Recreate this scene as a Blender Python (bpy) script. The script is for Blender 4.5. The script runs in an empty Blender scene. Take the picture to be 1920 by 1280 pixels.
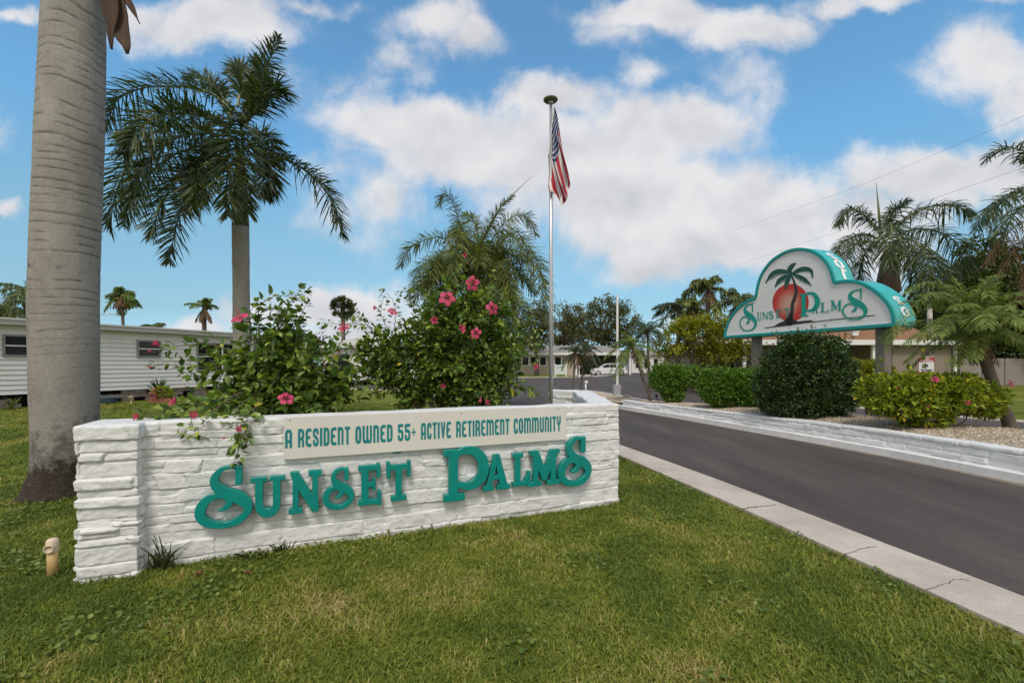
import bpy, bmesh, math, random
import numpy as np
from mathutils import Vector, Matrix
from mathutils.geometry import tessellate_polygon
R = math.radians
scene = bpy.context.scene
col = scene.collection

# ------------------------------------------------------------------ camera
H = 1.45            # eye height
F = 853.3           # focal length in photo pixels (16 mm on 36 mm)
HY = 683.0          # photo row of the horizon
cam_d = bpy.data.cameras.new("camera")
cam = bpy.data.objects.new("camera", cam_d)
col.objects.link(cam)
cam.location = (0, 0, H)
cam.rotation_euler = (R(90), 0, 0)
cam_d.lens = 16.0
cam_d.sensor_width = 36.0
cam_d.shift_y = (HY - 640.0) / 1920.0
cam_d.clip_start = 0.05
cam_d.clip_end = 3000
scene.camera = cam

# ------------------------------------------------------------------ sun, exposure
SUN_EL, SUN_AZ = 54.0, 186.0      # azimuth the light comes FROM, clockwise from +Y
sun_d = bpy.data.lights.new("sun", 'SUN')
sun_d.energy = 2.05
sun_d.angle = R(16)
sun_d.color = (1.0, 0.94, 0.85)
sun = bpy.data.objects.new("sun", sun_d)
col.objects.link(sun)
_az, _el = R(SUN_AZ), R(SUN_EL)
_dir = Vector((math.sin(_az) * math.cos(_el), math.cos(_az) * math.cos(_el), math.sin(_el)))
sun.rotation_euler = (-_dir).to_track_quat('-Z', 'Y').to_euler()
scene.view_settings.view_transform = 'Standard'
scene.view_settings.look = 'None'
scene.view_settings.exposure = 0.0
scene.view_settings.gamma = 1.0
scene.view_settings.use_curve_mapping = False
scene.cycles.max_bounces = 7
scene.cycles.transparent_max_bounces = 8
scene.cycles.use_denoising = True

# ------------------------------------------------------------------ world: sky + broken cumulus
world = bpy.data.worlds.new("World")
scene.world = world
world.use_nodes = True
wt = world.node_tree
wt.nodes.clear()
def WN(t, **k):
    n = wt.nodes.new(t)
    for a, b in k.items():
        setattr(n, a, b)
    return n
def WL(a, b):
    wt.links.new(a, b)
def wmath(op, a, b=None, c=None, clamp=False):
    n = WN('ShaderNodeMath', operation=op, use_clamp=clamp)
    for i, v in enumerate((a, b, c)):
        if v is None:
            continue
        if isinstance(v, (int, float)):
            n.inputs[i].default_value = v
        else:
            WL(v, n.inputs[i])
    return n.outputs[0]
sky = WN('ShaderNodeTexSky', sky_type='NISHITA')
sky.sun_disc = False
sky.sun_elevation = _el
sky.sun_rotation = _az
sky.altitude = 0
sky.air_density = 1.0
sky.dust_density = 0.6
sky.ozone_density = 1.5
tc = WN('ShaderNodeTexCoord')
sep = WN('ShaderNodeSeparateXYZ')
WL(tc.outputs['Generated'], sep.inputs[0])
yy = wmath('MAXIMUM', wmath('ABSOLUTE', sep.outputs[1]), 0.12)
ta = wmath('DIVIDE', sep.outputs[0], yy)
tb = wmath('DIVIDE', sep.outputs[2], yy)
cmb = WN('ShaderNodeCombineXYZ')
WL(ta, cmb.inputs[0]); WL(tb, cmb.inputs[1])
WL(wmath('LESS_THAN', sep.outputs[1], 0.0), cmb.inputs[2])
def wnoise(vec, scale, detail, rough, off=(0, 0, 0), dist=0.0, stretch=(1, 1, 1)):
    m = WN('ShaderNodeMapping')
    m.inputs['Location'].default_value = off
    m.inputs['Scale'].default_value = stretch
    WL(vec, m.inputs[0])
    n = WN('ShaderNodeTexNoise')
    n.inputs['Scale'].default_value = scale
    n.inputs['Detail'].default_value = detail
    n.inputs['Roughness'].default_value = rough
    n.inputs['Distortion'].default_value = dist
    WL(m.outputs[0], n.inputs['Vector'])
    return n
warp = wnoise(cmb.outputs[0], 3.0, 6, 0.6)
wsub = WN('ShaderNodeVectorMath', operation='SUBTRACT')
WL(warp.outputs['Color'], wsub.inputs[0]); wsub.inputs[1].default_value = (.5, .5, .5)
wsc = WN('ShaderNodeVectorMath', operation='SCALE')
WL(wsub.outputs[0], wsc.inputs[0]); wsc.inputs['Scale'].default_value = 0.22
wad = WN('ShaderNodeVectorMath', operation='ADD')
WL(cmb.outputs[0], wad.inputs[0]); WL(wsc.outputs[0], wad.inputs[1])
flat = WN('ShaderNodeVectorMath', operation='MULTIPLY')
WL(wad.outputs[0], flat.inputs[0]); flat.inputs[1].default_value = (1, 1, 0)
# where the clouds stand: tangent-plane centre and radii (photo pixels about the horizon point), weight
CLOUDS = [
 (800, 235, 200, 60, 1), (1000, 290, 300, 100, 1), (1040, 180, 100, 40, .8), (1230, 250, 160, 80, 1.05), (1150, 370, 270, 110, 1),
 (1420, 400, 220, 100, 1.05), (1330, 465, 250, 55, 1), (400, 35, 190, 50, .9), (250, 20, 120, 30, .7), (800, 50, 80, 40, .6), (880, 85, 60, 35, .6),
 (1260, 20, 190, 35, .9), (1400, 40, 130, 38, .85), (1150, 50, 90, 35, .4), (1700, 5, 250, 22, .7), (1860, 130, 120, 75, .85), (1930, 200, 110, 60, .8),
 (1760, 345, 190, 55, 1), (1880, 330, 120, 60, 1), (1620, 420, 130, 80, .9), (620, 575, 160, 45, .95), (700, 620, 170, 45, .9), (500, 590, 90, 40, .7),
 (720, 390, 110, 80, .55), (640, 340, 60, 80, .25), (740, 120, 70, 40, .4), (650, 180, 90, 50, .15), (10, 380, 28, 18, .6), (560, 130, 50, 40, .2),
 (1210, 130, 50, 30, .4), (1390, 130, 70, 50, .2), (1280, 600, 70, 40, .5), (30, 10, 60, 15, .5), (590, 8, 80, 16, .5), (380, 620, 80, 22, .5),
 (2100, 400, 200, 120, 1), (-200, 200, 160, 60, .8), (-150, 500, 120, 50, .8)]
val = None
for (px, py, rx, ry, w) in CLOUDS:
    cx, cy, sx, sy = (px - 960) / F, (HY - py) / F, F / rx, F / ry
    m = WN('ShaderNodeMapping')
    m.inputs['Location'].default_value = (-cx * sx, -cy * sy, 0)
    m.inputs['Scale'].default_value = (sx, sy, 1)
    WL(flat.outputs[0], m.inputs[0])
    ln = WN('ShaderNodeVectorMath', operation='LENGTH')
    WL(m.outputs[0], ln.inputs[0])
    v = wmath('MULTIPLY_ADD', ln.outputs['Value'], -w * 0.8, w * 1.0)
    val = v if val is None else wmath('SMOOTH_MAX', val, v, 0.12)
fine = wnoise(cmb.outputs[0], 5.0, 9, 0.62, (3, 1, 0), 0.2)
nz = wmath('MULTIPLY_ADD', fine.outputs[0], 1.5, -0.75)
front = wmath('ADD', val, nz)
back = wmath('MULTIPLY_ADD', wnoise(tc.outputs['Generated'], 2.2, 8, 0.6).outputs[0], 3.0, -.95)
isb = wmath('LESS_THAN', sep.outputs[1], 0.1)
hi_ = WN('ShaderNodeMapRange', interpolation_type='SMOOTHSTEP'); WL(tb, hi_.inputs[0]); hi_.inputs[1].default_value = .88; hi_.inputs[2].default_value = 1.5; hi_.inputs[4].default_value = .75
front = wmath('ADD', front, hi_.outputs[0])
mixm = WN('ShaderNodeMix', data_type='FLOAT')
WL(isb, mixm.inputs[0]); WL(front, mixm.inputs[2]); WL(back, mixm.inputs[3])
mr = WN('ShaderNodeMapRange', interpolation_type='SMOOTHERSTEP')
WL(mixm.outputs[0], mr.inputs[0])
mr.inputs[1].default_value = -0.16
mr.inputs[2].default_value = 0.60
mask = wmath('MULTIPLY', mr.outputs[0], 0.97)
tint = WN('ShaderNodeVectorMath', operation='MULTIPLY')
WL(sky.outputs[0], tint.inputs[0])
# clearer, bluer air than the plain model, by height above the horizon
trr = WN('ShaderNodeValToRGB')
WL(wmath('MAXIMUM', sep.outputs[2], 0.0), trr.inputs[0])
for k, (p_, c_) in enumerate([(0.0, (.33, .51, .88)), (.03, (.37, .56, .80)), (.10, (.42, .54, .57)), (.25, (.62, .80, .73)), (.40, (.64, 1.01, 1.03)), (1.0, (.72, 1.06, 1.1))]):
    e_ = trr.color_ramp.elements[k] if k < 2 else trr.color_ramp.elements.new(p_)
    e_.position = p_; e_.color = c_ + (1,)
tsc = WN('ShaderNodeVectorMath', operation='SCALE'); WL(trr.outputs[0], tsc.inputs[0]); tsc.inputs['Scale'].default_value = 2.0
WL(tsc.outputs[0], tint.inputs[1])
# thick cloud: bright rims, greyer hearts and undersides (how much light each gives off)
shade_n = wnoise(cmb.outputs[0], 3.2, 7, 0.55, (7, 2, 0), 0.3, (1, 1.5, 1))
shm = WN('ShaderNodeMapRange')
WL(shade_n.outputs[0], shm.inputs[0]); shm.inputs[1].default_value = .36; shm.inputs[2].default_value = .64
lit_a = wnoise(cmb.outputs[0], 5.0, 3, 0.5, (3, 1, 0), 0.2)
lit_b = wnoise(cmb.outputs[0], 5.0, 3, 0.5, (3, 1.045, 0), 0.2)
lit = wmath('MULTIPLY', wmath('SUBTRACT', lit_a.outputs[0], lit_b.outputs[0]), 2.2)
thick = wmath('MULTIPLY_ADD', wmath('MINIMUM', val, 1.0), -.50, .72)
cfac = wmath('ADD', wmath('ADD', wmath('MULTIPLY', shm.outputs[0], .45), lit), thick, clamp=True)
ccol = WN('ShaderNodeMix', data_type='RGBA')
WL(cfac, ccol.inputs[0])
ccol.inputs[6].default_value = (5.7, 5.85, 6.3, 1)
ccol.inputs[7].default_value = (8.2, 8.1, 8.2, 1)
# cloud added out of view behind and overhead, warmed to neutralise blue ambient light
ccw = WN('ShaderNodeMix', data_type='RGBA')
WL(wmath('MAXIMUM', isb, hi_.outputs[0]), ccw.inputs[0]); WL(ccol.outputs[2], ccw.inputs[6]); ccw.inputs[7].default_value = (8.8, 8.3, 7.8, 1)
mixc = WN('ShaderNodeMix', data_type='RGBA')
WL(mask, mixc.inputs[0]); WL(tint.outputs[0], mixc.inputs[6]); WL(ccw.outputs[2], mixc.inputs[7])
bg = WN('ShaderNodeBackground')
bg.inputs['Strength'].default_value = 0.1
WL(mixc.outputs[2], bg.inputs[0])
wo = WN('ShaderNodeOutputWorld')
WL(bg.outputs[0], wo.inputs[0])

# ------------------------------------------------------------------ measuring helpers (photo row/column -> place)
def G(px, py, z=0.0):
    y = (H - z) * F / (py - HY)
    return Vector(((px - 960) / F * y, y, z))
def P(px, py, y):
    return Vector(((px - 960) / F * y, y, H - (py - HY) / F * y))

# ------------------------------------------------------------------ materials
def new_mat(name):
    m = bpy.data.materials.new(name)
    m.use_nodes = True
    nt = m.node_tree
    return m, nt, nt.nodes['Principled BSDF']
def tex_noise(nt, scale, detail=6, rough=.6, coord='Object', stretch=None, dist=0):
    tcn = nt.nodes.new('ShaderNodeTexCoord')
    src = tcn.outputs[coord]
    if stretch:
        mp = nt.nodes.new('ShaderNodeMapping'); mp.inputs['Scale'].default_value = stretch
        nt.links.new(src, mp.inputs[0]); src = mp.outputs[0]
    n = nt.nodes.new('ShaderNodeTexNoise')
    n.inputs['Scale'].default_value = scale; n.inputs['Detail'].default_value = detail
    n.inputs['Roughness'].default_value = rough; n.inputs['Distortion'].default_value = dist
    nt.links.new(src, n.inputs['Vector'])
    return n
def ramp(nt, src, stops, interp='LINEAR'):
    r = nt.nodes.new('ShaderNodeValToRGB')
    r.color_ramp.interpolation = interp
    els = r.color_ramp.elements
    while len(els) < len(stops):
        els.new(0.5)
    for e, (p, c) in zip(els, stops):
        e.position = p; e.color = (c[0], c[1], c[2], 1)
    nt.links.new(src, r.inputs[0])
    return r
def mixrgb(nt, fac, a, b, mode='MIX'):
    m = nt.nodes.new('ShaderNodeMix'); m.data_type = 'RGBA'; m.blend_type = mode
    for i, v in ((0, fac), (6, a), (7, b)):
        if isinstance(v, (int, float)):
            m.inputs[i].default_value = v
        elif isinstance(v, tuple):
            m.inputs[i].default_value = (v[0], v[1], v[2], 1)
        else:
            nt.links.new(v, m.inputs[i])
    return m.outputs[2]
def bump(nt, bsdf, h, strength, dist):
    b = nt.nodes.new('ShaderNodeBump')
    b.inputs['Strength'].default_value = strength; b.inputs['Distance'].default_value = dist
    nt.links.new(h, b.inputs['Height']); nt.links.new(b.outputs[0], bsdf.inputs['Normal'])
    return b
def simple(name, c, rough=.6, metal=0, var=.12, scale=6, bmp=0, bscale=60, bdist=.004, spec=.5, stretch=None):
    m, nt, b = new_mat(name)
    n = tex_noise(nt, scale, 7, .65, stretch=stretch)
    lo = tuple(x * (1 - var) for x in c); hi = tuple(min(1, x * (1 + var)) for x in c)
    r = ramp(nt, n.outputs[0], [(.3, lo), (.7, hi)])
    nt.links.new(r.outputs[0], b.inputs['Base Color'])
    b.inputs['Roughness'].default_value = rough; b.inputs['Metallic'].default_value = metal
    b.inputs['Specular IOR Level'].default_value = spec
    if bmp:
        n2 = tex_noise(nt, bscale, 5, .6, stretch=stretch)
        bump(nt, b, n2.outputs[0], bmp, bdist)
    return m
def leafmat(name, stops, rough=.45, trans=.28, spec=.4, patch=None):
    m, nt, b = new_mat(name)
    g = nt.nodes.new('ShaderNodeNewGeometry')
    r = ramp(nt, g.outputs['Random Per Island'], stops)
    c = r.outputs[0]
    if patch:
        n = tex_noise(nt, patch[0], 4, .6)
        pr = ramp(nt, n.outputs[0], [(.38, (patch[1],) * 3), (.62, (patch[2],) * 3)])
        c = mixrgb(nt, 1.0, c, pr.outputs[0], 'MULTIPLY')
    nt.links.new(c, b.inputs['Base Color'])
    b.inputs['Roughness'].default_value = rough
    b.inputs['Specular IOR Level'].default_value = spec
    t = nt.nodes.new('ShaderNodeBsdfTranslucent')
    nt.links.new(mixrgb(nt, 1.0, c, (1.25, 1.3, .6), 'MULTIPLY'), t.inputs[0])
    ms = nt.nodes.new('ShaderNodeMixShader'); ms.inputs[0].default_value = trans
    nt.links.new(b.outputs[0], ms.inputs[1]); nt.links.new(t.outputs[0], ms.inputs[2])
    nt.links.new(ms.outputs[0], nt.nodes['Material Output'].inputs[0])
    return m

# ------------------------------------------------------------------ mesh builder (world coordinates; build() makes them local to the parent)
class MB:
    def __init__(s):
        s.v = []; s.f = []; s.n = 0; s.mi = []; s.cur = 0
    def add(s, verts, faces, mi=None):
        verts = np.asarray(verts, dtype=np.float64).reshape(-1, 3)
        s.v.append(verts)
        for fa in faces:
            if isinstance(fa, np.ndarray):
                s.f.append(fa + s.n); s.mi.append(np.full(len(fa), s.cur if mi is None else mi))
        lists = [f for f in faces if not isinstance(f, np.ndarray)]
        for k in set(len(f) for f in lists):
            a = np.array([f for f in lists if len(f) == k], dtype=np.int64)
            s.f.append(a + s.n); s.mi.append(np.full(len(a), s.cur if mi is None else mi))
        s.n += len(verts)
        return s
    def inst(s, tv, tfaces, M, O):
        """template verts tv (n,3), list of face arrays, M (k,3,3) with columns = axes, O (k,3)"""
        k = len(O)
        V = np.einsum('kij,nj->kni', M, tv) + O[:, None, :]
        offs = (np.arange(k) * len(tv))[:, None, None]
        fs = [(np.asarray(f)[None] + offs).reshape(-1, np.asarray(f).shape[1]) for f in tfaces]
        s.add(V.reshape(-1, 3), fs)
        return s
    def obox(s, O, e1, e2, a0, a1, b0, b1, z0, z1, e3=(0, 0, 1)):
        O = np.array(O, float); e1 = np.array(e1, float); e2 = np.array(e2, float); e3 = np.array(e3, float)
        vs = [O + e1 * a + e2 * b + e3 * z for z in (z0, z1) for (a, b) in ((a0, b0), (a1, b0), (a1, b1), (a0, b1))]
        s.add(vs, [[3, 2, 1, 0], [4, 5, 6, 7], [0, 1, 5, 4], [1, 2, 6, 5], [2, 3, 7, 6], [3, 0, 4, 7]])
        return s
    def box(s, x0, x1, y0, y1, z0, z1):
        return s.obox((0, 0, 0), (1, 0, 0), (0, 1, 0), x0, x1, y0, y1, z0, z1)
    def tube(s, pts, radii, n=8, caps=True):
        pts = np.array([tuple(p) for p in pts], float)
        if isinstance(radii, (int, float)):
            radii = [radii] * len(pts)
        T = np.gradient(pts, axis=0) if len(pts) > 2 else np.repeat((pts[1:2] - pts[0:1]), 2, 0)
        T /= np.linalg.norm(T, axis=1)[:, None] + 1e-9
        ref = np.array((0., 0., 1.)) if abs(T[0][2]) < .8 else np.array((0., 1., 0.))
        rings = []
        a = np.linspace(0, 2 * np.pi, n, endpoint=False)
        for p, t, r in zip(pts, T, radii):
            u = np.cross(t, ref); u /= np.linalg.norm(u) + 1e-9
            w = np.cross(u, t)
            ref = w
            rings.append(p + r * (np.cos(a)[:, None] * u + np.sin(a)[:, None] * w))
        V = np.concatenate(rings)
        fs = []
        for i in range(len(pts) - 1):
            for j in range(n):
                q = (j + 1) % n
                fs.append([i * n + j, (i + 1) * n + j, (i + 1) * n + q, i * n + q])
        if caps:
            fs.append(list(range(n))); fs.append([(len(pts) - 1) * n + j for j in range(n)][::-1])
        s.add(V, fs)
        return s
    def lathe(s, c, prof, n=24, axis=(0, 0, 1)):
        ax = Vector(axis).normalized()
        u = ax.orthogonal().normalized(); w = ax.cross(u)
        c = Vector(c)
        V = []
        for (r, h) in prof:
            for j in range(n):
                a = 2 * math.pi * j / n
                V.append(c + ax * h + u * (r * math.cos(a)) + w * (r * math.sin(a)))
        fs = []
        for i in range(len(prof) - 1):
            for j in range(n):
                q = (j + 1) % n
                fs.append([i * n + j, i * n + q, (i + 1) * n + q, (i + 1) * n + j])
        fs.append(list(range(n))[::-1]); fs.append([(len(prof) - 1) * n + j for j in range(n)])
        s.add([tuple(v) for v in V], fs)
        return s
    def build(s, name, mats, parent=None, smooth=False):
        me = bpy.data.meshes.new(name)
        V = np.concatenate(s.v) if s.v else np.zeros((0, 3))
        off = Vector((0, 0, 0))
        q = parent
        while q is not None:
            off += Vector(q.location); q = q.parent
        V = V - np.array(off)
        me.vertices.add(len(V)); me.vertices.foreach_set('co', V.astype(np.float32).ravel())
        tot = sum(f.size for f in s.f); nf = sum(len(f) for f in s.f)
        me.loops.add(tot); me.polygons.add(nf)
        if nf:
            me.loops.foreach_set('vertex_index', np.concatenate([f.ravel() for f in s.f]).astype(np.int32))
            cnt = np.concatenate([np.full(len(f), f.shape[1]) for f in s.f])
            st = np.concatenate([[0], np.cumsum(cnt)[:-1]])
            me.polygons.foreach_set('loop_start', st.astype(np.int32))
            me.polygons.foreach_set('material_index', np.concatenate(s.mi).astype(np.int32))
            me.polygons.foreach_set('use_smooth', np.full(nf, bool(smooth)))
        for m in (mats if isinstance(mats, (list, tuple)) else [mats]):
            me.materials.append(m)
        me.update(calc_edges=True)
        me.validate()
        o = bpy.data.objects.new(name, me)
        col.objects.link(o)
        if parent is not None:
            o.parent = parent
        return o
def tag(o, label=None, cat=None, group=None, kind=None):
    if label: o['label'] = label
    if cat: o['category'] = cat
    if group: o['group'] = group
    if kind: o['kind'] = kind
    return o
def root(name, loc, label, cat, group=None):
    o = bpy.data.objects.new(name, None)
    o.empty_display_size = .2
    col.objects.link(o)
    o.location = loc
    return tag(o, label, cat, group)
def recalc(o):
    bm = bmesh.new(); bm.from_mesh(o.data)
    bmesh.ops.recalc_face_normals(bm, faces=bm.faces)
    bm.to_mesh(o.data); bm.free()
    return o
def copy_tree(o, parent=None):
    c = o.copy(); col.objects.link(c)
    if parent is not None: c.parent = parent
    for ch in list(o.children):
        copy_tree(ch, c)
    return c
def catmull(pts, n):
    pts = np.array([tuple(p) for p in pts], float)
    if len(pts) == 2:
        t = np.linspace(0, 1, n)[:, None]
        return pts[0] * (1 - t) + pts[1] * t
    p = np.vstack([2 * pts[0] - pts[1], pts, 2 * pts[-1] - pts[-2]])
    L = np.concatenate([[0], np.cumsum(np.linalg.norm(np.diff(pts, axis=0), axis=1))])
    s = np.linspace(0, L[-1], n)
    out = []
    for q in s:
        i = min(np.searchsorted(L, q, side='right') - 1, len(pts) - 2)
        t = (q - L[i]) / (L[i + 1] - L[i] + 1e-9)
        a, b, c, d = p[i], p[i + 1], p[i + 2], p[i + 3]
        out.append(.5 * ((2 * b) + (c - a) * t + (2 * a - 5 * b + 4 * c - d) * t * t + (3 * b - a - 3 * c + d) * t ** 3))
    return np.array(out)

# lattice value noise for displacement
_rs = np.random.RandomState(5)
_TAB = _rs.rand(64, 64, 64)
def vnoise(x, y, z=0.0):
    x = np.asarray(x, float); y = np.asarray(y, float); z = np.asarray(z, float) + 0 * x
    xi = np.floor(x).astype(int); yi = np.floor(y).astype(int); zi = np.floor(z).astype(int)
    fx, fy, fz = x - xi, y - yi, z - zi
    fx = fx * fx * (3 - 2 * fx); fy = fy * fy * (3 - 2 * fy); fz = fz * fz * (3 - 2 * fz)
    def g(a, b, c): return _TAB[(xi + a) % 64, (yi + b) % 64, (zi + c) % 64]
    r = 0
    for a in (0, 1):
        for b in (0, 1):
            for c in (0, 1):
                r = r + g(a, b, c) * (fx if a else 1 - fx) * (fy if b else 1 - fy) * (fz if c else 1 - fz)
    return r
def fbm(x, y, z=0.0, o=4):
    r = 0; a = .5; f = 1.0
    for _ in range(o):
        r = r + a * vnoise(x * f, y * f, np.asarray(z) * f + 3.1 * f); a *= .5; f *= 2.03
    return r / (1 - .5 ** o)

# ------------------------------------------------------------------ outlines: union of strokes and polygons -> clean contours
def sdf_poly(X, Y, pts):
    pts = np.array(pts, float)
    d = np.full(X.shape, 1e9); inside = np.zeros(X.shape, bool)
    n = len(pts)
    for i in range(n):
        a = pts[i]; b = pts[(i + 1) % n]
        ex, ey = b - a
        wx, wy = X - a[0], Y - a[1]
        t = np.clip((wx * ex + wy * ey) / (ex * ex + ey * ey + 1e-9), 0, 1)
        d = np.minimum(d, np.hypot(wx - ex * t, wy - ey * t))
        c = ((a[1] > Y) != (b[1] > Y)) & (X < (b[0] - a[0]) * (Y - a[1]) / (b[1] - a[1] + 1e-12) + a[0])
        inside ^= c
    return np.where(inside, -d, d)
def sdf_stroke(X, Y, pts):
    """pts: list of (x, y, r); smooth path"""
    q = catmull(pts, max(24, len(pts) * 8)) if len(pts) > 2 else np.array(pts, float)
    d = np.full(X.shape, 1e9)
    for a, b in zip(q[:-1], q[1:]):
        ex, ey = b[0] - a[0], b[1] - a[1]
        wx, wy = X - a[0], Y - a[1]
        t = np.clip((wx * ex + wy * ey) / (ex * ex + ey * ey + 1e-9), 0, 1)
        d = np.minimum(d, np.hypot(wx - ex * t, wy - ey * t) - (a[2] + (b[2] - a[2]) * t))
    return d
def shape_sdf(X, Y, shape):
    d = np.full(X.shape, 1e9)
    for kind, pts in shape:
        if kind == 'p': d = np.minimum(d, sdf_poly(X, Y, pts))
        elif kind == 's': d = np.minimum(d, sdf_stroke(X, Y, pts))
        elif kind == '-p': d = np.maximum(d, -sdf_poly(X, Y, pts))
        elif kind == '-s': d = np.maximum(d, -sdf_stroke(X, Y, pts))
    return d
def contours(shape, res=150, iso=0.0, bounds=None):
    allp = np.array([(p[0], p[1]) for k, pts in shape for p in pts if k[0] != '-'])
    rad = max([p[2] for k, pts in shape if k == 's' for p in pts] + [0])
    x0, y0 = allp.min(0) - rad - 1e-6; x1, y1 = allp.max(0) + rad + 1e-6
    sz = max(x1 - x0, y1 - y0); h = sz / res
    x0 -= 3 * h + max(0, iso); y0 -= 3 * h + max(0, iso); x1 += 3 * h + max(0, iso); y1 += 3 * h + max(0, iso)
    xs = np.arange(x0, x1 + h, h); ys = np.arange(y0, y1 + h, h)
    X, Y = np.meshgrid(xs, ys)
    D = shape_sdf(X, Y, shape) - iso
    D[np.abs(D) < 1e-7 * sz] = 1e-7 * sz
    S = D < 0
    case = S[:-1, :-1] * 1 + S[:-1, 1:] * 2 + S[1:, 1:] * 4 + S[1:, :-1] * 8
    segs = {}
    def edge(j, i, e):
        if e == 0: return ('h', j, i)
        if e == 1: return ('v', j, i + 1)
        if e == 2: return ('h', j + 1, i)
        return ('v', j, i)
    table = {1: [(3, 0)], 2: [(0, 1)], 3: [(3, 1)], 4: [(1, 2)], 5: [(3, 2), (1, 0)], 6: [(0, 2)], 7: [(3, 2)], 8: [(2, 3)], 9: [(2, 0)],
             10: [(0, 3), (2, 1)], 11: [(2, 1)], 12: [(1, 3)], 13: [(1, 0)], 14: [(0, 3)]}
    for j, i in zip(*np.nonzero((case > 0) & (case < 15))):
        for a, b in table[int(case[j, i])]:
            segs[edge(j, i, a)] = edge(j, i, b)
    def pt(e):
        k, j, i = e
        if k == 'h':
            a, b = D[j, i], D[j, i + 1]; t = a / (a - b)
            return (xs[i] + t * h, ys[j])
        a, b = D[j, i], D[j + 1, i]; t = a / (a - b)
        return (xs[i], ys[j] + t * h)
    loops = []
    while segs:
        s0 = next(iter(segs)); e = s0; lp = []
        while e in segs:
            lp.append(pt(e)); e = segs.pop(e)
        if len(lp) > 6:
            lp = np.array(lp)
            lp = .5 * lp + .25 * np.roll(lp, 1, 0) + .25 * np.roll(lp, -1, 0) if len(lp) > 12 else lp
            # drop points that lie on a straight run
            keep = []
            for q in range(len(lp)):
                a, b, c = lp[q - 1], lp[q], lp[(q + 1) % len(lp)]
                cr = abs((b[0] - a[0]) * (c[1] - b[1]) - (b[1] - a[1]) * (c[0] - b[0]))
                if cr > 2e-3 * h * h or q % 6 == 0: keep.append(b)
            loops.append(np.array(keep))
    return loops
def _fill(name, loops, depth, bevel):
    cu = bpy.data.curves.new(name, 'CURVE')
    cu.dimensions = '2D'; cu.fill_mode = 'BOTH' if depth > 0 else 'FRONT'
    for lp in loops:
        sp = cu.splines.new('POLY'); sp.points.add(len(lp) - 1)
        sp.points.foreach_set('co', np.concatenate([lp, np.zeros((len(lp), 1)), np.ones((len(lp), 1))], 1).astype(np.float32).ravel())
        sp.use_cyclic_u = True
    if depth > 0:
        cu.extrude = depth / 2 - bevel
        cu.bevel_depth = bevel; cu.bevel_resolution = 1
        cu.offset = -bevel
    ob = bpy.data.objects.new(name, cu)
    return bpy.data.meshes.new_from_object(ob), ob, cu
def plane_mesh(name, loops, mapf, O, e1, e2, en, depth, bevel=0.0, mat=None, parent=None, z=0.0):
    """loops (list of Nx2) -> mapf(x, y) = (s, t) on the plane O + s e1 + t e2; solid 'depth' thick, its back at z along en"""
    jr = np.random.RandomState(1)
    loops = [np.array([mapf(x, y) for x, y in lp], float) for lp in loops]
    want = abs(sum(.5 * float(np.sum(l[:, 0] * np.roll(l[:, 1], -1) - l[:, 1] * np.roll(l[:, 0], -1))) for l in loops))
    ext_ = max(np.ptp(np.concatenate(loops), axis=0)); base_loops = loops
    for attempt in range(9):
      loops = [l + jr.uniform(-1, 1, l.shape) * ext_ * 2e-4 * attempt for l in base_loops]
      me, ob, cu = _fill(name, loops, depth, bevel)
      me.update(); got = sum(p.area for p in me.polygons if abs(p.normal.z) > .99) / (2 if depth > 0 else 1)
      if got > .6 * want: break
      if attempt < 8:
        bpy.data.objects.remove(ob); bpy.data.curves.remove(cu); bpy.data.meshes.remove(me)
    else: print('FILL FAILED', name)
    V = np.zeros(len(me.vertices) * 3, np.float32); me.vertices.foreach_get('co', V)
    V = V.reshape(-1, 3).astype(float)
    off = Vector((0, 0, 0)); q = parent
    while q is not None:
        off += Vector(q.location); q = q.parent
    W = np.array(O)[None] + V[:, :1] * np.array(e1)[None] + V[:, 1:2] * np.array(e2)[None] + (V[:, 2:3] + z + depth / 2) * np.array(en)[None] - np.array(off)
    me.vertices.foreach_set('co', W.astype(np.float32).ravel())
    me.materials.clear(); me.materials.append(mat)
    me.update()
    bpy.data.objects.remove(ob); bpy.data.curves.remove(cu)
    me.name = name
    o = bpy.data.objects.new(name, me); col.objects.link(o)
    if parent is not None: o.parent = parent
    recalc(o)
    return o
# ------------------------------------------------------------------ letter shapes (y up)
def FL(kind, pts):                       # y-down sketch -> y-up
    return (kind, [((p[0], -p[1]) + tuple(p[2:])) for p in pts])
def bx(x0, y0, x1, y1, k='p'): return (k, [(x0, y0), (x1, y0), (x1, y1), (x0, y1)])
SWIRL_S = [FL('s', [(1100, 565, 26), (1098, 500, 22), (1085, 470, 17), (1035, 462, 16), (985, 480, 22), (946, 530, 30), (960, 585, 36), (1022, 632, 40),
                    (1100, 668, 46), (1158, 720, 38), (1150, 780, 28), (1090, 825, 28), (1010, 842, 24), (915, 822, 30), (862, 775, 36), (862, 715, 38),
                    (905, 662, 30), (975, 645, 22), (1028, 668, 22), (1040, 705, 26), (1005, 735, 18), (975, 742, 9)]),
           FL('p', [(1072, 455), (1128, 450), (1128, 575), (1080, 570)])]
THIN_S = [FL('s', [(1100, 585, 7), (1102, 500, 10), (1100, 470, 9), (1060, 462, 10), (1000, 475, 12), (950, 520, 22), (958, 575, 34), (1020, 620, 42),
                   (1100, 665, 42), (1160, 730, 34), (1160, 790, 22), (1110, 845, 14), (1030, 870, 10), (930, 862, 10), (865, 810, 13), (845, 745, 12),
                   (880, 680, 11), (945, 652, 11), (1010, 668, 13), (1035, 705, 19), (1010, 742, 18), (975, 758, 8)]),
          FL('p', [(1086, 440), (1112, 432), (1112, 590), (1092, 590)])]
def slab(x0, x1, y, h): return bx(x0, y, x1, y + h)
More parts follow.
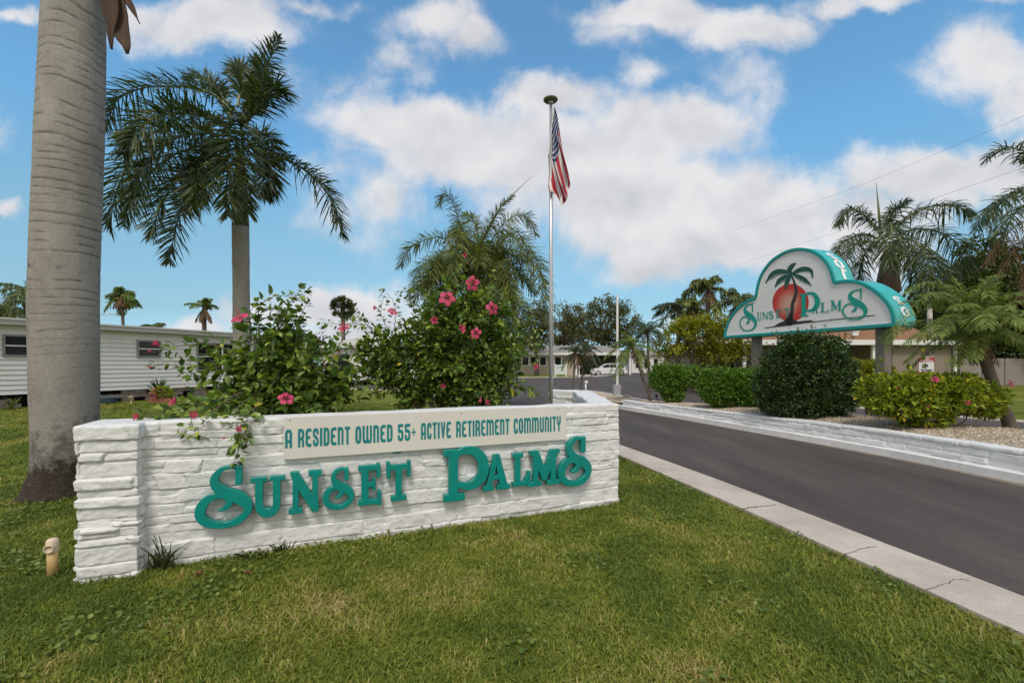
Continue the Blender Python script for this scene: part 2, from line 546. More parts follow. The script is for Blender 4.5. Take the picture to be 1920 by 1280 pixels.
LET = {
 'U': [bx(14, 25, 34, 100), bx(66, 25, 86, 100), slab(0, 46, 90, 10), slab(56, 100, 90, 10),
       ('s', [(24, 34, 10), (26, 20, 10), (38, 10, 10), (50, 8, 10), (62, 10, 10), (74, 20, 10), (76, 34, 10)])],
 'N': [bx(12, 0, 28, 98), bx(74, 20, 90, 100), slab(0, 40, 0, 11), slab(62, 102, 89, 11), ('p', [(4, 100), (28, 100), (92, 14), (92, 0), (74, 0), (10, 84)])],
 'E': [bx(12, 0, 36, 100), slab(0, 80, 89, 11), slab(0, 84, 0, 11), slab(30, 62, 46, 10), bx(72, 70, 84, 104), bx(76, -4, 88, 32), bx(56, 36, 66, 66)],
 'T': [bx(38, 0, 60, 94), slab(18, 80, 0, 11), slab(0, 98, 84, 11), bx(0, 62, 12, 104), bx(86, 62, 98, 104)],
 'P': [bx(12, 0, 30, 90), slab(0, 46, 0, 11), ('p', [(0, 88), (20, 88), (30, 92), (30, 98), (0, 98)]),
       ('s', [(24, 84, 5), (36, 93, 5), (52, 96, 6), (72, 92, 8), (88, 78, 10), (93, 60, 11), (88, 42, 10), (72, 29, 8), (54, 25, 6), (40, 28, 5), (28, 32, 4)])],
 'A': [('p', [(40, 100), (58, 100), (90, 8), (64, 8)]), ('p', [(40, 100), (50, 100), (52, 86), (24, 6), (10, 6)]), slab(0, 36, 0, 10), slab(52, 100, 0, 10), bx(26, 30, 70, 39)],
 'L': [bx(14, 0, 40, 100), slab(0, 56, 90, 10), slab(0, 96, 0, 10), bx(84, -6, 98, 40), ('p', [(60, 8), (86, 8), (86, 34)])],
 'M': [bx(12, 0, 26, 98), bx(76, 0, 92, 100), slab(0, 38, 0, 10), slab(62, 106, 0, 10), ('p', [(2, 100), (28, 100), (58, 32), (46, 12), (10, 86)]),
       ('p', [(76, 100), (104, 100), (100, 88), (54, 12), (46, 30)]), slab(0, 22, 90, 10), slab(84, 106, 90, 10)],
}
SER = {
 'U': [bx(12, 25, 28, 100), bx(74, 25, 80, 100), slab(2, 38, 96, 4), slab(62, 92, 96, 4), ('s', [(20, 34, 8), (24, 14, 6), (40, 4, 4), (58, 4, 4), (72, 14, 3), (77, 34, 3)])],
 'N': [bx(14, 0, 19, 98), bx(82, 10, 87, 100), slab(4, 30, 0, 4), slab(72, 98, 96, 4), ('p', [(2, 100), (24, 100), (88, 12), (88, 0), (80, 0)])],
 'S': [('s', [(78, 74, 4), (72, 92, 4), (50, 97, 4), (26, 88, 7), (24, 68, 9), (48, 54, 10), (74, 38, 10), (76, 16, 8), (52, 3, 4), (28, 8, 4), (18, 28, 4)])],
 'E': [bx(12, 0, 30, 100), slab(2, 74, 96, 4), slab(2, 80, 0, 4), slab(28, 56, 48, 4), bx(70, 76, 74, 98), bx(76, 0, 80, 26)],
 'T': [bx(40, 0, 58, 98), slab(28, 70, 0, 4), slab(2, 96, 95, 5), bx(2, 74, 6, 98), bx(92, 74, 96, 98)],
 'P': [bx(10, 0, 30, 92), slab(0, 44, 0, 4), slab(0, 30, 88, 4), ('s', [(22, 84, 3), (36, 94, 3), (56, 97, 4), (78, 88, 8), (92, 66, 12), (88, 44, 11), (70, 28, 6), (50, 22, 3), (30, 26, 3)])],
 'A': [('p', [(46, 100), (52, 100), (92, 2), (72, 2)]), ('p', [(46, 100), (50, 100), (18, 2), (12, 2)]), slab(0, 32, 0, 4), slab(60, 100, 0, 4), bx(28, 32, 68, 36)],
 'L': [bx(14, 0, 34, 100), slab(2, 48, 96, 4), slab(2, 92, 0, 5), bx(88, 0, 92, 30)],
 'M': [bx(12, 0, 17, 98), bx(78, 0, 94, 100), slab(2, 28, 0, 4), slab(68, 104, 0, 4), ('p', [(2, 100), (26, 100), (54, 20), (48, 4)]), ('p', [(80, 100), (86, 100), (54, 12), (48, 4)]), slab(80, 104, 96, 4)],
}
t_, w_ = 16, 50
DECO = {
 'A': (50, [('s', [(9, 12, 8), (9, 60, 8), (9, 80, 8), (14, 90, 8), (25, 92, 8), (36, 90, 8), (41, 80, 8), (41, 60, 8), (41, 12, 8)]), bx(1, 0, 17, 30), bx(33, 0, 49, 30), bx(10, 28, 40, 42)]),
 'R': (50, [bx(0, 0, 17, 100), ('s', [(10, 92, 8), (30, 92, 8), (40, 84, 8), (41, 66, 8), (38, 52, 8), (28, 46, 7), (12, 46, 7)]), ('s', [(30, 46, 7), (39, 38, 8), (41, 20, 8), (41, 8, 8)]), bx(33, 0, 49, 20)]),
 'E': (48, [('s', [(40, 92, 8), (22, 92, 8), (10, 84, 9), (9, 60, 9), (9, 40, 9), (10, 16, 9), (22, 8, 8), (40, 8, 8)]), bx(10, 44, 36, 58), bx(36, 84, 46, 100), bx(36, 0, 46, 16)]),
 'S': (48, [('s', [(38, 74, 8), (38, 86, 8), (30, 92, 8), (18, 92, 8), (9, 84, 8), (9, 68, 8), (14, 57, 8), (32, 46, 8), (39, 34, 8), (39, 18, 8), (30, 8, 8), (18, 8, 8), (9, 16, 8), (9, 28, 8)])]),
 'I': (18, [bx(0, 0, 18, 100)]),
 'D': (50, [bx(0, 0, 17, 100), ('s', [(10, 92, 8), (28, 92, 8), (39, 84, 8), (41, 66, 9), (41, 34, 9), (39, 16, 8), (28, 8, 8), (10, 8, 8)])]),
 'N': (50, [bx(0, 0, 17, 100), ('s', [(9, 82, 8), (18, 91, 8), (30, 92, 8), (40, 84, 8), (41, 66, 8), (41, 30, 8)]), bx(33, 0, 49, 50)]),
 'T': (44, [bx(14, 0, 31, 98), bx(0, 86, 45, 100)]),
 'O': (50, [('s', [(25, 92, 8), (12, 86, 8), (9, 66, 9), (9, 34, 9), (12, 14, 8), (25, 8, 8), (38, 14, 8), (41, 34, 9), (41, 66, 9), (38, 86, 8), (25, 92, 8)])]),
 'W': (82, [bx(0, 50, 17, 100), bx(33, 20, 49, 100), bx(65, 50, 81, 100), ('s', [(9, 60, 8), (9, 26, 8), (14, 10, 8), (25, 8, 8), (36, 10, 8), (41, 30, 8)]), ('s', [(41, 30, 8), (46, 10, 8), (57, 8, 8), (68, 10, 8), (73, 26, 8), (73, 60, 8)])]),
 'M': (82, [bx(0, 0, 17, 100), bx(33, 0, 49, 70), bx(65, 0, 81, 50), ('s', [(9, 80, 8), (16, 91, 8), (26, 92, 8), (36, 88, 8), (41, 70, 8)]), ('s', [(41, 74, 8), (48, 90, 8), (58, 92, 8), (68, 88, 8), (73, 72, 8), (73, 40, 8)])]),
 '5': (48, [('s', [(40, 92, 8), (10, 92, 8)]), bx(2, 52, 17, 98), bx(36, 84, 46, 100), ('s', [(12, 56, 8), (30, 58, 8), (39, 48, 8), (40, 30, 8), (38, 14, 8), (28, 8, 8), (16, 8, 8), (9, 16, 8), (9, 28, 8)])]),
 'C': (46, [('s', [(38, 74, 8), (37, 88, 8), (26, 92, 8), (12, 86, 8), (9, 66, 9), (9, 34, 9), (12, 14, 8), (26, 8, 8), (37, 12, 8), (38, 26, 8)])]),
 'V': (50, [('p', [(0, 100), (17, 100), (31, 0), (19, 0)]), ('p', [(33, 100), (50, 100), (32, 0), (20, 0)])]),
 'U': (50, [bx(0, 40, 17, 100), bx(33, 40, 49, 100), ('s', [(9, 50, 8), (9, 24, 8), (14, 10, 8), (25, 8, 8), (36, 10, 8), (41, 24, 8), (41, 50, 8)])]),
 'Y': (48, [('s', [(9, 92, 8), (9, 66, 8), (14, 52, 8), (24, 46, 8), (34, 52, 8), (39, 66, 8), (39, 92, 8)]), bx(1, 84, 17, 100), bx(31, 84, 47, 100), bx(16, 0, 32, 50)]),
 '+': (34, [bx(2, 44, 34, 52), bx(15, 28, 21, 68)]),
}
DIGIT = {'0': [('s', [(25, 92, 7), (10, 80, 8), (7, 50, 8), (10, 20, 8), (25, 8, 7), (40, 20, 8), (43, 50, 8), (40, 80, 8), (25, 92, 7)])],
         '1': [bx(20, 0, 36, 100), ('p', [(20, 100), (36, 100), (36, 84), (4, 74), (4, 86)])],
         '2': [('s', [(8, 76, 8), (14, 90, 8), (28, 92, 8), (41, 82, 8), (40, 64, 8), (26, 42, 8), (9, 10, 8)]), bx(2, 0, 48, 15)]}

# ------------------------------------------------------------------ foliage
def rot_basis(dirs, ups):
    """columns: x = side, y = along dirs, z = up-ish"""
    d = dirs / (np.linalg.norm(dirs, axis=1)[:, None] + 1e-9)
    s = np.cross(d, ups); s /= np.linalg.norm(s, axis=1)[:, None] + 1e-9
    u = np.cross(s, d)
    return np.stack([s, d, u], axis=2)
LEAF_V = np.array([(0, 0, 0), (.30, .30, .07), (.24, .68, .03), (0, 1, -.16), (-.24, .68, .03), (-.30, .30, .07), (0, .5, -.03)])
LEAF_F = [np.array([(0, 1, 6), (1, 2, 6), (2, 3, 6), (3, 4, 6), (4, 5, 6), (5, 0, 6)])]
CARD_V = np.array([(0, 0, 0), (.34, .45, .08), (0, 1, -.06), (-.34, .45, .08)])
CARD_F = [np.array([(0, 1, 2), (0, 2, 3)])]
def add_leaves(mb, O, dirs, size, rng, card=False, up=None):
    n = len(O)
    ups = np.tile((0., 0., 1.), (n, 1)) + rng.normal(0, .45, (n, 3)) if up is None else up
    B = rot_basis(dirs, ups) * np.asarray(size).reshape(-1, 1, 1)
    mb.inst(CARD_V if card else LEAF_V, CARD_F if card else LEAF_F, B, O)
def blob_points(n, c, r, rng, shell=.55):
    d = rng.normal(size=(n, 3)); d /= np.linalg.norm(d, axis=1)[:, None]
    rad = shell + (1 - shell) * rng.rand(n) ** .6
    return np.array(c) + d * rad[:, None] * np.array(r), d
def leaf_cloud(mb, blobs, n, size, rng, card=True, lump=.35, lscale=1.6, keep=.42, zmin=None, shell=.45):
    """leaves through the volume of a few lobes, broken up by noise so that gaps and clumps appear"""
    vol = np.array([b[3] * b[4] * b[5] for b in blobs]) ** .75
    cnt = (n * vol / vol.sum()).astype(int)
    OO = []; DD = []
    for b, k in zip(blobs, cnt):
        p, d = blob_points(int(k * 1.6), b[:3], b[3:6], rng, shell)
        nz = fbm(p[:, 0] * lscale + 11, p[:, 1] * lscale + 5, p[:, 2] * lscale, 3)
        p = p + d * ((nz - .5) * 2 * lump)[:, None] * min(b[3:6])
        nz2 = fbm(p[:, 0] * lscale * 2.3 + 31, p[:, 1] * lscale * 2.3, p[:, 2] * lscale * 2.3, 2)
        ok = nz2 > keep
        p, d = p[ok][:k], d[ok][:k]
        if zmin is not None:
            q = p[:, 2] > zmin; p, d = p[q], d[q]
        OO.append(p); DD.append(d)
    O = np.concatenate(OO); D = np.concatenate(DD)
    D = D + rng.normal(0, .7, D.shape) + np.array((0, 0, .15))
    add_leaves(mb, O, D, size * rng.uniform(.6, 1.25, len(O)), rng, card)
    return O

def leaflets(mb, pts, Lmax, n, width, rng, plume=0.15, droop=.5, fwd=.5, start=.1, vee=.25, taper=.75, ragged=0.12):
    q = catmull(pts, 60)
    L = np.concatenate([[0], np.cumsum(np.linalg.norm(np.diff(q, axis=0), axis=1))]); L /= L[-1]
    T = np.gradient(q, axis=0); T /= np.linalg.norm(T, axis=1)[:, None] + 1e-9
    k = 2 * n
    s = np.repeat(np.linspace(start, 1, n), 2) + rng.uniform(-.5, .5, k) / n
    s = np.clip(s, 0, 1)
    side = np.tile((1., -1.), n)
    base = np.stack([np.interp(s, L, q[:, i]) for i in range(3)], 1)
    t = np.stack([np.interp(s, L, T[:, i]) for i in range(3)], 1); t /= np.linalg.norm(t, axis=1)[:, None]
    up = np.array((0., 0., 1.))
    avg = (q[-1] - q[0]); hz = np.array((avg[0], avg[1], 0)); hz /= np.linalg.norm(hz) + 1e-6
    latr = np.array((hz[1], -hz[0], 0))          # steady sideways direction of the frond
    sd = latr[None] - t * (t @ latr)[:, None]; sd /= np.linalg.norm(sd, axis=1)[:, None] + 1e-9
    nr = np.cross(sd, t)
    nr *= np.sign(nr @ up + 1e-6)[:, None] * np.sign((nr @ up).mean() + 1e-6) if False else 1
    prof = np.minimum(1, .35 + (s - start) * 3.0) * (1 - (np.clip((s - taper) / (1 - taper), 0, 1)) * .6)
    ln = Lmax * prof * rng.uniform(1 - 2 * ragged, 1 + ragged, k)
    a = vee + rng.normal(0, plume, k)
    f = fwd + np.clip(s - .6, 0, 1) * 1.5 + rng.normal(0, .12, k)
    d = sd * side[:, None] * np.cos(a)[:, None] + nr * np.sin(a)[:, None] + t * f[:, None]
    d /= np.linalg.norm(d, axis=1)[:, None]
    dr = droop * rng.uniform(.6, 1.4, k)
    w = width * rng.uniform(.8, 1.2, k)
    wd = np.cross(d, nr); wd /= np.linalg.norm(wd, axis=1)[:, None] + 1e-9
    tw = rng.uniform(-.9, .9, k)
    wd = wd * np.cos(tw)[:, None] + np.cross(d, wd) * np.sin(tw)[:, None]
    V = np.zeros((k, 7, 3))
    for i, (u, wf) in enumerate(((0, .5), (.35, 1), (.72, .8), (1, 0))):
        c = base + d * (ln * u)[:, None] - up * (ln * dr * u * u)[:, None]
        # a drooping leaflet keeps its length: pull it in as it falls
        c = c - d * (ln * dr * .35 * u * u)[:, None]
        if i < 3:
            V[:, 2 * i] = c + wd * (w * wf / 2)[:, None]; V[:, 2 * i + 1] = c - wd * (w * wf / 2)[:, None]
        else:
            V[:, 6] = c
    offs = (np.arange(k) * 7)[:, None]
    Q = np.concatenate([np.array([[0, 2, 3, 1]]) + offs, np.array([[2, 4, 5, 3]]) + offs])
    Tr = np.array([[4, 6, 5]]) + offs
    mb.add(V.reshape(-1, 3), [Q, Tr])
def frond_path(c, yaw, el, L, droop, n=6, rng=None, twist=0.0):
    out = []
    for i in range(n):
        t = i / (n - 1)
        y = yaw + twist * t
        h = L * (math.cos(el) * t * (1 - .18 * droop * t))
        z = L * (math.sin(el) * t - droop * t * t * .9)
        out.append((c[0] + math.cos(y) * h, c[1] + math.sin(y) * h, c[2] + z))
    return out
def trunk_mesh(mb, path, radii, n=20, rough=0.0):
    mb.tube(path, radii, n)
def palm(name, label, base, top, r0, r1, fronds, leafm, barkm, stemm, LL=.6, nl=45, lw=.03, plume=.2, droop=.5, vee=.25, fwd=.5,
         shaft=None, skirt=None, group=None, seed=1, bulge=None, spear=None, rr=.018, taper=.75, ragged=.12, start=.1, extra=None):
    rng = np.random.RandomState(seed)
    rt = root(name, tuple(base), label, 'palm tree', group)
    mb = MB()
    b = Vector(base); t = Vector(top)
    npt = 24
    if bulge is None: mid = b.lerp(t, .5)
    else: mid = b.lerp(t, .5) + Vector(bulge)
    path = catmull([b, mid, t], npt)
    radii = [r0 + (r1 - r0) * (i / (npt - 1)) ** .8 + (r0 * .35 * max(0, 1 - i / 1.5)) + (rng.rand() - .5) * r0 * .05 for i in range(npt)]
    path[0][2] -= .08
    mb.tube(path, radii, 16)
    mb.build('trunk', barkm, rt, True)
    if shaft:
        ms = MB()
        e = Vector(path[-1]); d = (e - Vector(path[-3])).normalized()
        L_, ra, rb = shaft[:3]
        ms.tube([e - d * .02, e + d * L_ * .15, e + d * L_ * .6, e + d * L_], [r1 * 1.02, ra, (ra + rb) / 2, rb], 14)
        ms.build('crownshaft', shaft[3], rt, True)
    lf = MB(); st = MB()
    for fr in fronds:
        lf.cur = 0
        pts, Lm = fr[0], fr[1] if len(fr) > 1 else LL
        leaflets(lf, pts, Lm, nl, lw, rng, plume, droop * (fr[2] if len(fr) > 2 else 1), fwd, start, vee, taper, ragged)
        st.tube(catmull(pts, 14), [rr * (1.3 - 1.15 * i / 13) for i in range(14)], 5)
    lf.v.append(np.concatenate(st.v)); 
    for f_, m_ in zip(st.f, st.mi):
        lf.f.append(f_ + lf.n); lf.mi.append(np.full(len(f_), 1))
    lf.n += st.n
    if skirt:
        sk = MB()
        for fr in skirt[0]:
            leaflets(sk, fr[0], fr[1], max(16, nl // 2), lw * .8, rng, .5, .9, .6, .05, 0, .6)
            sk.tube(catmull(fr[0], 8), [rr * .8 * (1.2 - i / 9) for i in range(8)], 5)
        sk.build('dead_fronds', skirt[1], rt)
    if spear:
        sp = MB()
        sp.tube(spear, [rr * 1.6, rr * 1.2, rr * .2] if len(spear) == 3 else [rr * 1.5, rr * .2], 6)
        sp.build('new_frond', stemm, rt, True)
    lf.build('crown', [leafm, stemm], rt)
    return rt
def ring_fronds(c, n, L, els, droop, rng, LL, yaw0=0.0):
    out = []
    for i in range(n):
        e = els[0] + (els[1] - els[0]) * rng.rand()
        out.append((frond_path(c, yaw0 + 2 * math.pi * (i + rng.uniform(-.3, .3)) / n * (1 if n < 14 else 2.399 * n / (2 * math.pi) % 1 * 1 + 1), e,
                               L * rng.uniform(.8, 1.1), droop * rng.uniform(.75, 1.25), rng=rng, twist=rng.uniform(-.25, .25)), LL * rng.uniform(.85, 1.1)))
    return out
def branch(mb, p0, p1, r0, r1, rng, wob=.08, n=7, nn=6):
    p0 = np.array(tuple(p0), float); p1 = np.array(tuple(p1), float)
    L = np.linalg.norm(p1 - p0)
    pts = [p0]
    for i in range(1, n):
        t = i / n
        pts.append(p0 * (1 - t) + p1 * t + rng.normal(0, wob * L, 3) * (.5 * math.sin(math.pi * t) + .1))
    pts.append(p1)
    mb.tube(pts, [r0 + (r1 - r0) * i / n for i in range(n + 1)], nn)
    return pts
def bushy(name, label, cat, base, blobs, n, size, leafm, barkm, seed, group=None, card=True, stems=7, sr=.03, lump=.3, lscale=1.6, keep=.4, shell=.45, zmin=None,
          trunk=None, inner=None, strays=0):
    rng = np.random.RandomState(seed)
    rt = root(name, tuple(base), label, cat, group)
    wd = MB(); b = np.array(tuple(base))
    if trunk:
        tp, r0, r1 = trunk
        tp = np.array(tuple(tp)); branch(wd, b - (0, 0, .1), tp, r0, r1, rng, .03, nn=10)
        src, rr = tp, r1 * .75
    else:
        src, rr = b, sr
    for i in range(stems):
        bl = blobs[i % len(blobs)]
        tgt = np.array(bl[:3]) + rng.uniform(-.55, .55, 3) * np.array(bl[3:6])
        s0 = src + rng.normal(0, rr * .8, 3) * (1, 1, 0.2)
        pp = branch(wd, s0, tgt, rr, rr * .3, rng, .07)
        for k in (3, 4, 5, 6):
            t2 = np.array(bl[:3]) + rng.uniform(-.85, .85, 3) * np.array(bl[3:6])
            branch(wd, pp[k], t2, rr * .4, rr * .1, rng, .08, n=5, nn=5)
    lf = MB()
    for _ in range(strays):
        bl = blobs[rng.randint(len(blobs))]; d = rng.normal(size=3); d[2] = abs(d[2]) + .2; d /= np.linalg.norm(d)
        p0 = np.array(bl[:3]) + d * np.array(bl[3:6]) * .9; p1 = p0 + (d * .5 + np.array((0, 0, .5)) + rng.normal(0, .3, 3)) * size * rng.uniform(2, 5)
        wd.tube([p0, (p0 + p1) / 2 + rng.normal(0, .01, 3), p1], [.004, .003, .002], 4)
        kk = rng.randint(5, 11); tt = rng.rand(kk)[:, None]
        add_leaves(lf, p0 * (1 - tt) + p1 * tt, rng.normal(0, .8, (kk, 3)) + (p1 - p0) / np.linalg.norm(p1 - p0), size * rng.uniform(.7, 1.2, kk), rng, card)
    wd.build('trunk' if trunk else 'stems', barkm, rt, True)
    leaf_cloud(lf, blobs, n, size, rng, card, lump, lscale, keep, zmin, shell)
    if inner:
        leaf_cloud(lf, [tuple(bl[:3]) + tuple(x * .72 for x in bl[3:6]) for bl in blobs], inner, size * 1.7, rng, True, .2, lscale, .2, zmin, 0.2)
    lf.build('crown' if trunk else 'foliage', leafm, rt)
    return rt

# ------------------------------------------------------------------ stacked-stone prism
def stone_prism(name, poly, z0, height, mat, parent=None, seed=1, step=.012, amp=.022, courses=(.045, .11), lens=(.12, .7), cap=.09, capout=.02, closed=True, zprof=None, gap=.010, gapd=.011):
    """poly: counter-clockwise footprint. The faces are bulged into irregular flat stones."""
    rng = np.random.RandomState(seed)
    P0 = np.array(poly, float)
    n0 = len(P0)
    pts = []
    for i in range(n0):
        a, b = P0[i], P0[(i + 1) % n0]
        L = np.linalg.norm(b - a); k = max(2, int(L / step))
        for j in range(k):
            pts.append(a + (b - a) * j / k)
    pts = np.array(pts)
    nx = np.roll(pts, -1, 0) - np.roll(pts, 1, 0)
    nrm = np.stack([nx[:, 1], -nx[:, 0]], 1); nrm /= np.linalg.norm(nrm, axis=1)[:, None] + 1e-9
    d = np.linalg.norm(np.roll(pts, -1, 0) - pts, axis=1)
    U = np.concatenate([[0], np.cumsum(d)[:-1]])
    tot = d.sum()
    vb = [0.0]; 
    while vb[-1] < height - cap - courses[0]:
        vb.append(vb[-1] + rng.uniform(*courses))
    vb[-1] = height - cap
    vb.append(height + .05)
    vb = np.array(vb); nc = len(vb) - 1
    nv = max(3, int(height / step))
    V = np.linspace(0, height, nv)
    UU, VV = np.meshgrid(U, V)
    wav = (fbm(UU * 2.0 + seed, VV * 2.0 + 3, 0, 3) - .5) * .035 * (1 - np.clip((VV - (height - cap * 1.5)) / cap, 0, 1)) + (fbm(UU * 9 + seed, VV * 6, 3, 2) - .5) * .008
    V2 = VV + wav
    ci = np.clip(np.searchsorted(vb, V2.ravel(), side='right') - 1, 0, nc - 1).reshape(V2.shape)
    Hh = np.zeros(V2.shape); Jn = np.zeros(V2.shape)
    for c in range(nc):
        js = [0.0]
        while js[-1] < tot:
            js.append(js[-1] + rng.uniform(*lens) * (1.2 if c == nc - 1 else 1))
        js = np.array(js); m = ci == c
        u = UU[m]; v = V2[m]
        uw = u + (v - vb[c]) * rng.uniform(-.5, .5) + (fbm(u * 3, v * 20, c, 2) - .5) * .03
        k = np.clip(np.searchsorted(js, uw, side='right') - 1, 0, len(js) - 2)
        rnd = rng.rand(len(js)); tl = rng.uniform(-1, 1, len(js)); tl2 = rng.uniform(-1, 1, len(js))
        # some stones are two thin layers
        split = rng.rand(len(js)) < .22
        vlo = np.full(u.shape, vb[c]); vhi = np.full(u.shape, vb[c + 1])
        du = np.minimum(uw - js[k], js[k + 1] - uw); dv = np.minimum(v - vlo, vhi - v)
        if c == nc - 1: dv = v - vlo
        mid = vlo + (vhi - vlo) * (.35 + .3 * rnd[k])
        sp = split[k] & (c < nc - 1)
        dv = np.where(sp, np.minimum(dv, np.abs(v - mid)), dv)
        up = (sp & (v > mid)) * .45
        prot = ((rnd[k] + up) % 1.0) * amp
        cu = (uw - js[k]) / (js[k + 1] - js[k]) - .5; cv = (v - vlo) / (vhi - vlo) - .5
        prot = prot + tl[k] * cu * .010 + tl2[k] * cv * .007
        ed = np.minimum(np.minimum(du, dv) / gap, 1.0)
        ed = np.sqrt(np.clip(ed, 0, 1))
        h = prot * (.35 + .65 * ed) - gapd * (1 - ed)
        if c == nc - 1: h = h * .6 + capout
        Hh[m] = h; Jn[m] = np.clip(1 - ed * 1.7, 0, 1) * (.4 + .6 * (rnd[k] > .55))
    Hh += (fbm(UU * 14, VV * 22, seed, 4) - .5) * .014 + (fbm(UU * 45, VV * 60, seed + 2, 2) - .5) * .006
    Hh = (Hh + np.roll(Hh, 1, 1) * .15 + np.roll(Hh, -1, 1) * .15) / 1.3
    rows = []
    zs = []
    edge = np.clip((V - (height - .015)) / .015, 0, 1)
    for i in range(nv):
        off = Hh[i] - edge[i] ** 2 * .008
        zz = z0 + V[i] + (fbm(U * 3, U * 0 + seed, 0, 3) - .5) * .02 * (V[i] / height)
        if zprof is not None:
            zz = z0 + V[i] / height * (zprof(pts) ) + (fbm(U * 3, U * 0 + seed, 0, 3) - .5) * .012 * (V[i] / height)
        rows.append(np.stack([pts[:, 0] + nrm[:, 0] * off, pts[:, 1] + nrm[:, 1] * off, zz], 1))
    inset = rows[-1].copy(); inset[:, :2] -= nrm * .02; inset[:, 2] += .004
    rows.append(inset)
    n = len(pts); nr = len(rows)
    I = np.arange(n); J = (I + 1) % n
    fs = [np.stack([r * n + I, r * n + J, (r + 1) * n + J, (r + 1) * n + I], 1) for r in range(nr - 1)]
    mb = MB(); mb.add(np.concatenate(rows), fs)
    top = [Vector(p) for p in rows[-1]]
    tess = tessellate_polygon([[Vector((p.x, p.y, 0)) for p in top]])
    base = (nr - 1) * n
    mb.add(np.zeros((0, 3)), []) 
    mb.f.append(np.array([[base + a for a in t] for t in tess])); mb.mi.append(np.zeros(len(tess), int))
    o = mb.build(name, mat, parent, False)
    at = o.data.attributes.new('joint', 'FLOAT', 'POINT'); at.data.foreach_set('value', np.concatenate([Jn.ravel(), np.zeros(n)]).astype(np.float32))
    bm = bmesh.new(); bm.from_mesh(o.data)
    bmesh.ops.recalc_face_normals(bm, faces=bm.faces); bm.to_mesh(o.data); bm.free()
    o.data.polygons.foreach_set('use_smooth', np.full(len(o.data.polygons), True))
    try:
        o.data.set_sharp_from_angle(angle=R(42))
    except Exception:
        pass
    return o
# ------------------------------------------------------------------ shared materials
def stone_paint():
    m, nt, b = new_mat('white_painted_stone')
    n = tex_noise(nt, 5, 8, .65)
    c = ramp(nt, n.outputs[0], [(.25, (.62, .62, .615)), (.5, (.73, .73, .73)), (.75, (.79, .795, .80))]).outputs[0]
    # grime that sits low on the wall and in blotches
    tcn = nt.nodes.new('ShaderNodeTexCoord'); sp = nt.nodes.new('ShaderNodeSeparateXYZ'); nt.links.new(tcn.outputs['Object'], sp.inputs[0])
    n2 = tex_noise(nt, 9, 8, .7)
    ad = nt.nodes.new('ShaderNodeMath'); ad.operation = 'MULTIPLY_ADD'; ad.inputs[1].default_value = .35; nt.links.new(n2.outputs[0], ad.inputs[0])
    mm = nt.nodes.new('ShaderNodeMath'); mm.operation = 'MULTIPLY'; mm.inputs[1].default_value = -1.0; nt.links.new(sp.outputs[2], mm.inputs[0])
    nt.links.new(mm.outputs[0], ad.inputs[2])
    r2 = ramp(nt, ad.outputs[0], [(.13, (0, 0, 0)), (.26, (1, 1, 1))])
    c = mixrgb(nt, r2.outputs[0], c, (.33, .30, .25))
    n3 = tex_noise(nt, 38, 4, .6)
    r3 = ramp(nt, n3.outputs[0], [(.70, (0, 0, 0)), (.76, (1, 1, 1))])
    c = mixrgb(nt, r3.outputs[0], c, (.42, .40, .37))
    aj = nt.nodes.new('ShaderNodeAttribute'); aj.attribute_name = 'joint'
    nj = tex_noise(nt, 6, 6, .7); rj = ramp(nt, nj.outputs[0], [(.42, (.10,) * 3), (.62, (.95,) * 3)])
    fj = nt.nodes.new('ShaderNodeMath'); fj.operation = 'MULTIPLY'; nt.links.new(aj.outputs['Fac'], fj.inputs[0]); nt.links.new(rj.outputs[0], fj.inputs[1])
    c = mixrgb(nt, fj.outputs[0], c, (.17, .155, .135))
    nt.links.new(c, b.inputs['Base Color'])
    b.inputs['Roughness'].default_value = .62
    b.inputs['Specular IOR Level'].default_value = .35
    n4 = tex_noise(nt, 90, 6, .65)
    bump(nt, b, n4.outputs[0], .7, .009)
    return m
M_STONE = stone_paint()
M_TEAL = simple('teal_gloss_paint', (.003, .235, .205), .25, var=.12, scale=14, bmp=.25, bscale=45, bdist=.003)
M_TEALFLAT = simple('teal_lettering', (.004, .21, .22), .5, var=.10, scale=20)
M_BOARD = simple('cream_board_paint', (.68, .655, .61), .5, var=.04, scale=3, bmp=.1, bscale=120, bdist=.001)
M_WHITE = simple('white_paint', (.74, .74, .73), .45, var=.05, scale=4)
M_GREYPOLE = simple('satin_aluminium', (.50, .50, .52), .35, metal=.6, var=.06, scale=8, stretch=(1, 1, .2))
M_CONC = simple('concrete', (.43, .39, .345), .85, var=.14, scale=5, bmp=.5, bscale=110, bdist=.004)
M_DARK = simple('dark_void', (.02, .02, .022), .5, var=.1)
def concrete_strip():
    m, nt, b = new_mat('sidewalk_concrete')
    n = tex_noise(nt, 1.6, 8, .65); n2 = tex_noise(nt, 130, 4, .6)
    c = ramp(nt, n.outputs[0], [(.3, (.41, .35, .295)), (.55, (.54, .475, .41)), (.75, (.60, .54, .47))]).outputs[0]
    c = mixrgb(nt, .5, c, ramp(nt, n2.outputs[0], [(.3, (.55, .55, .55)), (.7, (1.25, 1.25, 1.25))]).outputs[0], 'MULTIPLY')
    nt.links.new(c, b.inputs['Base Color']); b.inputs['Roughness'].default_value = .88
    bump(nt, b, n2.outputs[0], .5, .004)
    return m
M_WALK = concrete_strip()
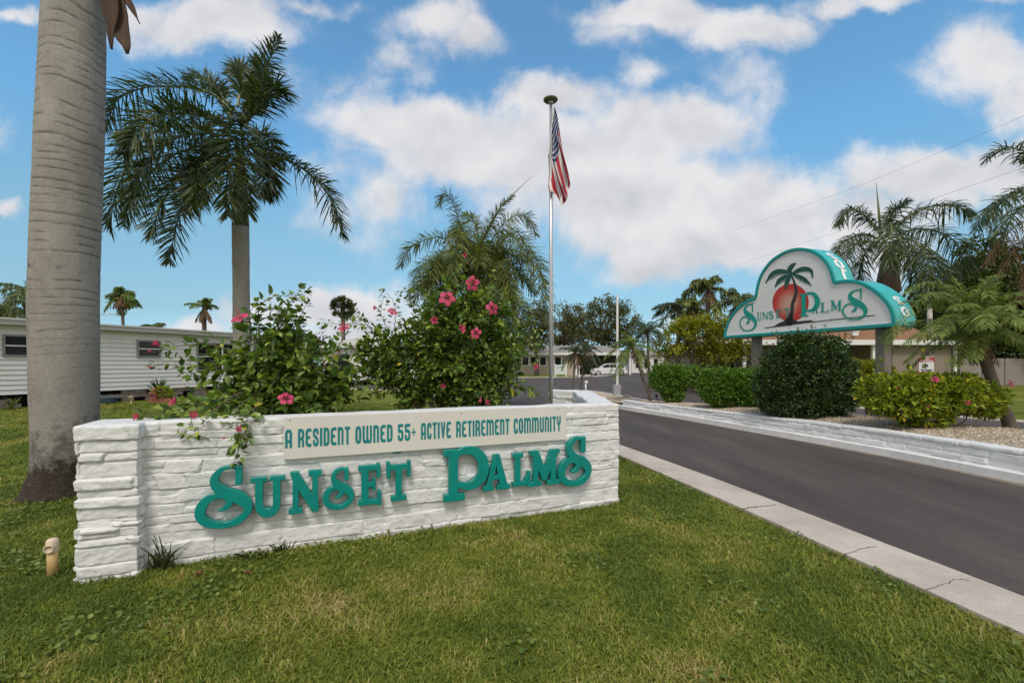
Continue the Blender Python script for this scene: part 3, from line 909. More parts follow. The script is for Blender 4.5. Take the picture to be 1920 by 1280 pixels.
def asphalt():
    m, nt, b = new_mat('asphalt')
    n = tex_noise(nt, 150, 4, .7); n2 = tex_noise(nt, .9, 6, .6, stretch=(1.6, .28, 1)); n3 = tex_noise(nt, 12, 5, .6)
    c = ramp(nt, n2.outputs[0], [(.32, (.058, .047, .041)), (.52, (.084, .068, .060)), (.70, (.118, .097, .085))]).outputs[0]
    c = mixrgb(nt, .8, c, ramp(nt, n.outputs[0], [(.3, (.5, .5, .5)), (.6, (1.15, 1.15, 1.15)), (.74, (1.9, 1.85, 1.8))]).outputs[0], 'MULTIPLY')
    c = mixrgb(nt, .35, c, ramp(nt, n3.outputs[0], [(.35, (.75, .75, .75)), (.65, (1.2, 1.2, 1.2))]).outputs[0], 'MULTIPLY')
    nt.links.new(c, b.inputs['Base Color']); b.inputs['Roughness'].default_value = .82
    b.inputs['Specular IOR Level'].default_value = .35
    bump(nt, b, n.outputs[0], .5, .004)
    return m
M_ASPH = asphalt()
def grassground():
    m, nt, b = new_mat('lawn_ground')
    n = tex_noise(nt, .55, 7, .65); n2 = tex_noise(nt, 26, 6, .7); n3 = tex_noise(nt, 3.2, 5, .6)
    c = ramp(nt, n.outputs[0], [(.3, (.110, .130, .024)), (.5, (.168, .190, .034)), (.7, (.22, .225, .05))]).outputs[0]
    c = mixrgb(nt, .9, c, ramp(nt, n2.outputs[0], [(.3, (.45, .5, .4)), (.68, (1.35, 1.35, 1.2))]).outputs[0], 'MULTIPLY')
    c = mixrgb(nt, .6, c, ramp(nt, n3.outputs[0], [(.35, (.75, .8, .7)), (.7, (1.25, 1.15, 1.1))]).outputs[0], 'MULTIPLY')
    nt.links.new(c, b.inputs['Base Color']); b.inputs['Roughness'].default_value = .95
    b.inputs['Specular IOR Level'].default_value = .1
    bump(nt, b, n2.outputs[0], 1.0, .03)
    return m
M_LAWN = grassground()
def gravelmat():
    m, nt, b = new_mat('pale_gravel')
    tcn = nt.nodes.new('ShaderNodeTexCoord'); v = nt.nodes.new('ShaderNodeTexVoronoi'); v.inputs['Scale'].default_value = 38
    nt.links.new(tcn.outputs['Object'], v.inputs['Vector'])
    sp = nt.nodes.new('ShaderNodeSeparateColor'); nt.links.new(v.outputs['Color'], sp.inputs[0])
    c = ramp(nt, sp.outputs[0], [(0, (.25, .18, .12)), (.35, (.42, .33, .24)), (.7, (.56, .47, .36)), (1, (.68, .62, .54))]).outputs[0]
    c = mixrgb(nt, 1, c, ramp(nt, v.outputs['Distance'], [(.3, (1, 1, 1)), (.8, (.6, .58, .55))]).outputs[0], 'MULTIPLY')
    nt.links.new(c, b.inputs['Base Color']); b.inputs['Roughness'].default_value = .9
    inv = nt.nodes.new('ShaderNodeMath'); inv.operation = 'SUBTRACT'; inv.inputs[0].default_value = 1; nt.links.new(v.outputs['Distance'], inv.inputs[1])
    bump(nt, b, inv.outputs[0], 1.0, .02)
    return m
M_GRAVEL = gravelmat()
def island_mat(name, stops, rough=.85, bmp=0):
    m, nt, b = new_mat(name)
    g = nt.nodes.new('ShaderNodeNewGeometry')
    r = ramp(nt, g.outputs['Random Per Island'], stops)
    nt.links.new(r.outputs[0], b.inputs['Base Color']); b.inputs['Roughness'].default_value = rough
    return m
M_PEB = island_mat('pebbles', [(0, (.24, .17, .11)), (.3, (.42, .33, .24)), (.65, (.56, .47, .36)), (1, (.72, .66, .58))])
def bark(name, a, b_, c_, rings=9.0, ring_s=.35, low=None, spots=True):
    m, nt, b = new_mat(name)
    n = tex_noise(nt, 2.4, 8, .7, stretch=(1, 1, .5)); n2 = tex_noise(nt, 40, 6, .7, stretch=(1, 1, 1.6))
    c = ramp(nt, n.outputs[0], [(.28, a), (.5, b_), (.74, c_)]).outputs[0]
    c = mixrgb(nt, .8, c, ramp(nt, n2.outputs[0], [(.3, (.72, .72, .72)), (.5, (1, 1, 1)), (.72, (1.28, 1.28, 1.25))]).outputs[0], 'MULTIPLY')
    tcn = nt.nodes.new('ShaderNodeTexCoord')
    w = nt.nodes.new('ShaderNodeTexWave'); w.wave_type = 'BANDS'; w.bands_direction = 'Z'; w.wave_profile = 'SAW'
    w.inputs['Scale'].default_value = rings / 6.2832 * 2; w.inputs['Distortion'].default_value = 2.2; w.inputs['Detail'].default_value = 3
    w.inputs['Detail Scale'].default_value = .7
    nt.links.new(tcn.outputs['Object'], w.inputs['Vector'])
    rw = ramp(nt, w.outputs['Fac'], [(0, (.62, .6, .58)), (.08, (1, 1, 1)), (.9, (1.05, 1.05, 1.04)), (1, (.9, .9, .9))])
    nmask = tex_noise(nt, 1.7, 4, .6)
    rm = ramp(nt, nmask.outputs[0], [(.35, (.15,) * 3), (.6, (1, 1, 1))])
    fac = nt.nodes.new('ShaderNodeMath'); fac.operation = 'MULTIPLY'; fac.inputs[1].default_value = ring_s * 1.8
    nt.links.new(rm.outputs[0], fac.inputs[0])
    c = mixrgb(nt, fac.outputs[0], c, rw.outputs[0], 'MULTIPLY')
    if low:
        sp = nt.nodes.new('ShaderNodeSeparateXYZ'); nt.links.new(tcn.outputs['Object'], sp.inputs[0])
        n4 = tex_noise(nt, 3.0, 8, .75)
        ma = nt.nodes.new('ShaderNodeMath'); ma.operation = 'MULTIPLY_ADD'; ma.inputs[1].default_value = low[1]; nt.links.new(n4.outputs[0], ma.inputs[0])
        mz = nt.nodes.new('ShaderNodeMath'); mz.operation = 'MULTIPLY'; mz.inputs[1].default_value = -low[2]; nt.links.new(sp.outputs[2], mz.inputs[0])
        nt.links.new(mz.outputs[0], ma.inputs[2])
        rl = ramp(nt, ma.outputs[0], [(low[3], (0, 0, 0)), (low[3] + .26, (1, 1, 1))])
        c = mixrgb(nt, rl.outputs[0], c, low[0])
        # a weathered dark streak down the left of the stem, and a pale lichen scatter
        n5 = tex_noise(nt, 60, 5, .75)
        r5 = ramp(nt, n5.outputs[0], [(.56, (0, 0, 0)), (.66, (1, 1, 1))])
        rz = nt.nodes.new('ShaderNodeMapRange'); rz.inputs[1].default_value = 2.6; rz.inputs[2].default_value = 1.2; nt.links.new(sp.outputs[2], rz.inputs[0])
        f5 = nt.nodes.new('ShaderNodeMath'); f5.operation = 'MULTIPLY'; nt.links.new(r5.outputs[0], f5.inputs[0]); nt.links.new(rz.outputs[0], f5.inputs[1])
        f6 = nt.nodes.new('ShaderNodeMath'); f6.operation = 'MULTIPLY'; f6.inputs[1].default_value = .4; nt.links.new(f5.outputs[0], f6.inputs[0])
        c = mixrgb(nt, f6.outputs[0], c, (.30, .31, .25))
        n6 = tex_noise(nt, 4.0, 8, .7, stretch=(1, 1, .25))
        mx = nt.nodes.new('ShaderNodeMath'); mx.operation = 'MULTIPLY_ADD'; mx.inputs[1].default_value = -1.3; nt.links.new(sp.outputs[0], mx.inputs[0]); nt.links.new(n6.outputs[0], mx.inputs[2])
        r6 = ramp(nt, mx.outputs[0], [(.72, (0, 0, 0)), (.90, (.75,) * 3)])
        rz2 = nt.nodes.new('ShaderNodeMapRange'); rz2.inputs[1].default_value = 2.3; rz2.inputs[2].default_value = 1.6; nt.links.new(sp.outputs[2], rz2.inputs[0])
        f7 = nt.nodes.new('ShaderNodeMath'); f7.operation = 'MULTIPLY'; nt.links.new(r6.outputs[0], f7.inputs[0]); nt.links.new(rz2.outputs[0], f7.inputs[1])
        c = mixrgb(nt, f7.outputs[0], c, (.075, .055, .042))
    if low:
        ar_ = nt.nodes.new('ShaderNodeAttribute'); ar_.attribute_name = 'ring'
        c = mixrgb(nt, ar_.outputs['Fac'], c, (.085, .07, .06))
    nt.links.new(c, b.inputs['Base Color']); b.inputs['Roughness'].default_value = .88
    b.inputs['Specular IOR Level'].default_value = .2
    mb_ = nt.nodes.new('ShaderNodeMath'); mb_.operation = 'MULTIPLY_ADD'; mb_.inputs[1].default_value = .5
    nt.links.new(w.outputs['Fac'], mb_.inputs[0]); nt.links.new(n2.outputs[0], mb_.inputs[2])
    bump(nt, b, mb_.outputs[0], .6, .008)
    return m
M_ROYAL = bark('royal_palm_bark', (.235, .215, .195), (.315, .295, .27), (.385, .365, .34), 26, .30, ((.045, .034, .027), 1.4, .60, .22))
M_ROYAL2 = bark('smooth_palm_bark', (.23, .21, .195), (.33, .305, .285), (.41, .385, .36), 24, .35)
M_PALMB = bark('rough_palm_bark', (.07, .055, .045), (.13, .105, .085), (.21, .18, .15), 40, .6)
M_SHAFT = simple('crownshaft_green', (.085, .11, .045), .5, var=.25, scale=7, stretch=(2, 2, .3))
M_SHAFTBR = simple('crownshaft_brown', (.12, .075, .06), .6, var=.25, scale=7, stretch=(2, 2, .3))
M_BARK = bark('tree_bark', (.05, .04, .032), (.09, .072, .058), (.14, .115, .095), 3, .1)
M_TWIG = simple('twig', (.13, .10, .06), .8, var=.3, scale=12)
M_TWIGG = simple('green_twig', (.12, .13, .045), .7, var=.3, scale=12)
M_STEMG = simple('frond_stem', (.13, .15, .05), .5, var=.2, scale=6)
M_DEAD = island_mat('dead_frond', [(0, (.10, .055, .025)), (.5, (.17, .10, .045)), (1, (.26, .17, .085))])
L_ROYAL = leafmat('royal_palm_leaf', [(0, (0.025, 0.044, 0.009)), (.5, (0.045, 0.076, 0.016)), (.9, (0.080, 0.109, 0.023)), (1, (0.154, 0.152, 0.031))], .38, .22, .5)
L_FOX = leafmat('foxtail_leaf', [(0, (0.063, 0.087, 0.018)), (.5, (0.118, 0.157, 0.029)), (.9, (0.194, 0.221, 0.040)), (1, (0.371, 0.303, 0.066))], .45, .25)
L_FAR = leafmat('far_palm_leaf', [(0, (0.055, 0.086, 0.024)), (.5, (0.102, 0.140, 0.040)), (1, (0.187, 0.203, 0.066))], .5, .22)
L_DATE = leafmat('date_palm_leaf', [(0, (0.087, 0.140, 0.026)), (.5, (0.158, 0.232, 0.044)), (1, (0.301, 0.347, 0.073))], .45, .3)
L_DATEB = leafmat('bluish_date_palm_leaf', [(0, (.04, .075, .035)), (.5, (.07, .11, .05)), (1, (.12, .16, .08))], .45, .3)
L_HIB = leafmat('hibiscus_leaf', [(0, (0.049, 0.095, 0.020)), (.4, (0.101, 0.183, 0.030)), (.8, (0.193, 0.285, 0.043)), (.985, (0.316, 0.388, 0.058)), (1, (0.677, 0.593, 0.066))], .33, .25, .5)
L_DARKB = leafmat('dark_shrub_leaf', [(0, (0.019, 0.043, 0.015)), (.5, (0.043, 0.088, 0.024)), (.92, (0.088, 0.146, 0.037)), (1, (0.215, 0.273, 0.062))], .38, .15, .45)
L_HEDGE = leafmat('hedge_leaf', [(0, (0.056, 0.121, 0.015)), (.5, (0.116, 0.233, 0.026)), (1, (0.216, 0.369, 0.042))], .42, .25, .4)
L_YELLOW = leafmat('yellow_green_leaf', [(0, (0.099, 0.147, 0.015)), (.5, (0.215, 0.284, 0.024)), (.95, (0.398, 0.448, 0.039)), (1, (0.745, 0.517, 0.033))], .42, .3, .4)
L_GOLD = leafmat('golden_shrub_leaf', [(0, (0.125, 0.153, 0.015)), (.5, (0.261, 0.278, 0.024)), (1, (0.467, 0.448, 0.039))], .5, .3, .3, (.6, .65, 1.2))
L_OAK = leafmat('oak_leaf', [(0, (0.067, 0.079, 0.028)), (.5, (0.124, 0.134, 0.043)), (1, (0.214, 0.218, 0.070))], .5, .2, .3, (.25, .7, 1.25))
L_FIG = leafmat('dark_tree_leaf', [(0, (0.025, 0.045, 0.011)), (.5, (0.059, 0.090, 0.020)), (1, (0.150, 0.179, 0.033))], .45, .15, .35, (.3, .5, 1.2))

# ------------------------------------------------------------------ ground, lanes, walk
def flat_sheet(name, pts, z, mat, thick=0.0, kind='structure'):
    mb = MB()
    P2 = [Vector((p[0], p[1], 0)) for p in pts]
    t = tessellate_polygon([P2])
    n = len(pts)
    V = [(p[0], p[1], z) for p in pts]
    mb.add(V, [list(x) for x in t])
    if thick:
        V2 = V + [(p[0], p[1], z - thick) for p in pts]
        mb.add(V2, [[i, (i + 1) % n, n + (i + 1) % n, n + i] for i in range(n)])
    o = mb.build(name, mat)
    recalc(o)
    if thick == 0 and o.data.polygons[0].normal.z < 0:
        o.data.flip_normals()
    return tag(o, kind=kind)
mb = MB(); mb.add([(-700, -300, -.004), (700, -300, -.004), (700, 900, -.004), (-700, 900, -.004)], [[0, 1, 2, 3]])
tag(mb.build('ground', M_LAWN), kind='structure')

EDGE_L = [(4.05, -3.0), (3.62, .2), (3.14, 2.79), (2.98, 3.55), (2.74, 4.74), (2.38, 6.3), (1.89, 8.14), (1.35, 10.0), (.7, 12.2), (-.3, 15.0), (-2.0, 19.5), (-4.6, 24.0), (-10, 27.5), (-25, 29.5), (-90, 31)]
EDGE_L = [tuple(p[:2]) for p in catmull([(a, b, 0) for a, b in EDGE_L[:11]], 60)] + EDGE_L[11:]
FAR = [(-90, 47), (-12, 48), (2, 48.5), (7, 50), (11, 56), (12, 66), (20, 120), (32, 120), (22, 66), (22, 54), (30, 48), (60, 46)]
EDGE_R = [(60, 40), (34, 38), (22, 32), (14.5, 25), (11.6, 19), (11.2, 15), (11.96, 12.5), (12.66, 11.25), (14.2, 8), (16, 2), (17, -3)]
flat_sheet('road', EDGE_L + FAR + EDGE_R, 0.003, M_ASPH)
WALK_OUT = []
for i, p in enumerate(EDGE_L):
    a = np.array(EDGE_L[max(0, i - 1)]); b = np.array(EDGE_L[min(len(EDGE_L) - 1, i + 1)])
    t = (b - a) / np.linalg.norm(b - a); nrm_ = np.array((-t[1], t[0]))
    w = .50 if p[1] < 6 else max(.30, .5 - (p[1] - 6) * .03)
    WALK_OUT.append((p[0] + nrm_[0] * w, p[1] + nrm_[1] * w))
def strip_mesh(name, A, B, z, mat, z0=-.05, cracks=True):
    """paving between the two edges, cut into slabs by narrow joints"""
    mb = MB()
    n = len(A)
    V = []
    for a, b in zip(A, B):
        a = np.array(a); b = np.array(b); t = (b - a) / np.linalg.norm(b - a)
        V += [(a[0], a[1], z0), (a[0], a[1], z - .006), tuple(a + t * .012) + (z,), tuple(b - t * .012) + (z,), (b[0], b[1], z - .006), (b[0], b[1], z0)]
    fs = []
    for i in range(n - 1):
        for k in range(5):
            fs.append([i * 6 + k, i * 6 + k + 1, (i + 1) * 6 + k + 1, (i + 1) * 6 + k])
    mb.add(V, fs)
    o = mb.build(name, mat); recalc(o)
    return tag(o, kind='structure')
strip_mesh('sidewalk', EDGE_L[:64], WALK_OUT[:64], .035, M_WALK)
# joints and cracks in the walk: thin dark soil lines lying in it
M_SOIL = simple('soil', (.055, .042, .030), .95, var=.3, scale=20)
def crack(pts, w, z=.0375):
    mb = MB(); rng = np.random.RandomState(int(abs(pts[0][0]) * 1000) % 999)
    q = catmull([(p[0], p[1], z) for p in pts], 26)
    q[:, :2] += rng.normal(0, .006, (26, 2))
    d = np.gradient(q, axis=0); nn = np.stack([-d[:, 1], d[:, 0], d[:, 2] * 0], 1); nn /= np.linalg.norm(nn, axis=1)[:, None]
    ww = (w * rng.uniform(.4, 1.2, 26))[:, None]
    V = np.concatenate([q - nn * ww / 2, q + nn * ww / 2])
    mb.add(V, [[i, i + 1, 27 + i, 26 + i] for i in range(25)])
    return mb
ck = [crack([G(1373, 957, .035), G(1410, 951, .035), G(1454, 946, .035)], .016), crack([G(1576, 1047, .035), G(1600, 1033, .035), G(1644, 1024, .035)], .007), crack([G(1713, 1110, .035), G(1760, 1098, .035), G(1800, 1085, .035), G(1818, 1090, .035)], .005)]
mall = MB()
for c in ck:
    mall.add(np.concatenate(c.v), [f for f in c.f])
tag(mall.build('sidewalk_joints', M_SOIL), kind='structure')

# median island: kerb, low stone wall, gravel
NEAR = [(7.35, -2.5), (6.85, 1.5), (6.45, 3.8), (6.19, 5.5), (5.86, 7.28), (5.30, 9.2), (4.31, 12.5), (3.58, 14.55), (3.15, 17.5), (2.85, 20.5), (2.85, 22.8)]
FARM = [(3.3, 24.3), (3.95, 23.6), (4.45, 21.5), (5.0, 18.0), (6.1, 14.0), (7.6, 10.9), (8.45, 9.2), (9.0, 8.0), (9.45, 6.5), (9.9, 4.0), (10.6, 0), (11.0, -2.5)]
NEARc = [tuple(p[:2]) for p in catmull([(a, b, 0) for a, b in NEAR], 70)]
FARc = [tuple(p[:2]) for p in catmull([(a, b, 0) for a, b in FARM], 60)]
ISLE = NEARc + FARc
def offset_line(L, d):
    L = np.array(L); T = np.gradient(L, axis=0); T /= np.linalg.norm(T, axis=1)[:, None]
    N = np.stack([T[:, 1], -T[:, 0]], 1)
    return [tuple(p) for p in L + N * d]
def isle_z(x, y):
    """height of the gravel"""
    k = np.clip((17.5 - y) / 6.0, 0, 1)
    return .11 + .20 * k * k * (3 - 2 * k)
M_KERB = simple('painted_kerb', (.74, .73, .71), .7, var=.12, scale=7, bmp=.5, bscale=60, bdist=.006)
IN1 = offset_line(ISLE, .14)
strip_mesh('kerb', ISLE + [ISLE[0]], IN1 + [IN1[0]], .12, M_KERB)
# gravel surface (triangulated grid inside the island)
mb = MB()
inn = offset_line(ISLE, .16)
N1 = offset_line(NEARc, .15); N2 = offset_line(FARc, .13)
gx = []
rows = 70
nn_ = np.array(N1); ff_ = np.array(N2)[::-1]
def resample(L, n):
    L = np.array(L, float); s = np.concatenate([[0], np.cumsum(np.linalg.norm(np.diff(L, axis=0), axis=1))])
    q = np.linspace(0, s[-1], n); return np.stack([np.interp(q, s, L[:, 0]), np.interp(q, s, L[:, 1])], 1)
nn_ = resample(nn_, 110); ff_ = resample(ff_, 110)
K = 26
V = []
for i in range(110):
    for k in range(K):
        t = k / (K - 1); p = nn_[i] * (1 - t) + ff_[i] * t
        z = float(isle_z(p[0], p[1])) + .10 * math.sin(math.pi * t) * float(np.clip((16 - p[1]) / 8, 0, 1)) + (float(fbm(p[0] * 1.3, p[1] * 1.3, 0, 3)) - .5) * .07 * min(1, 6 * t, 6 * (1 - t))
        V.append((p[0], p[1], z))
mb.add(V, [[i * K + k, i * K + k + 1, (i + 1) * K + k + 1, (i + 1) * K + k] for i in range(109) for k in range(K - 1)])
o = tag(mb.build('gravel_bed', M_GRAVEL, smooth=True), kind='structure'); recalc(o)
if o.data.polygons[500].normal.z < 0: o.data.flip_normals()
GV = np.array(V).reshape(110, K, 3)
def gravel_z(x, y):
    d = (GV[..., 0] - x) ** 2 + (GV[..., 1] - y) ** 2
    return float(GV.reshape(-1, 3)[d.argmin()][2])
# loose pebbles lying on the gravel
rng = np.random.RandomState(8)
oct_v = np.array([(1, 0, 0), (0, 1, 0), (-1, 0, 0), (0, -1, 0), (0, 0, .7), (0, 0, -.7), (.6, .6, .3), (-.6, .6, .35), (-.6, -.6, .3), (.6, -.6, .25)], float)
oct_f = [np.array([(0, 6, 4), (6, 1, 4), (1, 7, 4), (7, 2, 4), (2, 8, 4), (8, 3, 4), (3, 9, 4), (9, 0, 4), (0, 5, 6), (6, 5, 1), (1, 5, 7), (7, 5, 2), (2, 5, 8), (8, 5, 3), (3, 5, 9), (9, 5, 0)])]
n = 24000
ii = rng.rand(n) ** .75 * 108; ii = np.clip(ii, 22, 108); kk = rng.rand(n) * (K - 1.001)
i0 = ii.astype(int); k0 = kk.astype(int); fi = (ii - i0)[:, None]; fk = (kk - k0)[:, None]
O = GV[i0, k0] * (1 - fi) * (1 - fk) + GV[i0 + 1, k0] * fi * (1 - fk) + GV[i0, k0 + 1] * (1 - fi) * fk + GV[i0 + 1, k0 + 1] * fi * fk
A = rng.normal(size=(n, 3)); A[:, 2] *= .35
B = rot_basis(A, np.tile((0., 0., 1.), (n, 1))) * (rng.uniform(.009, .024, n)[:, None, None]) * rng.uniform(.6, 1.2, (n, 1, 3))
mb = MB(); mb.inst(oct_v, oct_f, B, O)
tag(mb.build('pebbles', M_PEB), 'loose pale tan pebbles covering the raised median bed', 'gravel', kind='stuff')

# low stacked-stone wall along the lane side of the median
nw = [p for p in resample(NEARc, 400) if p[1] < 15.0]
nw = np.array(nw)[::-1] if nw[0][1] < nw[-1][1] else np.array(nw)
wall_out = offset_line(nw[::-1], .15); wall_in = offset_line(nw[::-1], .36)
poly = [tuple(p) for p in resample(wall_out, 60)] + [tuple(p) for p in resample(wall_in, 60)[::-1]]
ar = sum(poly[i][0] * poly[(i + 1) % len(poly)][1] - poly[(i + 1) % len(poly)][0] * poly[i][1] for i in range(len(poly)))
if ar < 0: poly = poly[::-1]
lw_ = stone_prism('low_stone_wall', poly, .06, .32, M_STONE, None, 12, .0135, .030, (.06, .10), (.25, .8), .055, .012,
                  zprof=lambda p: (.32 - .10 * np.clip((p[:, 1] - 8.0) / 6.0, 0, 1)), gap=.014, gapd=.014)
tag(lw_, 'long low white painted stone wall curving along the median kerb', 'wall')
# far edging of the median is the same kerb; pavement beyond the second lane
A2 = [(11.6, 19), (11.2, 15), (11.96, 12.5), (12.66, 11.25), (14.2, 8), (16, 2)]
A2 = [tuple(p[:2]) for p in catmull([(a, b, 0) for a, b in A2], 40)]
strip_mesh('pavement', A2, offset_line(A2, -.45), .04, M_WALK)
# kerb line on the far side of the cross street
A3 = FAR[:6]
strip_mesh('far_kerb', A3, offset_line(A3, -.35), .10, M_CONC)
flat_sheet('driveway', [(9.5, 52.5), (12.0, 57), (15.5, 68), (9, 68.5), (7.5, 62)], .008, M_CONC)

# pale sand washed against the median kerb
rng = np.random.RandomState(12)
q = np.array(NEARc); T = np.gradient(q, axis=0); T /= np.linalg.norm(T, axis=1)[:, None]; N_ = np.stack([T[:, 1], -T[:, 0]], 1)
w_s = .05 + .20 * fbm(q[:, 1] * 1.3, q[:, 1] * 0 + 2, 0, 3) * np.clip((11 - q[:, 1]) / 5, 0.1, 1)
qo = q - N_ * w_s[:, None]; qi = q + N_ * .01
mb = MB(); mb.add(np.concatenate([np.c_[qi, np.full(len(q), .0062)], np.c_[qo, np.full(len(q), .0062)]]), [[i, i + 1, len(q) + i + 1, len(q) + i] for i in range(len(q) - 1)])
o = tag(mb.build('kerb_sand', simple('kerb_sand', (.21, .17, .13), .95, var=.35, scale=9, bmp=.6, bscale=120, bdist=.004)), kind='structure')
if o.data.polygons[3].normal.z < 0: o.data.flip_normals()
# ------------------------------------------------------------------ the entrance sign wall
RC = np.array((1.109, 4.776)); D2 = np.array((.9245, .3812))       # right corner, direction left->right
L0 = RC - D2 * 4.33
NF = np.array((.3812, -.9245))                                     # facing the viewer
HW = 1.035
def WP(u, b, z): p = L0 + D2 * u + NF * b; return (p[0], p[1], z)
def W_inv(px, py, off):
    """photo position -> (u, z) on the plane 'off' in front of the wall"""
    a = (px - 960) / F; q = L0 + NF * off
    u = (a * q[1] - q[0]) / (D2[0] - a * D2[1])
    y = q[1] + D2[1] * u
    return u, H - (py - HY) / F * y
sw = root('sign_wall', tuple(L0) + (0,), 'white painted stacked stone entrance wall carrying the big teal letters', 'sign wall')
def quad(u0, u1, b0, b1): return [WP(u0, b0, 0)[:2], WP(u1, b0, 0)[:2], WP(u1, b1, 0)[:2], WP(u0, b1, 0)[:2]]
stone_prism('front_wall', quad(.18, 4.33, 0, -.24), -.03, HW + .03, M_STONE, sw, 5, .0085, .018, (.055, .13), (.14, .65), .075, .006, gap=.007, gapd=.009)
stone_prism('end_column', quad(-.03, .285, .10, -.26), -.03, HW + .035, M_STONE, sw, 21, .0085, .032, (.05, .15), (.10, .40), .105, .012, gap=.010, gapd=.013)
SB = [(1.109, 4.80), (1.235, 7.40), (.70, 7.72), (.62, 7.50), (.985, 7.28), (.86, 4.85)]
stone_prism('side_wall', SB, -.03, HW + .022, M_STONE, sw, 44, .014, .026, (.05, .11), (.2, .7), .08, .012)
# cream board with its line of lettering
bd = MB()
bd.obox(tuple(L0) + (0,), tuple(D2) + (0,), tuple(NF) + (0,), 1.192, 3.690, .015, .047, .709, 1.040)
board = bd.build('sign_board', M_BOARD, sw)
bv = board.modifiers.new('b', 'BEVEL'); bv.width = .003; bv.segments = 2
scr = MB()
for u, z in ((1.235, 1.015), (2.62, 1.015), (3.60, 1.015)):
    scr.lathe(WP(u, .047, z), [(.005, 0), (.005, .002)], 8, tuple(NF) + (0,))
scr.build('screws', M_DARK, board)
e1 = tuple(D2) + (0,); e3 = tuple(NF) + (0,)
words_ = [('A', 534.5, 547.5), ('RESIDENT', 559, 656), ('OWNED', 666.5, 736), ('55+', 746, 779), ('ACTIVE', 789.5, 845.5), ('RETIREMENT', 855.5, 955), ('COMMUNITY', 963.5, 1051.5)]
for wd_, xa, xb in words_:
    ua = W_inv(xa, 800, .049)[0]; ub = W_inv(xb, 800, .049)[0]
    gp = 13
    tw = sum(DECO[c][0] for c in wd_) + gp * (len(wd_) - 1)
    sc = (ub - ua) / tw
    x = 0; loops = []
    for c in wd_:
        wid, sh = DECO[c]
        for lp in contours(sh, 60, 1.3):
            loops.append(lp + np.array((x, 0)))
        x += wid + gp
    # lettering runs between these two heights on the board
    z0, z1 = .800, .942
    plane_mesh('word', loops, lambda a, b, ua=ua, sc=sc: (ua + a * sc, z0 + b / 100 * (z1 - z0)), WP(0, .047, 0), e1, (0, 0, 1), e3, .002, 0, M_TEALFLAT, board)
ud, zd = W_inv(745, 847, .03)
plane_mesh('paint_smudge', contours([('s', [(0, 0, 4), (14, 3, 8), (30, 0, 4)]), ('s', [(14, 2, 4), (16, -7, 2)])], 60), lambda a, b: (ud + (a - 15) * .0022, zd + b * .0022), WP(0, .024, 0), e1, (0, 0, 1), e3, .004, 0, M_TEALFLAT, sw)
# the raised letters
boxes = [('S', 364, 475, 870, 996), ('U', 469, 536, 891, 973), ('N', 541, 605, 881, 964), ('S', 605, 666, 875, 958), ('E', 672, 716.6, 868, 951), ('T', 725, 772, 863, 940.5),
         ('P', 832, 919, 835, 940.5), ('A', 907, 959, 850, 920.5), ('L', 962, 997, 848, 915.5), ('M', 994.5, 1051.5, 842, 911.5), ('S', 1047, 1111.5, 817, 914)]
OFF, DEP = .035, .055
for ch, x0, x1, y0, y1 in boxes:
    off = OFF + DEP
    x1 -= 1.5
    xc = (x0 + x1) / 2
    u0, _ = W_inv(x0, 900, off); u1, _ = W_inv(x1, 900, off)
    sl = lambda y: -(y - HY) * .00052         # how fast level lines climb to the right in the photo
    zt = W_inv(xc, y0 - sl(y0) * (x1 - x0) * .5 * .6, off)[1]
    zb = W_inv(xc, y1 + sl(y1) * (x1 - x0) * .5 * .6, off)[1]
    sh = SWIRL_S if ch == 'S' else LET[ch]
    lps = contours(sh, 190 if ch != 'U' else 173, (-1 if y1 < 960 else -4) if ch == 'S' else 1.6)
    allp = np.concatenate(lps); mn, mx = allp.min(0), allp.max(0)
    f = lambda a, b, mn=mn, mx=mx, u0=u0, u1=u1, zb=zb, zt=zt: (u0 + (a - mn[0]) / (mx[0] - mn[0]) * (u1 - u0), zb + (b - mn[1]) / (mx[1] - mn[1]) * (zt - zb))
    plane_mesh('letter', lps, f, WP(0, OFF, 0), e1, (0, 0, 1), e3, DEP, .004, M_TEAL, sw)

# ------------------------------------------------------------------ the cloud-shaped sign on the median
YR = 9.14; YL = 13.3
QR = np.array(((1680 - 960) / F * YR, YR)); QL = np.array(((1360 - 960) / F * YL, YL))
DS = (QR - QL) / np.linalg.norm(QR - QL); NS = np.array((DS[1], -DS[0]))
if NS @ (-QR) < 0: NS = -NS
ZB = H + 70 / F * YR
def S_inv(px, py, off=0.0):
    a = (px - 960) / F; q = QL + NS * off
    s = (a * q[1] - q[0]) / (DS[0] - a * DS[1])
    y = q[1] + DS[1] * s
    return s, H - (py - HY) / F * y
cs = root('entrance_sign', (float((QL + QR)[0] / 2), float((QL + QR)[1] / 2), .2), 'white and teal cloud-shaped sign with red sun and palm on two posts', 'sign')
def C5(pts): return [(1340 + p[0] / 5.053, 450 + p[1] / 5.053) + tuple(p[2:]) for p in pts]
outl = C5([(92, 940), (96, 880), (112, 820), (140, 750), (185, 680), (240, 622), (310, 572), (382, 545), (392, 500), (405, 430), (430, 350), (470, 275), (530, 200), (600, 145), (690, 98), (790, 75),
           (880, 80), (960, 108), (1030, 155), (1085, 220), (1125, 300), (1150, 390), (1230, 378), (1330, 380), (1420, 405), (1520, 460), (1600, 525), (1665, 600), (1705, 680), (1722, 760), (1725, 802)])
pl = [S_inv(*p) for p in outl]
zb_ = (pl[0][1] + pl[-1][1]) / 2
pl = [(a, b) for a, b in pl]; pl[0] = (pl[0][0], zb_); pl[-1] = (pl[-1][0], zb_)
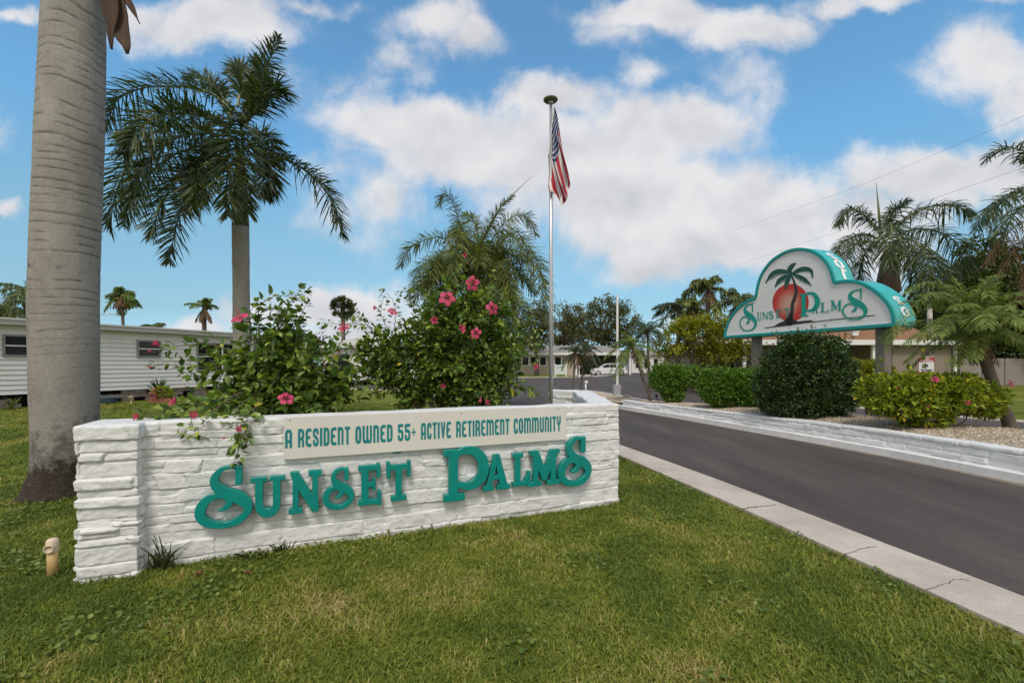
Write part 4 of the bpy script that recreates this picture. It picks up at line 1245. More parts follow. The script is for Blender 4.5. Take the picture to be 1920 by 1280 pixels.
def smooth_between(pts, corners):
    out = []
    idx = corners + [len(pts) - 1]
    for a, b in zip(idx[:-1], idx[1:]):
        seg = [(p[0], p[1], 0) for p in pts[a:b + 1]]
        q = catmull(seg, max(3, (b - a) * 6))
        out += [(x, y) for x, y, _ in q[:-1]]
    out.append(pts[-1])
    return out
outline = smooth_between(pl, [0, 7, 21])
es1 = tuple(DS) + (0,); es3 = tuple(NS) + (0,)
OS = tuple(QL) + (0,)
idm = lambda a, b: (a, b)
M_TEALRIM = simple('teal_sign_rim', (.006, .29, .27), .3, var=.08, scale=3)
M_CYAN = simple('cyan_sign_side', (.045, .42, .42), .35, var=.18, scale=2)
M_FACE = simple('sign_face_white', (.72, .715, .71), .35, var=.03, scale=2)
M_CHAR = simple('charcoal_print', (.035, .03, .03), .5, var=.1)
M_LGREEN = simple('dark_green_print', (.012, .075, .055), .5, var=.1)
M_SIGNTEAL = simple('teal_print', (.006, .30, .235), .45, var=.08)
shp = [('p', outline)]
body = plane_mesh('sign_body', contours(shp, 260), idm, OS, es1, (0, 0, 1), es3, .58, 0, M_CYAN, cs, z=-.60)
ring = shp + [('-p', [tuple(p) for p in max(contours(shp, 260, -.065), key=len)])]
plane_mesh('sign_rim', contours(ring, 420), idm, OS, es1, (0, 0, 1), es3, .06, .004, M_TEALRIM, cs, z=-.02)
face = plane_mesh('sign_face', contours(shp, 260, -.06), idm, OS, es1, (0, 0, 1), es3, .02, 0, M_FACE, cs, z=-.02)
halo = shp_in = [('p', [tuple(p) for p in max(contours(shp, 260, -.07), key=len)]), ('-p', [tuple(p) for p in max(contours(shp, 260, -.13), key=len)])]
M_HALO = simple('white_inner_band', (.78, .78, .80), .35, var=.03)
plane_mesh('face_border', contours(halo, 420), idm, OS, es1, (0, 0, 1), es3, .003, 0, M_HALO, face, z=.001)
# print on the face: coordinates sketched on the photo, laid onto the sign's own plane
fz = [0.0]
def on_face(name, shape, mat, res=140, iso=0.0, parent=None, layer=1):
    return plane_mesh(name, contours(shape, res, iso), lambda a, b: S_inv(1340 + a / 5.053, 450 + b / 5.053), OS, es1, (0, 0, 1), es3, .002, 0, mat, parent or face, z=.001 + .0025 * layer)
def sunmat():
    m, nt, b = new_mat('red_sun_print')
    tcn = nt.nodes.new('ShaderNodeTexCoord')
    mp = nt.nodes.new('ShaderNodeMapping')
    s_, z_ = S_inv(1340 + 700 / 5.053, 450 + 600 / 5.053)
    c_ = QL + DS * s_
    mp.vector_type = 'POINT'
    mp.inputs['Location'].default_value = tuple(-np.array((c_[0] - cs.location[0], c_[1] - cs.location[1], z_ - cs.location[2])))
    nt.links.new(tcn.outputs['Object'], mp.inputs[0])
    ln = nt.nodes.new('ShaderNodeVectorMath'); ln.operation = 'LENGTH'; nt.links.new(mp.outputs[0], ln.inputs[0])
    r = ramp(nt, ln.outputs['Value'], [(0, (.58, .36, .27)), (.14, (.56, .30, .22)), (.36, (.50, .045, .03)), (.6, (.46, .022, .02))])
    nt.links.new(r.outputs[0], b.inputs['Base Color']); b.inputs['Roughness'].default_value = .4
    return m
ang = np.linspace(0, 2 * np.pi, 48, endpoint=False)
on_face('sun_disc', [('p', [(720 + 172 * math.cos(a), 592 + 178 * math.sin(a)) for a in ang])], sunmat(), layer=0)
on_face('horizon_line', [('s', [(128, 906, 3), (1690, 765, 3)])], M_CHAR, 500, layer=0)
on_face('shore', [('s', [(480, 832, 4), (700, 803, 5), (950, 773, 4), (1515, 712, 4)]),
                  ('p', [(520, 828), (570, 812), (610, 785), (650, 770), (690, 735), (712, 690), (735, 690), (738, 745), (790, 770), (860, 762), (910, 758), (950, 772), (820, 790), (640, 818)])], M_CHAR, 500, layer=1)
on_face('palm_trunk', [('s', [(728, 335, 7), (750, 385, 10), (766, 440, 13), (772, 500, 15), (755, 560, 16), (738, 610, 16), (735, 670, 17), (722, 730, 24), (715, 775, 36)])], M_CHAR, 240, layer=1)
def pfrond(path, wr, teeth, side):
    q = catmull(path, 14); sh = [('s', [(p[0], p[1], 1.5 * wr * math.sin(math.pi * min(.92, .15 + i / 13 * .8))) for i, p in enumerate(q)])]
    for i in range(2, 14):
        x, y = q[i][:2]; dx, dy = q[i][0] - q[i - 1][0], q[i][1] - q[i - 1][1]; l = math.hypot(dx, dy)
        nx, ny = -dy / l * side, dx / l * side
        tl = teeth * math.sin(math.pi * min(.95, i / 14 + .1)) + 6
        sh.append(('s', [(x, y, wr * .5), (x + nx * tl + dx / l * tl * .5, y + ny * tl + dy / l * tl * .5, 2)]))
    return sh
pf = []
pf += pfrond([(730, 322), (665, 298), (600, 296), (540, 325), (488, 398)], 13, 46, -1)
pf += pfrond([(728, 330), (660, 350), (605, 385), (575, 440)], 11, 34, -1)
pf += pfrond([(728, 330), (700, 370), (680, 415), (676, 462)], 13, 16, -1) + pfrond([(728, 330), (700, 370), (680, 415), (676, 462)], 10, 14, 1)
pf += pfrond([(738, 318), (800, 285), (860, 272), (915, 290), (932, 350)], 14, 26, 1)
pf += pfrond([(738, 325), (800, 345), (860, 375), (912, 425)], 12, 32, 1)
pf += pfrond([(728, 318), (712, 285), (735, 245), (765, 222)], 14, 16, 1) + pfrond([(728, 318), (708, 285), (735, 245), (762, 222)], 12, 18, -1)
on_face('palm_fronds', pf, M_LGREEN, 420, layer=2)
for ch, x0, x1, y0, y1, lib in (('S', 236, 404, 592, 864, 1), ('U', 405, 448, 682, 762, 0), ('N', 452, 510, 680, 752, 0), ('S', 515, 560, 672, 748, 0), ('E', 582, 640, 662, 738, 0), ('T', 660, 722, 645, 728, 0),
                            ('P', 806, 1002, 490, 722, 0), ('A', 925, 985, 612, 692, 0), ('L', 1005, 1082, 592, 684, 0), ('M', 1100, 1208, 570, 668, 0), ('S', 1208, 1452, 455, 758, 1)):
    sh = THIN_S if lib else SER[ch]
    lps = contours(sh, 180, .01 if lib else 1.6)
    allp = np.concatenate(lps); mn, mx = allp.min(0), allp.max(0)
    lps = [np.stack([x0 + (l[:, 0] - mn[0]) / (mx[0] - mn[0]) * (x1 - x0), y1 - (l[:, 1] - mn[1]) / (mx[1] - mn[1]) * (y1 - y0)], 1) for l in lps]
    plane_mesh('sign_letter', lps, lambda a, b: S_inv(1340 + a / 5.053, 450 + b / 5.053), OS, es1, (0, 0, 1), es3, .002, 0, M_SIGNTEAL, face, z=.0085)
# street number on the rim: each figure stands on the curved top, square to it
ol = np.array(outline)
def rim_digit(ch, px, py, hgt):
    s, z = S_inv(px, py)
    k = int(((ol[:, 0] - s) ** 2 + (ol[:, 1] - z) ** 2).argmin()); k = min(max(k, 1), len(ol) - 2)
    t = ol[k + 1] - ol[k - 1]; t /= np.linalg.norm(t); nn = np.array((-t[1], t[0]))
    if nn[1] < 0 and nn[0] < 0: nn = -nn
    if nn @ (ol[k] - np.array((ol[:, 0].mean(), ZB))) < 0: nn = -nn
    sh = DIGIT[ch]; lps = contours(sh, 70, 1.5)
    c = ol[k] + nn * .004
    down = t if t[1] < 0 else -t
    O3 = QL + DS * c[0]; O3 = (O3[0] - NS[0] * .32, O3[1] - NS[1] * .32, c[1])
    w3 = (NS[0], NS[1], 0); up3 = (-DS[0] * down[0], -DS[1] * down[0], -down[1]); n3 = (DS[0] * nn[0], DS[1] * nn[0], nn[1])
    ex = tuple(-x for x in w3)
    plane_mesh('number', lps, lambda a, b: ((a - 25) / 100 * hgt * -1.9, (b - 50) / 100 * hgt), O3, ex, up3, n3, .004, 0, M_HALO, body)
rim_digit('2', 1340 + 1010 / 5.053, 450 + 140 / 5.053, .25)
rim_digit('0', 1340 + 1085 / 5.053, 450 + 222 / 5.053, .26)
rim_digit('1', 1340 + 1130 / 5.053, 450 + 315 / 5.053, .26)
rim_digit('2', 1340 + 1650 / 5.053, 450 + 560 / 5.053, .22)
rim_digit('0', 1340 + 1700 / 5.053, 450 + 672 / 5.053, .22)
# posts
M_POST = simple('weathered_post', (.23, .205, .18), .85, var=.2, scale=5, bmp=.4, bscale=40, bdist=.005, stretch=(1, 1, .2))
for px_ in (1656, 1419):
    s, _ = S_inv(px_, 640, -.33)
    c = QL + DS * s - NS * .33
    pm = MB(); pm.obox((c[0], c[1], 0), es1, es3, -.10, .10, -.10, .10, .15, ZB + .002)
    pmo = pm.build('post', M_POST, cs)
    bv = pmo.modifiers.new('b', 'BEVEL'); bv.width = .012; bv.segments = 2
# ------------------------------------------------------------------ palms
def px_path(pts, y):
    """a stem sketched on the photo, laid out at true distance; third value shifts it nearer (-) or farther (+) in metres"""
    return [tuple(P(p[0], p[1], y + (p[2] if len(p) > 2 else 0))) for p in pts]
# big royal palm, close on the left: only its stem is in the frame
by = 4.90
yc = 5.10
rt = root('royal_palm', (P(121, 700, yc).x, yc, 0), 'huge smooth grey royal palm trunk beside the left end of the sign wall', 'palm tree')
mb = MB()
prof = []
for z, cx, hw in ((-.1, 114, 92), (0, 115, 89), (.05, 116, 83), (.14, 118, 76), (.25, 121, 69), (.42, 123, 67), (.7, 124, 67.5), (1.1, 122.5, 69), (1.6, 122, 70), (2.1, 121, 70.5), (2.7, 123, 70), (3.3, 127, 69.5),
                  (4.0, 132, 69), (4.7, 136, 67), (5.4, 140, 64), (6.3, 146, 58), (7.4, 150, 50)):
    prof.append((z, (cx - 960) / F * yc, hw / F * yc * .705))
zz = np.arange(-.1, 7.4, .0125); X_ = np.interp(zz, [p[0] for p in prof], [p[1] for p in prof]); R_ = np.interp(zz, [p[0] for p in prof], [p[2] for p in prof])
R_ = np.convolve(np.pad(R_, 4, 'edge'), np.ones(9) / 9, 'valid'); X_ = np.convolve(np.pad(X_, 4, 'edge'), np.ones(9) / 9, 'valid')
na = 96; an = np.linspace(0, 2 * np.pi, na, endpoint=False)
ZZ, AA = np.meshgrid(zz, an, indexing='ij')
low = np.clip((.55 - ZZ) / .55, 0, 1)
dis = (fbm(np.cos(AA) * 2.5 + 9, np.sin(AA) * 2.5 + 9, ZZ * 3, 4) - .5) * (.012 + .09 * low ** 2)
ringp = (ZZ + (fbm(np.cos(AA) * 1.1 + 4, np.sin(AA) * 1.1, ZZ * .8, 2) - .5) * .10 + (fbm(ZZ * 2.2, ZZ * 0 + 3, 0, 3) - .5) * .35) / .10
ringv = np.exp(-((ringp % 1.0 - .5) / .07) ** 2) * np.clip((fbm(np.cos(AA) * 1.6, np.sin(AA) * 1.6 + 7, np.floor(ringp) * 3.7, 3) - .40) * 7, 0, 1) * .95 * np.clip((ZZ - 1.0) / 1.4, .12, 1)
dis = dis - .0035 * np.exp(-((ringp % 1.0 - .5) / .10) ** 2) * np.clip((ZZ - 1.6) / .8, .15, 1) * (fbm(np.cos(AA) * 1.4, np.sin(AA) * 1.4 + 7, np.floor(ringp) * 3.7, 2) > .42)
RR = R_[:, None] + dis
VV_ = np.stack([X_[:, None] + RR * np.cos(AA), yc + RR * np.sin(AA), ZZ], -1).reshape(-1, 3)
VV_[:, 1] -= .0
I, J = np.meshgrid(np.arange(len(zz) - 1), np.arange(na), indexing='ij'); J2 = (J + 1) % na
mb.add(VV_, [np.stack([I * na + J, I * na + J2, (I + 1) * na + J2, (I + 1) * na + J], -1).reshape(-1, 4)])
tro = mb.build('trunk', M_ROYAL, rt, True)
at_ = tro.data.attributes.new('ring', 'FLOAT', 'POINT'); at_.data.foreach_set('value', ringv.ravel().astype(np.float32))
ms = MB(); tx, ty = X_[-1], yc
ms.tube([(tx, ty, 7.35), (tx, ty, 7.5), (tx + .02, ty, 8.1), (tx + .03, ty, 8.7)], [.27, .26, .19, .12], 20)
ms.build('crownshaft', M_SHAFT, rt, True)
rng = np.random.RandomState(3)
lf = MB(); 
for pts, L_ in ring_fronds((tx, ty, 8.6), 11, 3.2, (.55, 1.25), .35, rng, .6):
    leaflets(lf, pts, .55, 46, .035, rng, .25, .35, .5)
lf.build('crown', L_ROYAL, rt)
# torn dead leaf base hanging from above, at the right side of the stem
db = MB()
def blade(path, widths, nrm):
    q = catmull(path, 14); w = np.interp(np.linspace(0, 1, 14), np.linspace(0, 1, len(widths)), widths)
    T = np.gradient(q, axis=0); T /= np.linalg.norm(T, axis=1)[:, None]
    S_ = np.cross(T, np.array(nrm)); S_ /= np.linalg.norm(S_, axis=1)[:, None]
    V = []
    for i in range(14):
        for k in range(5):
            t = k / 4 - .5
            V.append(q[i] + S_[i] * t * w[i] + np.array(nrm) * (.35 * w[i] * (t * t * 4 - 1) * .5 + rng.normal(0, .004)))
    db.add(np.array(V), [[i * 5 + k, i * 5 + k + 1, (i + 1) * 5 + k + 1, (i + 1) * 5 + k] for i in range(13) for k in range(4)])
yb = yc - .1
blade(px_path([(196, -90), (206, -40), (212, 10), (222, 50), (236, 84), (238, 100)], yb), [.05, .16, .20, .23, .15, .02], (.3, -1, 0))
blade(px_path([(196, -90), (216, -40), (238, 0), (250, 20), (261, 44)], yb + .05), [.05, .10, .09, .05, .004], (.3, -1, 0))
blade(px_path([(196, -90), (204, -30), (210, 20), (207, 60), (210, 92)], yb - .03), [.05, .12, .12, .07, .01], (.3, -1, 0))
o = db.build('dead_leaf_base', simple('dead_leaf_base', (.065, .034, .020), .8, var=.5, scale=9, bmp=.8, bscale=50, bdist=.01, stretch=(2, 2, .4)), rt, True)
sm_ = o.modifiers.new('s', 'SOLIDIFY'); sm_.thickness = .012

# mid-distance royal palm behind the wall
RY = 9.6
def fr(pts, L=None, d=1.0): return (px_path(pts, RY), L or .62, d)
crown = [
 fr([(436, 215), (405, 180), (345, 163), (270, 165), (218, 190), (196, 235)], .66, 1.0),
 fr([(432, 250), (372, 238), (308, 240), (258, 275), (226, 340), (204, 425)], .72, .9),
 fr([(430, 255, -.2), (380, 250, -.6), (320, 262, -1.0), (272, 310, -1.2), (245, 380, -1.3)], .70, .9),
 fr([(430, 280), (384, 308), (350, 360), (330, 425), (318, 488)], .58, .5),
 fr([(430, 290, .3), (395, 315, .6), (372, 350, .9), (352, 400, 1.2)], .55, .8),
 fr([(452, 225), (478, 178), (498, 132), (512, 98), (522, 72)], .52, .7),
 fr([(455, 235, .4), (475, 190, .8), (485, 150, 1.1), (478, 108, 1.3)], .55, .8),
 fr([(458, 235, -.3), (492, 190, -.6), (515, 165, -.9), (530, 175, -1.1)], .55, .9),
 fr([(438, 205, -.2), (432, 215, -.7), (428, 290, -1.2), (430, 350, -1.4), (428, 405, -1.5)], .58, .8),
 fr([(446, 215, -.2), (452, 235, -.7), (458, 300, -1.1), (462, 360, -1.2), (466, 400, -1.2)], .52, .8),
 fr([(462, 275), (515, 292), (570, 318), (615, 365), (642, 440)], .56, 1.1),
 fr([(460, 260), (490, 285, .3), (505, 320, .5), (500, 368, .6)], .5, .9),
 fr([(460, 250), (500, 255, .8), (512, 275, 1.2), (518, 300, 1.5)], .5, .9),
 fr([(432, 215, .3), (408, 170, .8), (380, 148, 1.2), (350, 150, 1.5)], .55, .9),
 fr([(432, 235), (370, 210, .8), (300, 205, 1.5), (250, 225, 2.0), (225, 262, 2.3)], .6, .9),
 fr([(445, 200), (452, 160, .3), (450, 135, .8), (436, 125, 1.3)], .5, .5),
 fr([(430, 270, .2), (370, 275, .5), (310, 300, .8), (262, 350, 1.0), (235, 420, 1.1)], .66, .9),
 fr([(430, 275, -.4), (385, 290, -.9), (335, 330, -1.3), (300, 390, -1.5), (285, 440, -1.5)], .6, .8),
 fr([(428, 240, -.4), (370, 215, -1.1), (310, 215, -1.6), (262, 240, -1.9), (232, 290, -2.0)], .62, .9),
 fr([(434, 265), (396, 280, -.8), (370, 330, -1.3), (366, 380, -1.6)], .55, .8),
]
palm('royal_palm', 'tall royal palm with a full drooping dark crown behind the left hibiscus', P(455, 812, RY) * 1.0, P(451, 425, RY), .172, .160, crown, L_ROYAL, M_ROYAL2, M_STEMG, .6, 150, .029, .7, .30, .35, .55,
     shaft=(1.65, .155, .07, M_SHAFT), seed=4, rr=.026)

# foxtail palm in the middle
FY = 14.0
def ff(pts, L=.55, d=1.0): return (px_path(pts, FY), L, d)
crown = [
 ff([(888, 500), (862, 420), (848, 378), (832, 362), (822, 385)], .5), ff([(884, 500), (835, 448), (795, 450), (765, 470), (748, 500)], .5),
 ff([(884, 510), (840, 470, -1), (810, 500, -1.5), (800, 560, -1.7)], .5), ff([(886, 500, -.3), (868, 440, -1.0), (862, 425, -1.5), (855, 480, -2), (850, 530, -2.2)], .5),
 ff([(892, 500), (905, 450), (930, 400), (962, 368)], .34, .2), ff([(896, 500), (935, 430), (965, 405), (990, 410), (1005, 440)], .5),
 ff([(896, 505), (940, 445, -.8), (985, 455, -1.2), (1010, 500, -1.4), (1018, 560, -1.5)], .55), ff([(896, 510), (950, 470), (1000, 490), (1022, 540), (1020, 600)], .5),
 ff([(896, 515), (930, 490, -1), (955, 530, -1.4), (962, 590, -1.6)], .5), ff([(886, 515), (850, 500, .5), (800, 520, 1), (775, 570, 1.2)], .55),
 ff([(890, 500), (895, 440, 1), (885, 410, 1.8), (870, 400, 2.5)], .5), ff([(896, 505), (940, 460, 1.2), (960, 430, 2), (985, 460, 2.5), (1000, 540, 2.6)], .5),
 ff([(886, 515), (830, 490, 1), (790, 500, 1.8), (765, 560, 2)], .5), ff([(890, 520), (910, 490, -1), (915, 530, -1.5), (912, 580, -1.7)], .5),
 ff([(890, 525), (860, 520), (825, 560), (812, 620)], .5), ff([(892, 525), (940, 530), (975, 570), (990, 640)], .5)]
dead_ = [(px_path([(890, 520), (850, 540), (818, 590), (805, 640)], FY), .5), (px_path([(894, 520), (950, 545), (968, 590), (975, 640)], FY), .5), (px_path([(890, 520), (835, 530), (800, 575), (785, 610)], FY + .6), .45)]
rng = np.random.RandomState(66)
crown += [(p_, .5) for p_, _ in ring_fronds(tuple(P(890, 505, FY)), 12, 2.5, (.45, 1.3), .75, rng, .5)] + [(p_, .5) for p_, _ in ring_fronds(tuple(P(890, 512, FY)), 9, 2.3, (-.2, .5), .65, rng, .5)]
palm('foxtail_palm', 'bushy foxtail palm rising behind the right hibiscus, left of the flagpole', (P(893, 740, FY).x, FY, 0), P(891, 522, FY), .12, .095, crown, L_FOX, M_ROYAL2, M_STEMG, .5, 170, .024, .9, .30, .2, .45,
     shaft=(.5, .10, .07, M_SHAFTBR), skirt=(dead_, M_DEAD), seed=6, rr=.02, spear=px_path([(905, 450), (940, 385), (998, 330)], FY))
sp2 = MB(); 

# royal palm behind the cloud sign
QY = 16.5
def fq(pts, L=.75, d=1.0): return (px_path(pts, QY), L, d)
crown = [
 fq([(1652, 440), (1625, 408), (1600, 392), (1583, 398), (1572, 420)], .62), fq([(1650, 448), (1612, 440), (1575, 462), (1558, 505)], .7),
 fq([(1650, 455), (1610, 455, -1), (1585, 490, -1.4), (1580, 530, -1.5)], .7), fq([(1668, 440), (1710, 402), (1755, 386), (1800, 390), (1822, 405)], .85),
 fq([(1668, 448), (1715, 430), (1765, 436), (1800, 465), (1812, 510)], .9), fq([(1664, 440, -.5), (1670, 420, -1.4), (1672, 450, -2.1), (1668, 500, -2.3)], .8),
 fq([(1668, 455), (1710, 450, -1), (1740, 490, -1.6), (1745, 550, -1.8)], .9), fq([(1660, 430), (1672, 400), (1690, 385), (1700, 378)], .6, .5),
 fq([(1668, 455), (1705, 470, 1), (1750, 490, 2), (1785, 540, 2.4)], .9), fq([(1650, 450), (1625, 470), (1612, 505), (1608, 545)], .7),
 fq([(1668, 460), (1700, 480), (1720, 525), (1722, 570)], .8)]
palm('royal_palm', 'royal palm with a reddish stem standing behind the cloud-shaped sign', (P(1657, 700, QY).x, QY, 0), P(1664, 560, QY), .20, .19, crown, L_ROYAL, M_PALMB, M_STEMG, .7, 110, .036, .5, .55, .25, .5,
     shaft=(1.95, .40, .14, M_SHAFTBR), seed=9, rr=.035, spear=px_path([(1652, 440), (1648, 400), (1643, 343)], QY))
# palm beyond the right edge of the frame: its fronds reach in, with a brown skirt below
EY = 12.5
def fe(pts, L=.6, d=1.0): return (px_path(pts, EY), L, d)
crown = [fe([(1990, 370), (1945, 300), (1900, 278), (1862, 285), (1850, 300)], .55, .8), fe([(1990, 385), (1940, 360), (1890, 370), (1850, 400), (1832, 430)], .62),
         fe([(1990, 390), (1950, 380, -.5), (1900, 400, -.8), (1870, 440, -1)], .6), fe([(1995, 370), (2010, 290), (2040, 250), (2080, 250)], .6), fe([(2000, 375), (2070, 330), (2120, 340), (2150, 390)], .6),
         fe([(2000, 385), (2070, 380), (2110, 430), (2120, 500)], .6), fe([(1995, 370), (1965, 290, .8), (1940, 270, 1.4), (1910, 300, 2)], .6), fe([(1998, 372), (2030, 330, -1), (2040, 380, -2), (2030, 440, -2.2)], .6),
         fe([(1990, 380), (1930, 350, 1), (1885, 372, 1.8), (1850, 420, 2.2)], .6)]
dead_ = [(px_path(p, EY), .5) for p in ([(1990, 400), (1950, 425), (1905, 465), (1870, 520)], [(1990, 400), (1950, 440), (1925, 500), (1912, 560)], [(1990, 400), (1930, 410), (1880, 445), (1850, 490)],
         [(1992, 400), (1960, 460), (1950, 520), (1948, 580)], [(2000, 400), (2040, 450), (2060, 520)])]
palm('queen_palm', 'palm at the right edge whose arching fronds and brown skirt reach into view', (P(2000, 700, EY).x, EY, 0), P(1996, 392, EY), .16, .14, crown, L_ROYAL, M_PALMB, M_STEMG, .6, 110, .028, .5, .5, .25, .5, skirt=(dead_, M_DEAD), seed=11, rr=.024)
# leaning date palm on the median
DY = 7.95
gz = .30
tp = P(1828, 612, DY)
rng = np.random.RandomState(77)
fr_ = ring_fronds(tuple(tp), 44, 1.6, (.3, 1.42), .58, rng, .27) + ring_fronds(tuple(tp), 12, 1.0, (-.5, .1), .35, rng, .22)
fr_ += [(px_path([(1826, 605), (1790, 560, -.2), (1740, 552, -.4), (1690, 600, -.5), (1662, 655, -.55)], DY), .20), (px_path([(1826, 605), (1780, 545), (1735, 530), (1700, 548)], DY), .24)]
skd = [(frond_path((tp.x, tp.y, tp.z - .02), a, -.9, .5, .5), .14) for a in np.linspace(0, 6, 9)]
palm('date_palm', 'leaning date palm with fine feathery fronds at the right end of the gravel median', (P(1898, 805, DY).x, DY, gz), tp, .095, .075, fr_, L_DATE, M_PALMB, M_STEMG, .25, 70, .013, .18, .5, .3, .45,
     skirt=(skd, M_DEAD), seed=13, bulge=(-.02, 0, -.05), rr=.010, taper=.8)
# young date palms at the far tip of the median
def small_date(px, pyt, pyb, y, L, label, n=22, mat=None, LL=.2, lean=0, seed=1, name='date_palm', bz=.1, r=.05, els=(-.5, 1.1), nl=44, lw=.020, droop=.6, group=None, skirt=True, rr=.012, cat=None):
    rng = np.random.RandomState(seed)
    t = P(px, pyt, y); b_ = Vector((P(px + lean, 700, y).x, y, bz))
    f_ = ring_fronds(tuple(t), n, L, els, droop, rng, LL)
    sk_ = ([(frond_path((t.x, t.y, t.z), a, -.6, L * .45, .8), LL * .7) for a in np.linspace(0, 6, 7)], M_DEAD) if skirt else None
    return palm(name, label, b_, t, r, r * .75, f_, mat or L_DATE, M_PALMB, M_STEMG, LL, nl, lw, .2, .5, .25, .45, skirt=sk_, seed=seed, rr=rr, group=group)
small_date(1078, 662, 740, 22.3, 1.15, 'left one of two small feathery palms at the far tip of the median', lean=-4, seed=21, mat=L_DATEB)
small_date(1098, 657, 740, 22.9, 1.15, 'right one of two small feathery palms at the far tip of the median', lean=-10, seed=22, mat=L_DATEB)
small_date(1184, 648, 748, 16.6, 1.1, 'small date palm with brown leaf skirt just right of the white barrier arm', lean=36, seed=23, bz=.18, els=(-.9, 1.2), n=28)
small_date(1214, 622, 748, 17.2, 1.15, 'taller bluish date palm between the barrier arm and the golden shrub', lean=4, seed=24, bz=.18, mat=L_DATEB, n=26)

# tall palms far behind on the right
def far_palm(name, label, px, ptop, y, L, n, seed, mat=L_FAR, r=.16, lean=0, LL=.5, els=(-.3, 1.2), droop=.6, nl=60, lw=.055, skirt=False, plume=.3, bark_=None, shaft=None, group=None):
    rng = np.random.RandomState(seed)
    t = P(px, ptop, y); b_ = Vector((P(px + lean, 700, y).x, y, 0))
    f_ = ring_fronds(tuple(t), n, L, els, droop, rng, LL)
    sk_ = ([(frond_path((t.x, t.y, t.z - .1), a, -.8, L * .6, .5), LL * .8) for a in np.linspace(0, 6, 6)], M_DEAD) if skirt else None
    return palm(name, label, b_, t, r, r * .8, f_, mat, bark_ or M_PALMB, M_STEMG, LL, nl, lw, plume, .55, .2, .45, skirt=sk_, seed=seed, rr=.035, shaft=shaft, group=group)
far_palm('foxtail_palm', 'tall bright-topped palm with a hanging straw skirt left of the cloud sign', 1328, 540, 30, 2.2, 15, 31, L_FOX, lean=-4, skirt=True, plume=.6, els=(-.2, 1.35), LL=.55)
far_palm('foxtail_palm', 'dark drooping palm at the left of the tall palm group by the cloud sign', 1272, 572, 31, 2.0, 15, 32, L_ROYAL, plume=.5, els=(-.4, 1.0))
far_palm('foxtail_palm', 'dense dark palm low behind the golden shrub, nearest the cloud sign', 1385, 562, 29, 1.9, 15, 33, L_FAR, plume=.6, els=(-.4, 1.0))
far_palm('foxtail_palm', 'short pale-stemmed palm standing just behind the golden shrub', 1300, 575, 28, 1.5, 10, 34, L_FOX, plume=.4, els=(-.6, .9), skirt=True)
# palms over the mobile home roof, left
far_palm('coconut_palm', 'dark palm half hidden by the big trunk, above the home roof at far left', 48, 540, 30, 2.0, 14, 41, L_FAR, LL=.6, lean=4, lw=.06, els=(-.5, 1.1))
far_palm('coconut_palm', 'low palm cut by the left edge, in front of the dark one above the roof', 2, 572, 27, 1.7, 12, 42, L_FAR, LL=.6, lw=.06, els=(-.5, 1.0))
far_palm('coconut_palm', 'yellowish palm on a thin tall stem above the home roof', 228, 552, 42, 1.55, 15, 43, L_DATE, LL=.6, lw=.07, r=.14, lean=8, els=(-.5, 1.3), skirt=True)
far_palm('coconut_palm', 'ragged palm with few upswept fronds and hanging dead ones above the roof', 383, 575, 38, 1.6, 7, 44, L_DATE, LL=.45, lw=.06, r=.2, els=(.3, 1.2), skirt=True)
far_palm('coconut_palm', 'dark palm top just peeping over the home roof between two taller palms', 290, 612, 46, 1.5, 8, 45, L_FAR, LL=.6, lw=.08, els=(-.1, .7))
# sabal palm: round fan-leaved head
def sabal(px, ptop, y, r, label, seed):
    rng = np.random.RandomState(seed)
    t = P(px, ptop, y); rt = root('sabal_palm', (t.x, y, 0), label, 'palm tree')
    mb = MB(); mb.tube([(t.x, y, -.1), (t.x + .05, y, t.z * .5), (t.x, y, t.z)], [.2, .17, .19], 12); mb.build('trunk', M_PALMB, rt, True)
    lf = MB()
    for i in range(46):
        d = rng.normal(size=3); d[2] = d[2] * .8 + .15; d /= np.linalg.norm(d)
        c = np.array(t) + d * r * .55
        k = 18; dirs = d[None] * 1.0 + rng.normal(0, .5, (k, 3)); 
        O = np.tile(c, (k, 1)); B = rot_basis(dirs, np.tile((0., 0., 1.), (k, 1)) + rng.normal(0, .4, (k, 3))) * np.array((.18, r * .5, .3))[None, None, :]
        lf.inst(CARD_V, CARD_F, B, O)
        lf.tube([tuple(t), tuple(c)], .02, 4)
    lf.build('crown', leafmat('fan_palm_leaf', [(0, (.03, .045, .015)), (.6, (.06, .08, .025)), (1, (.14, .13, .05))], .5, .2), rt)
sabal(643, 577, 40, 1.15, 'round-headed sabal palm standing alone against the low cloud', 51)

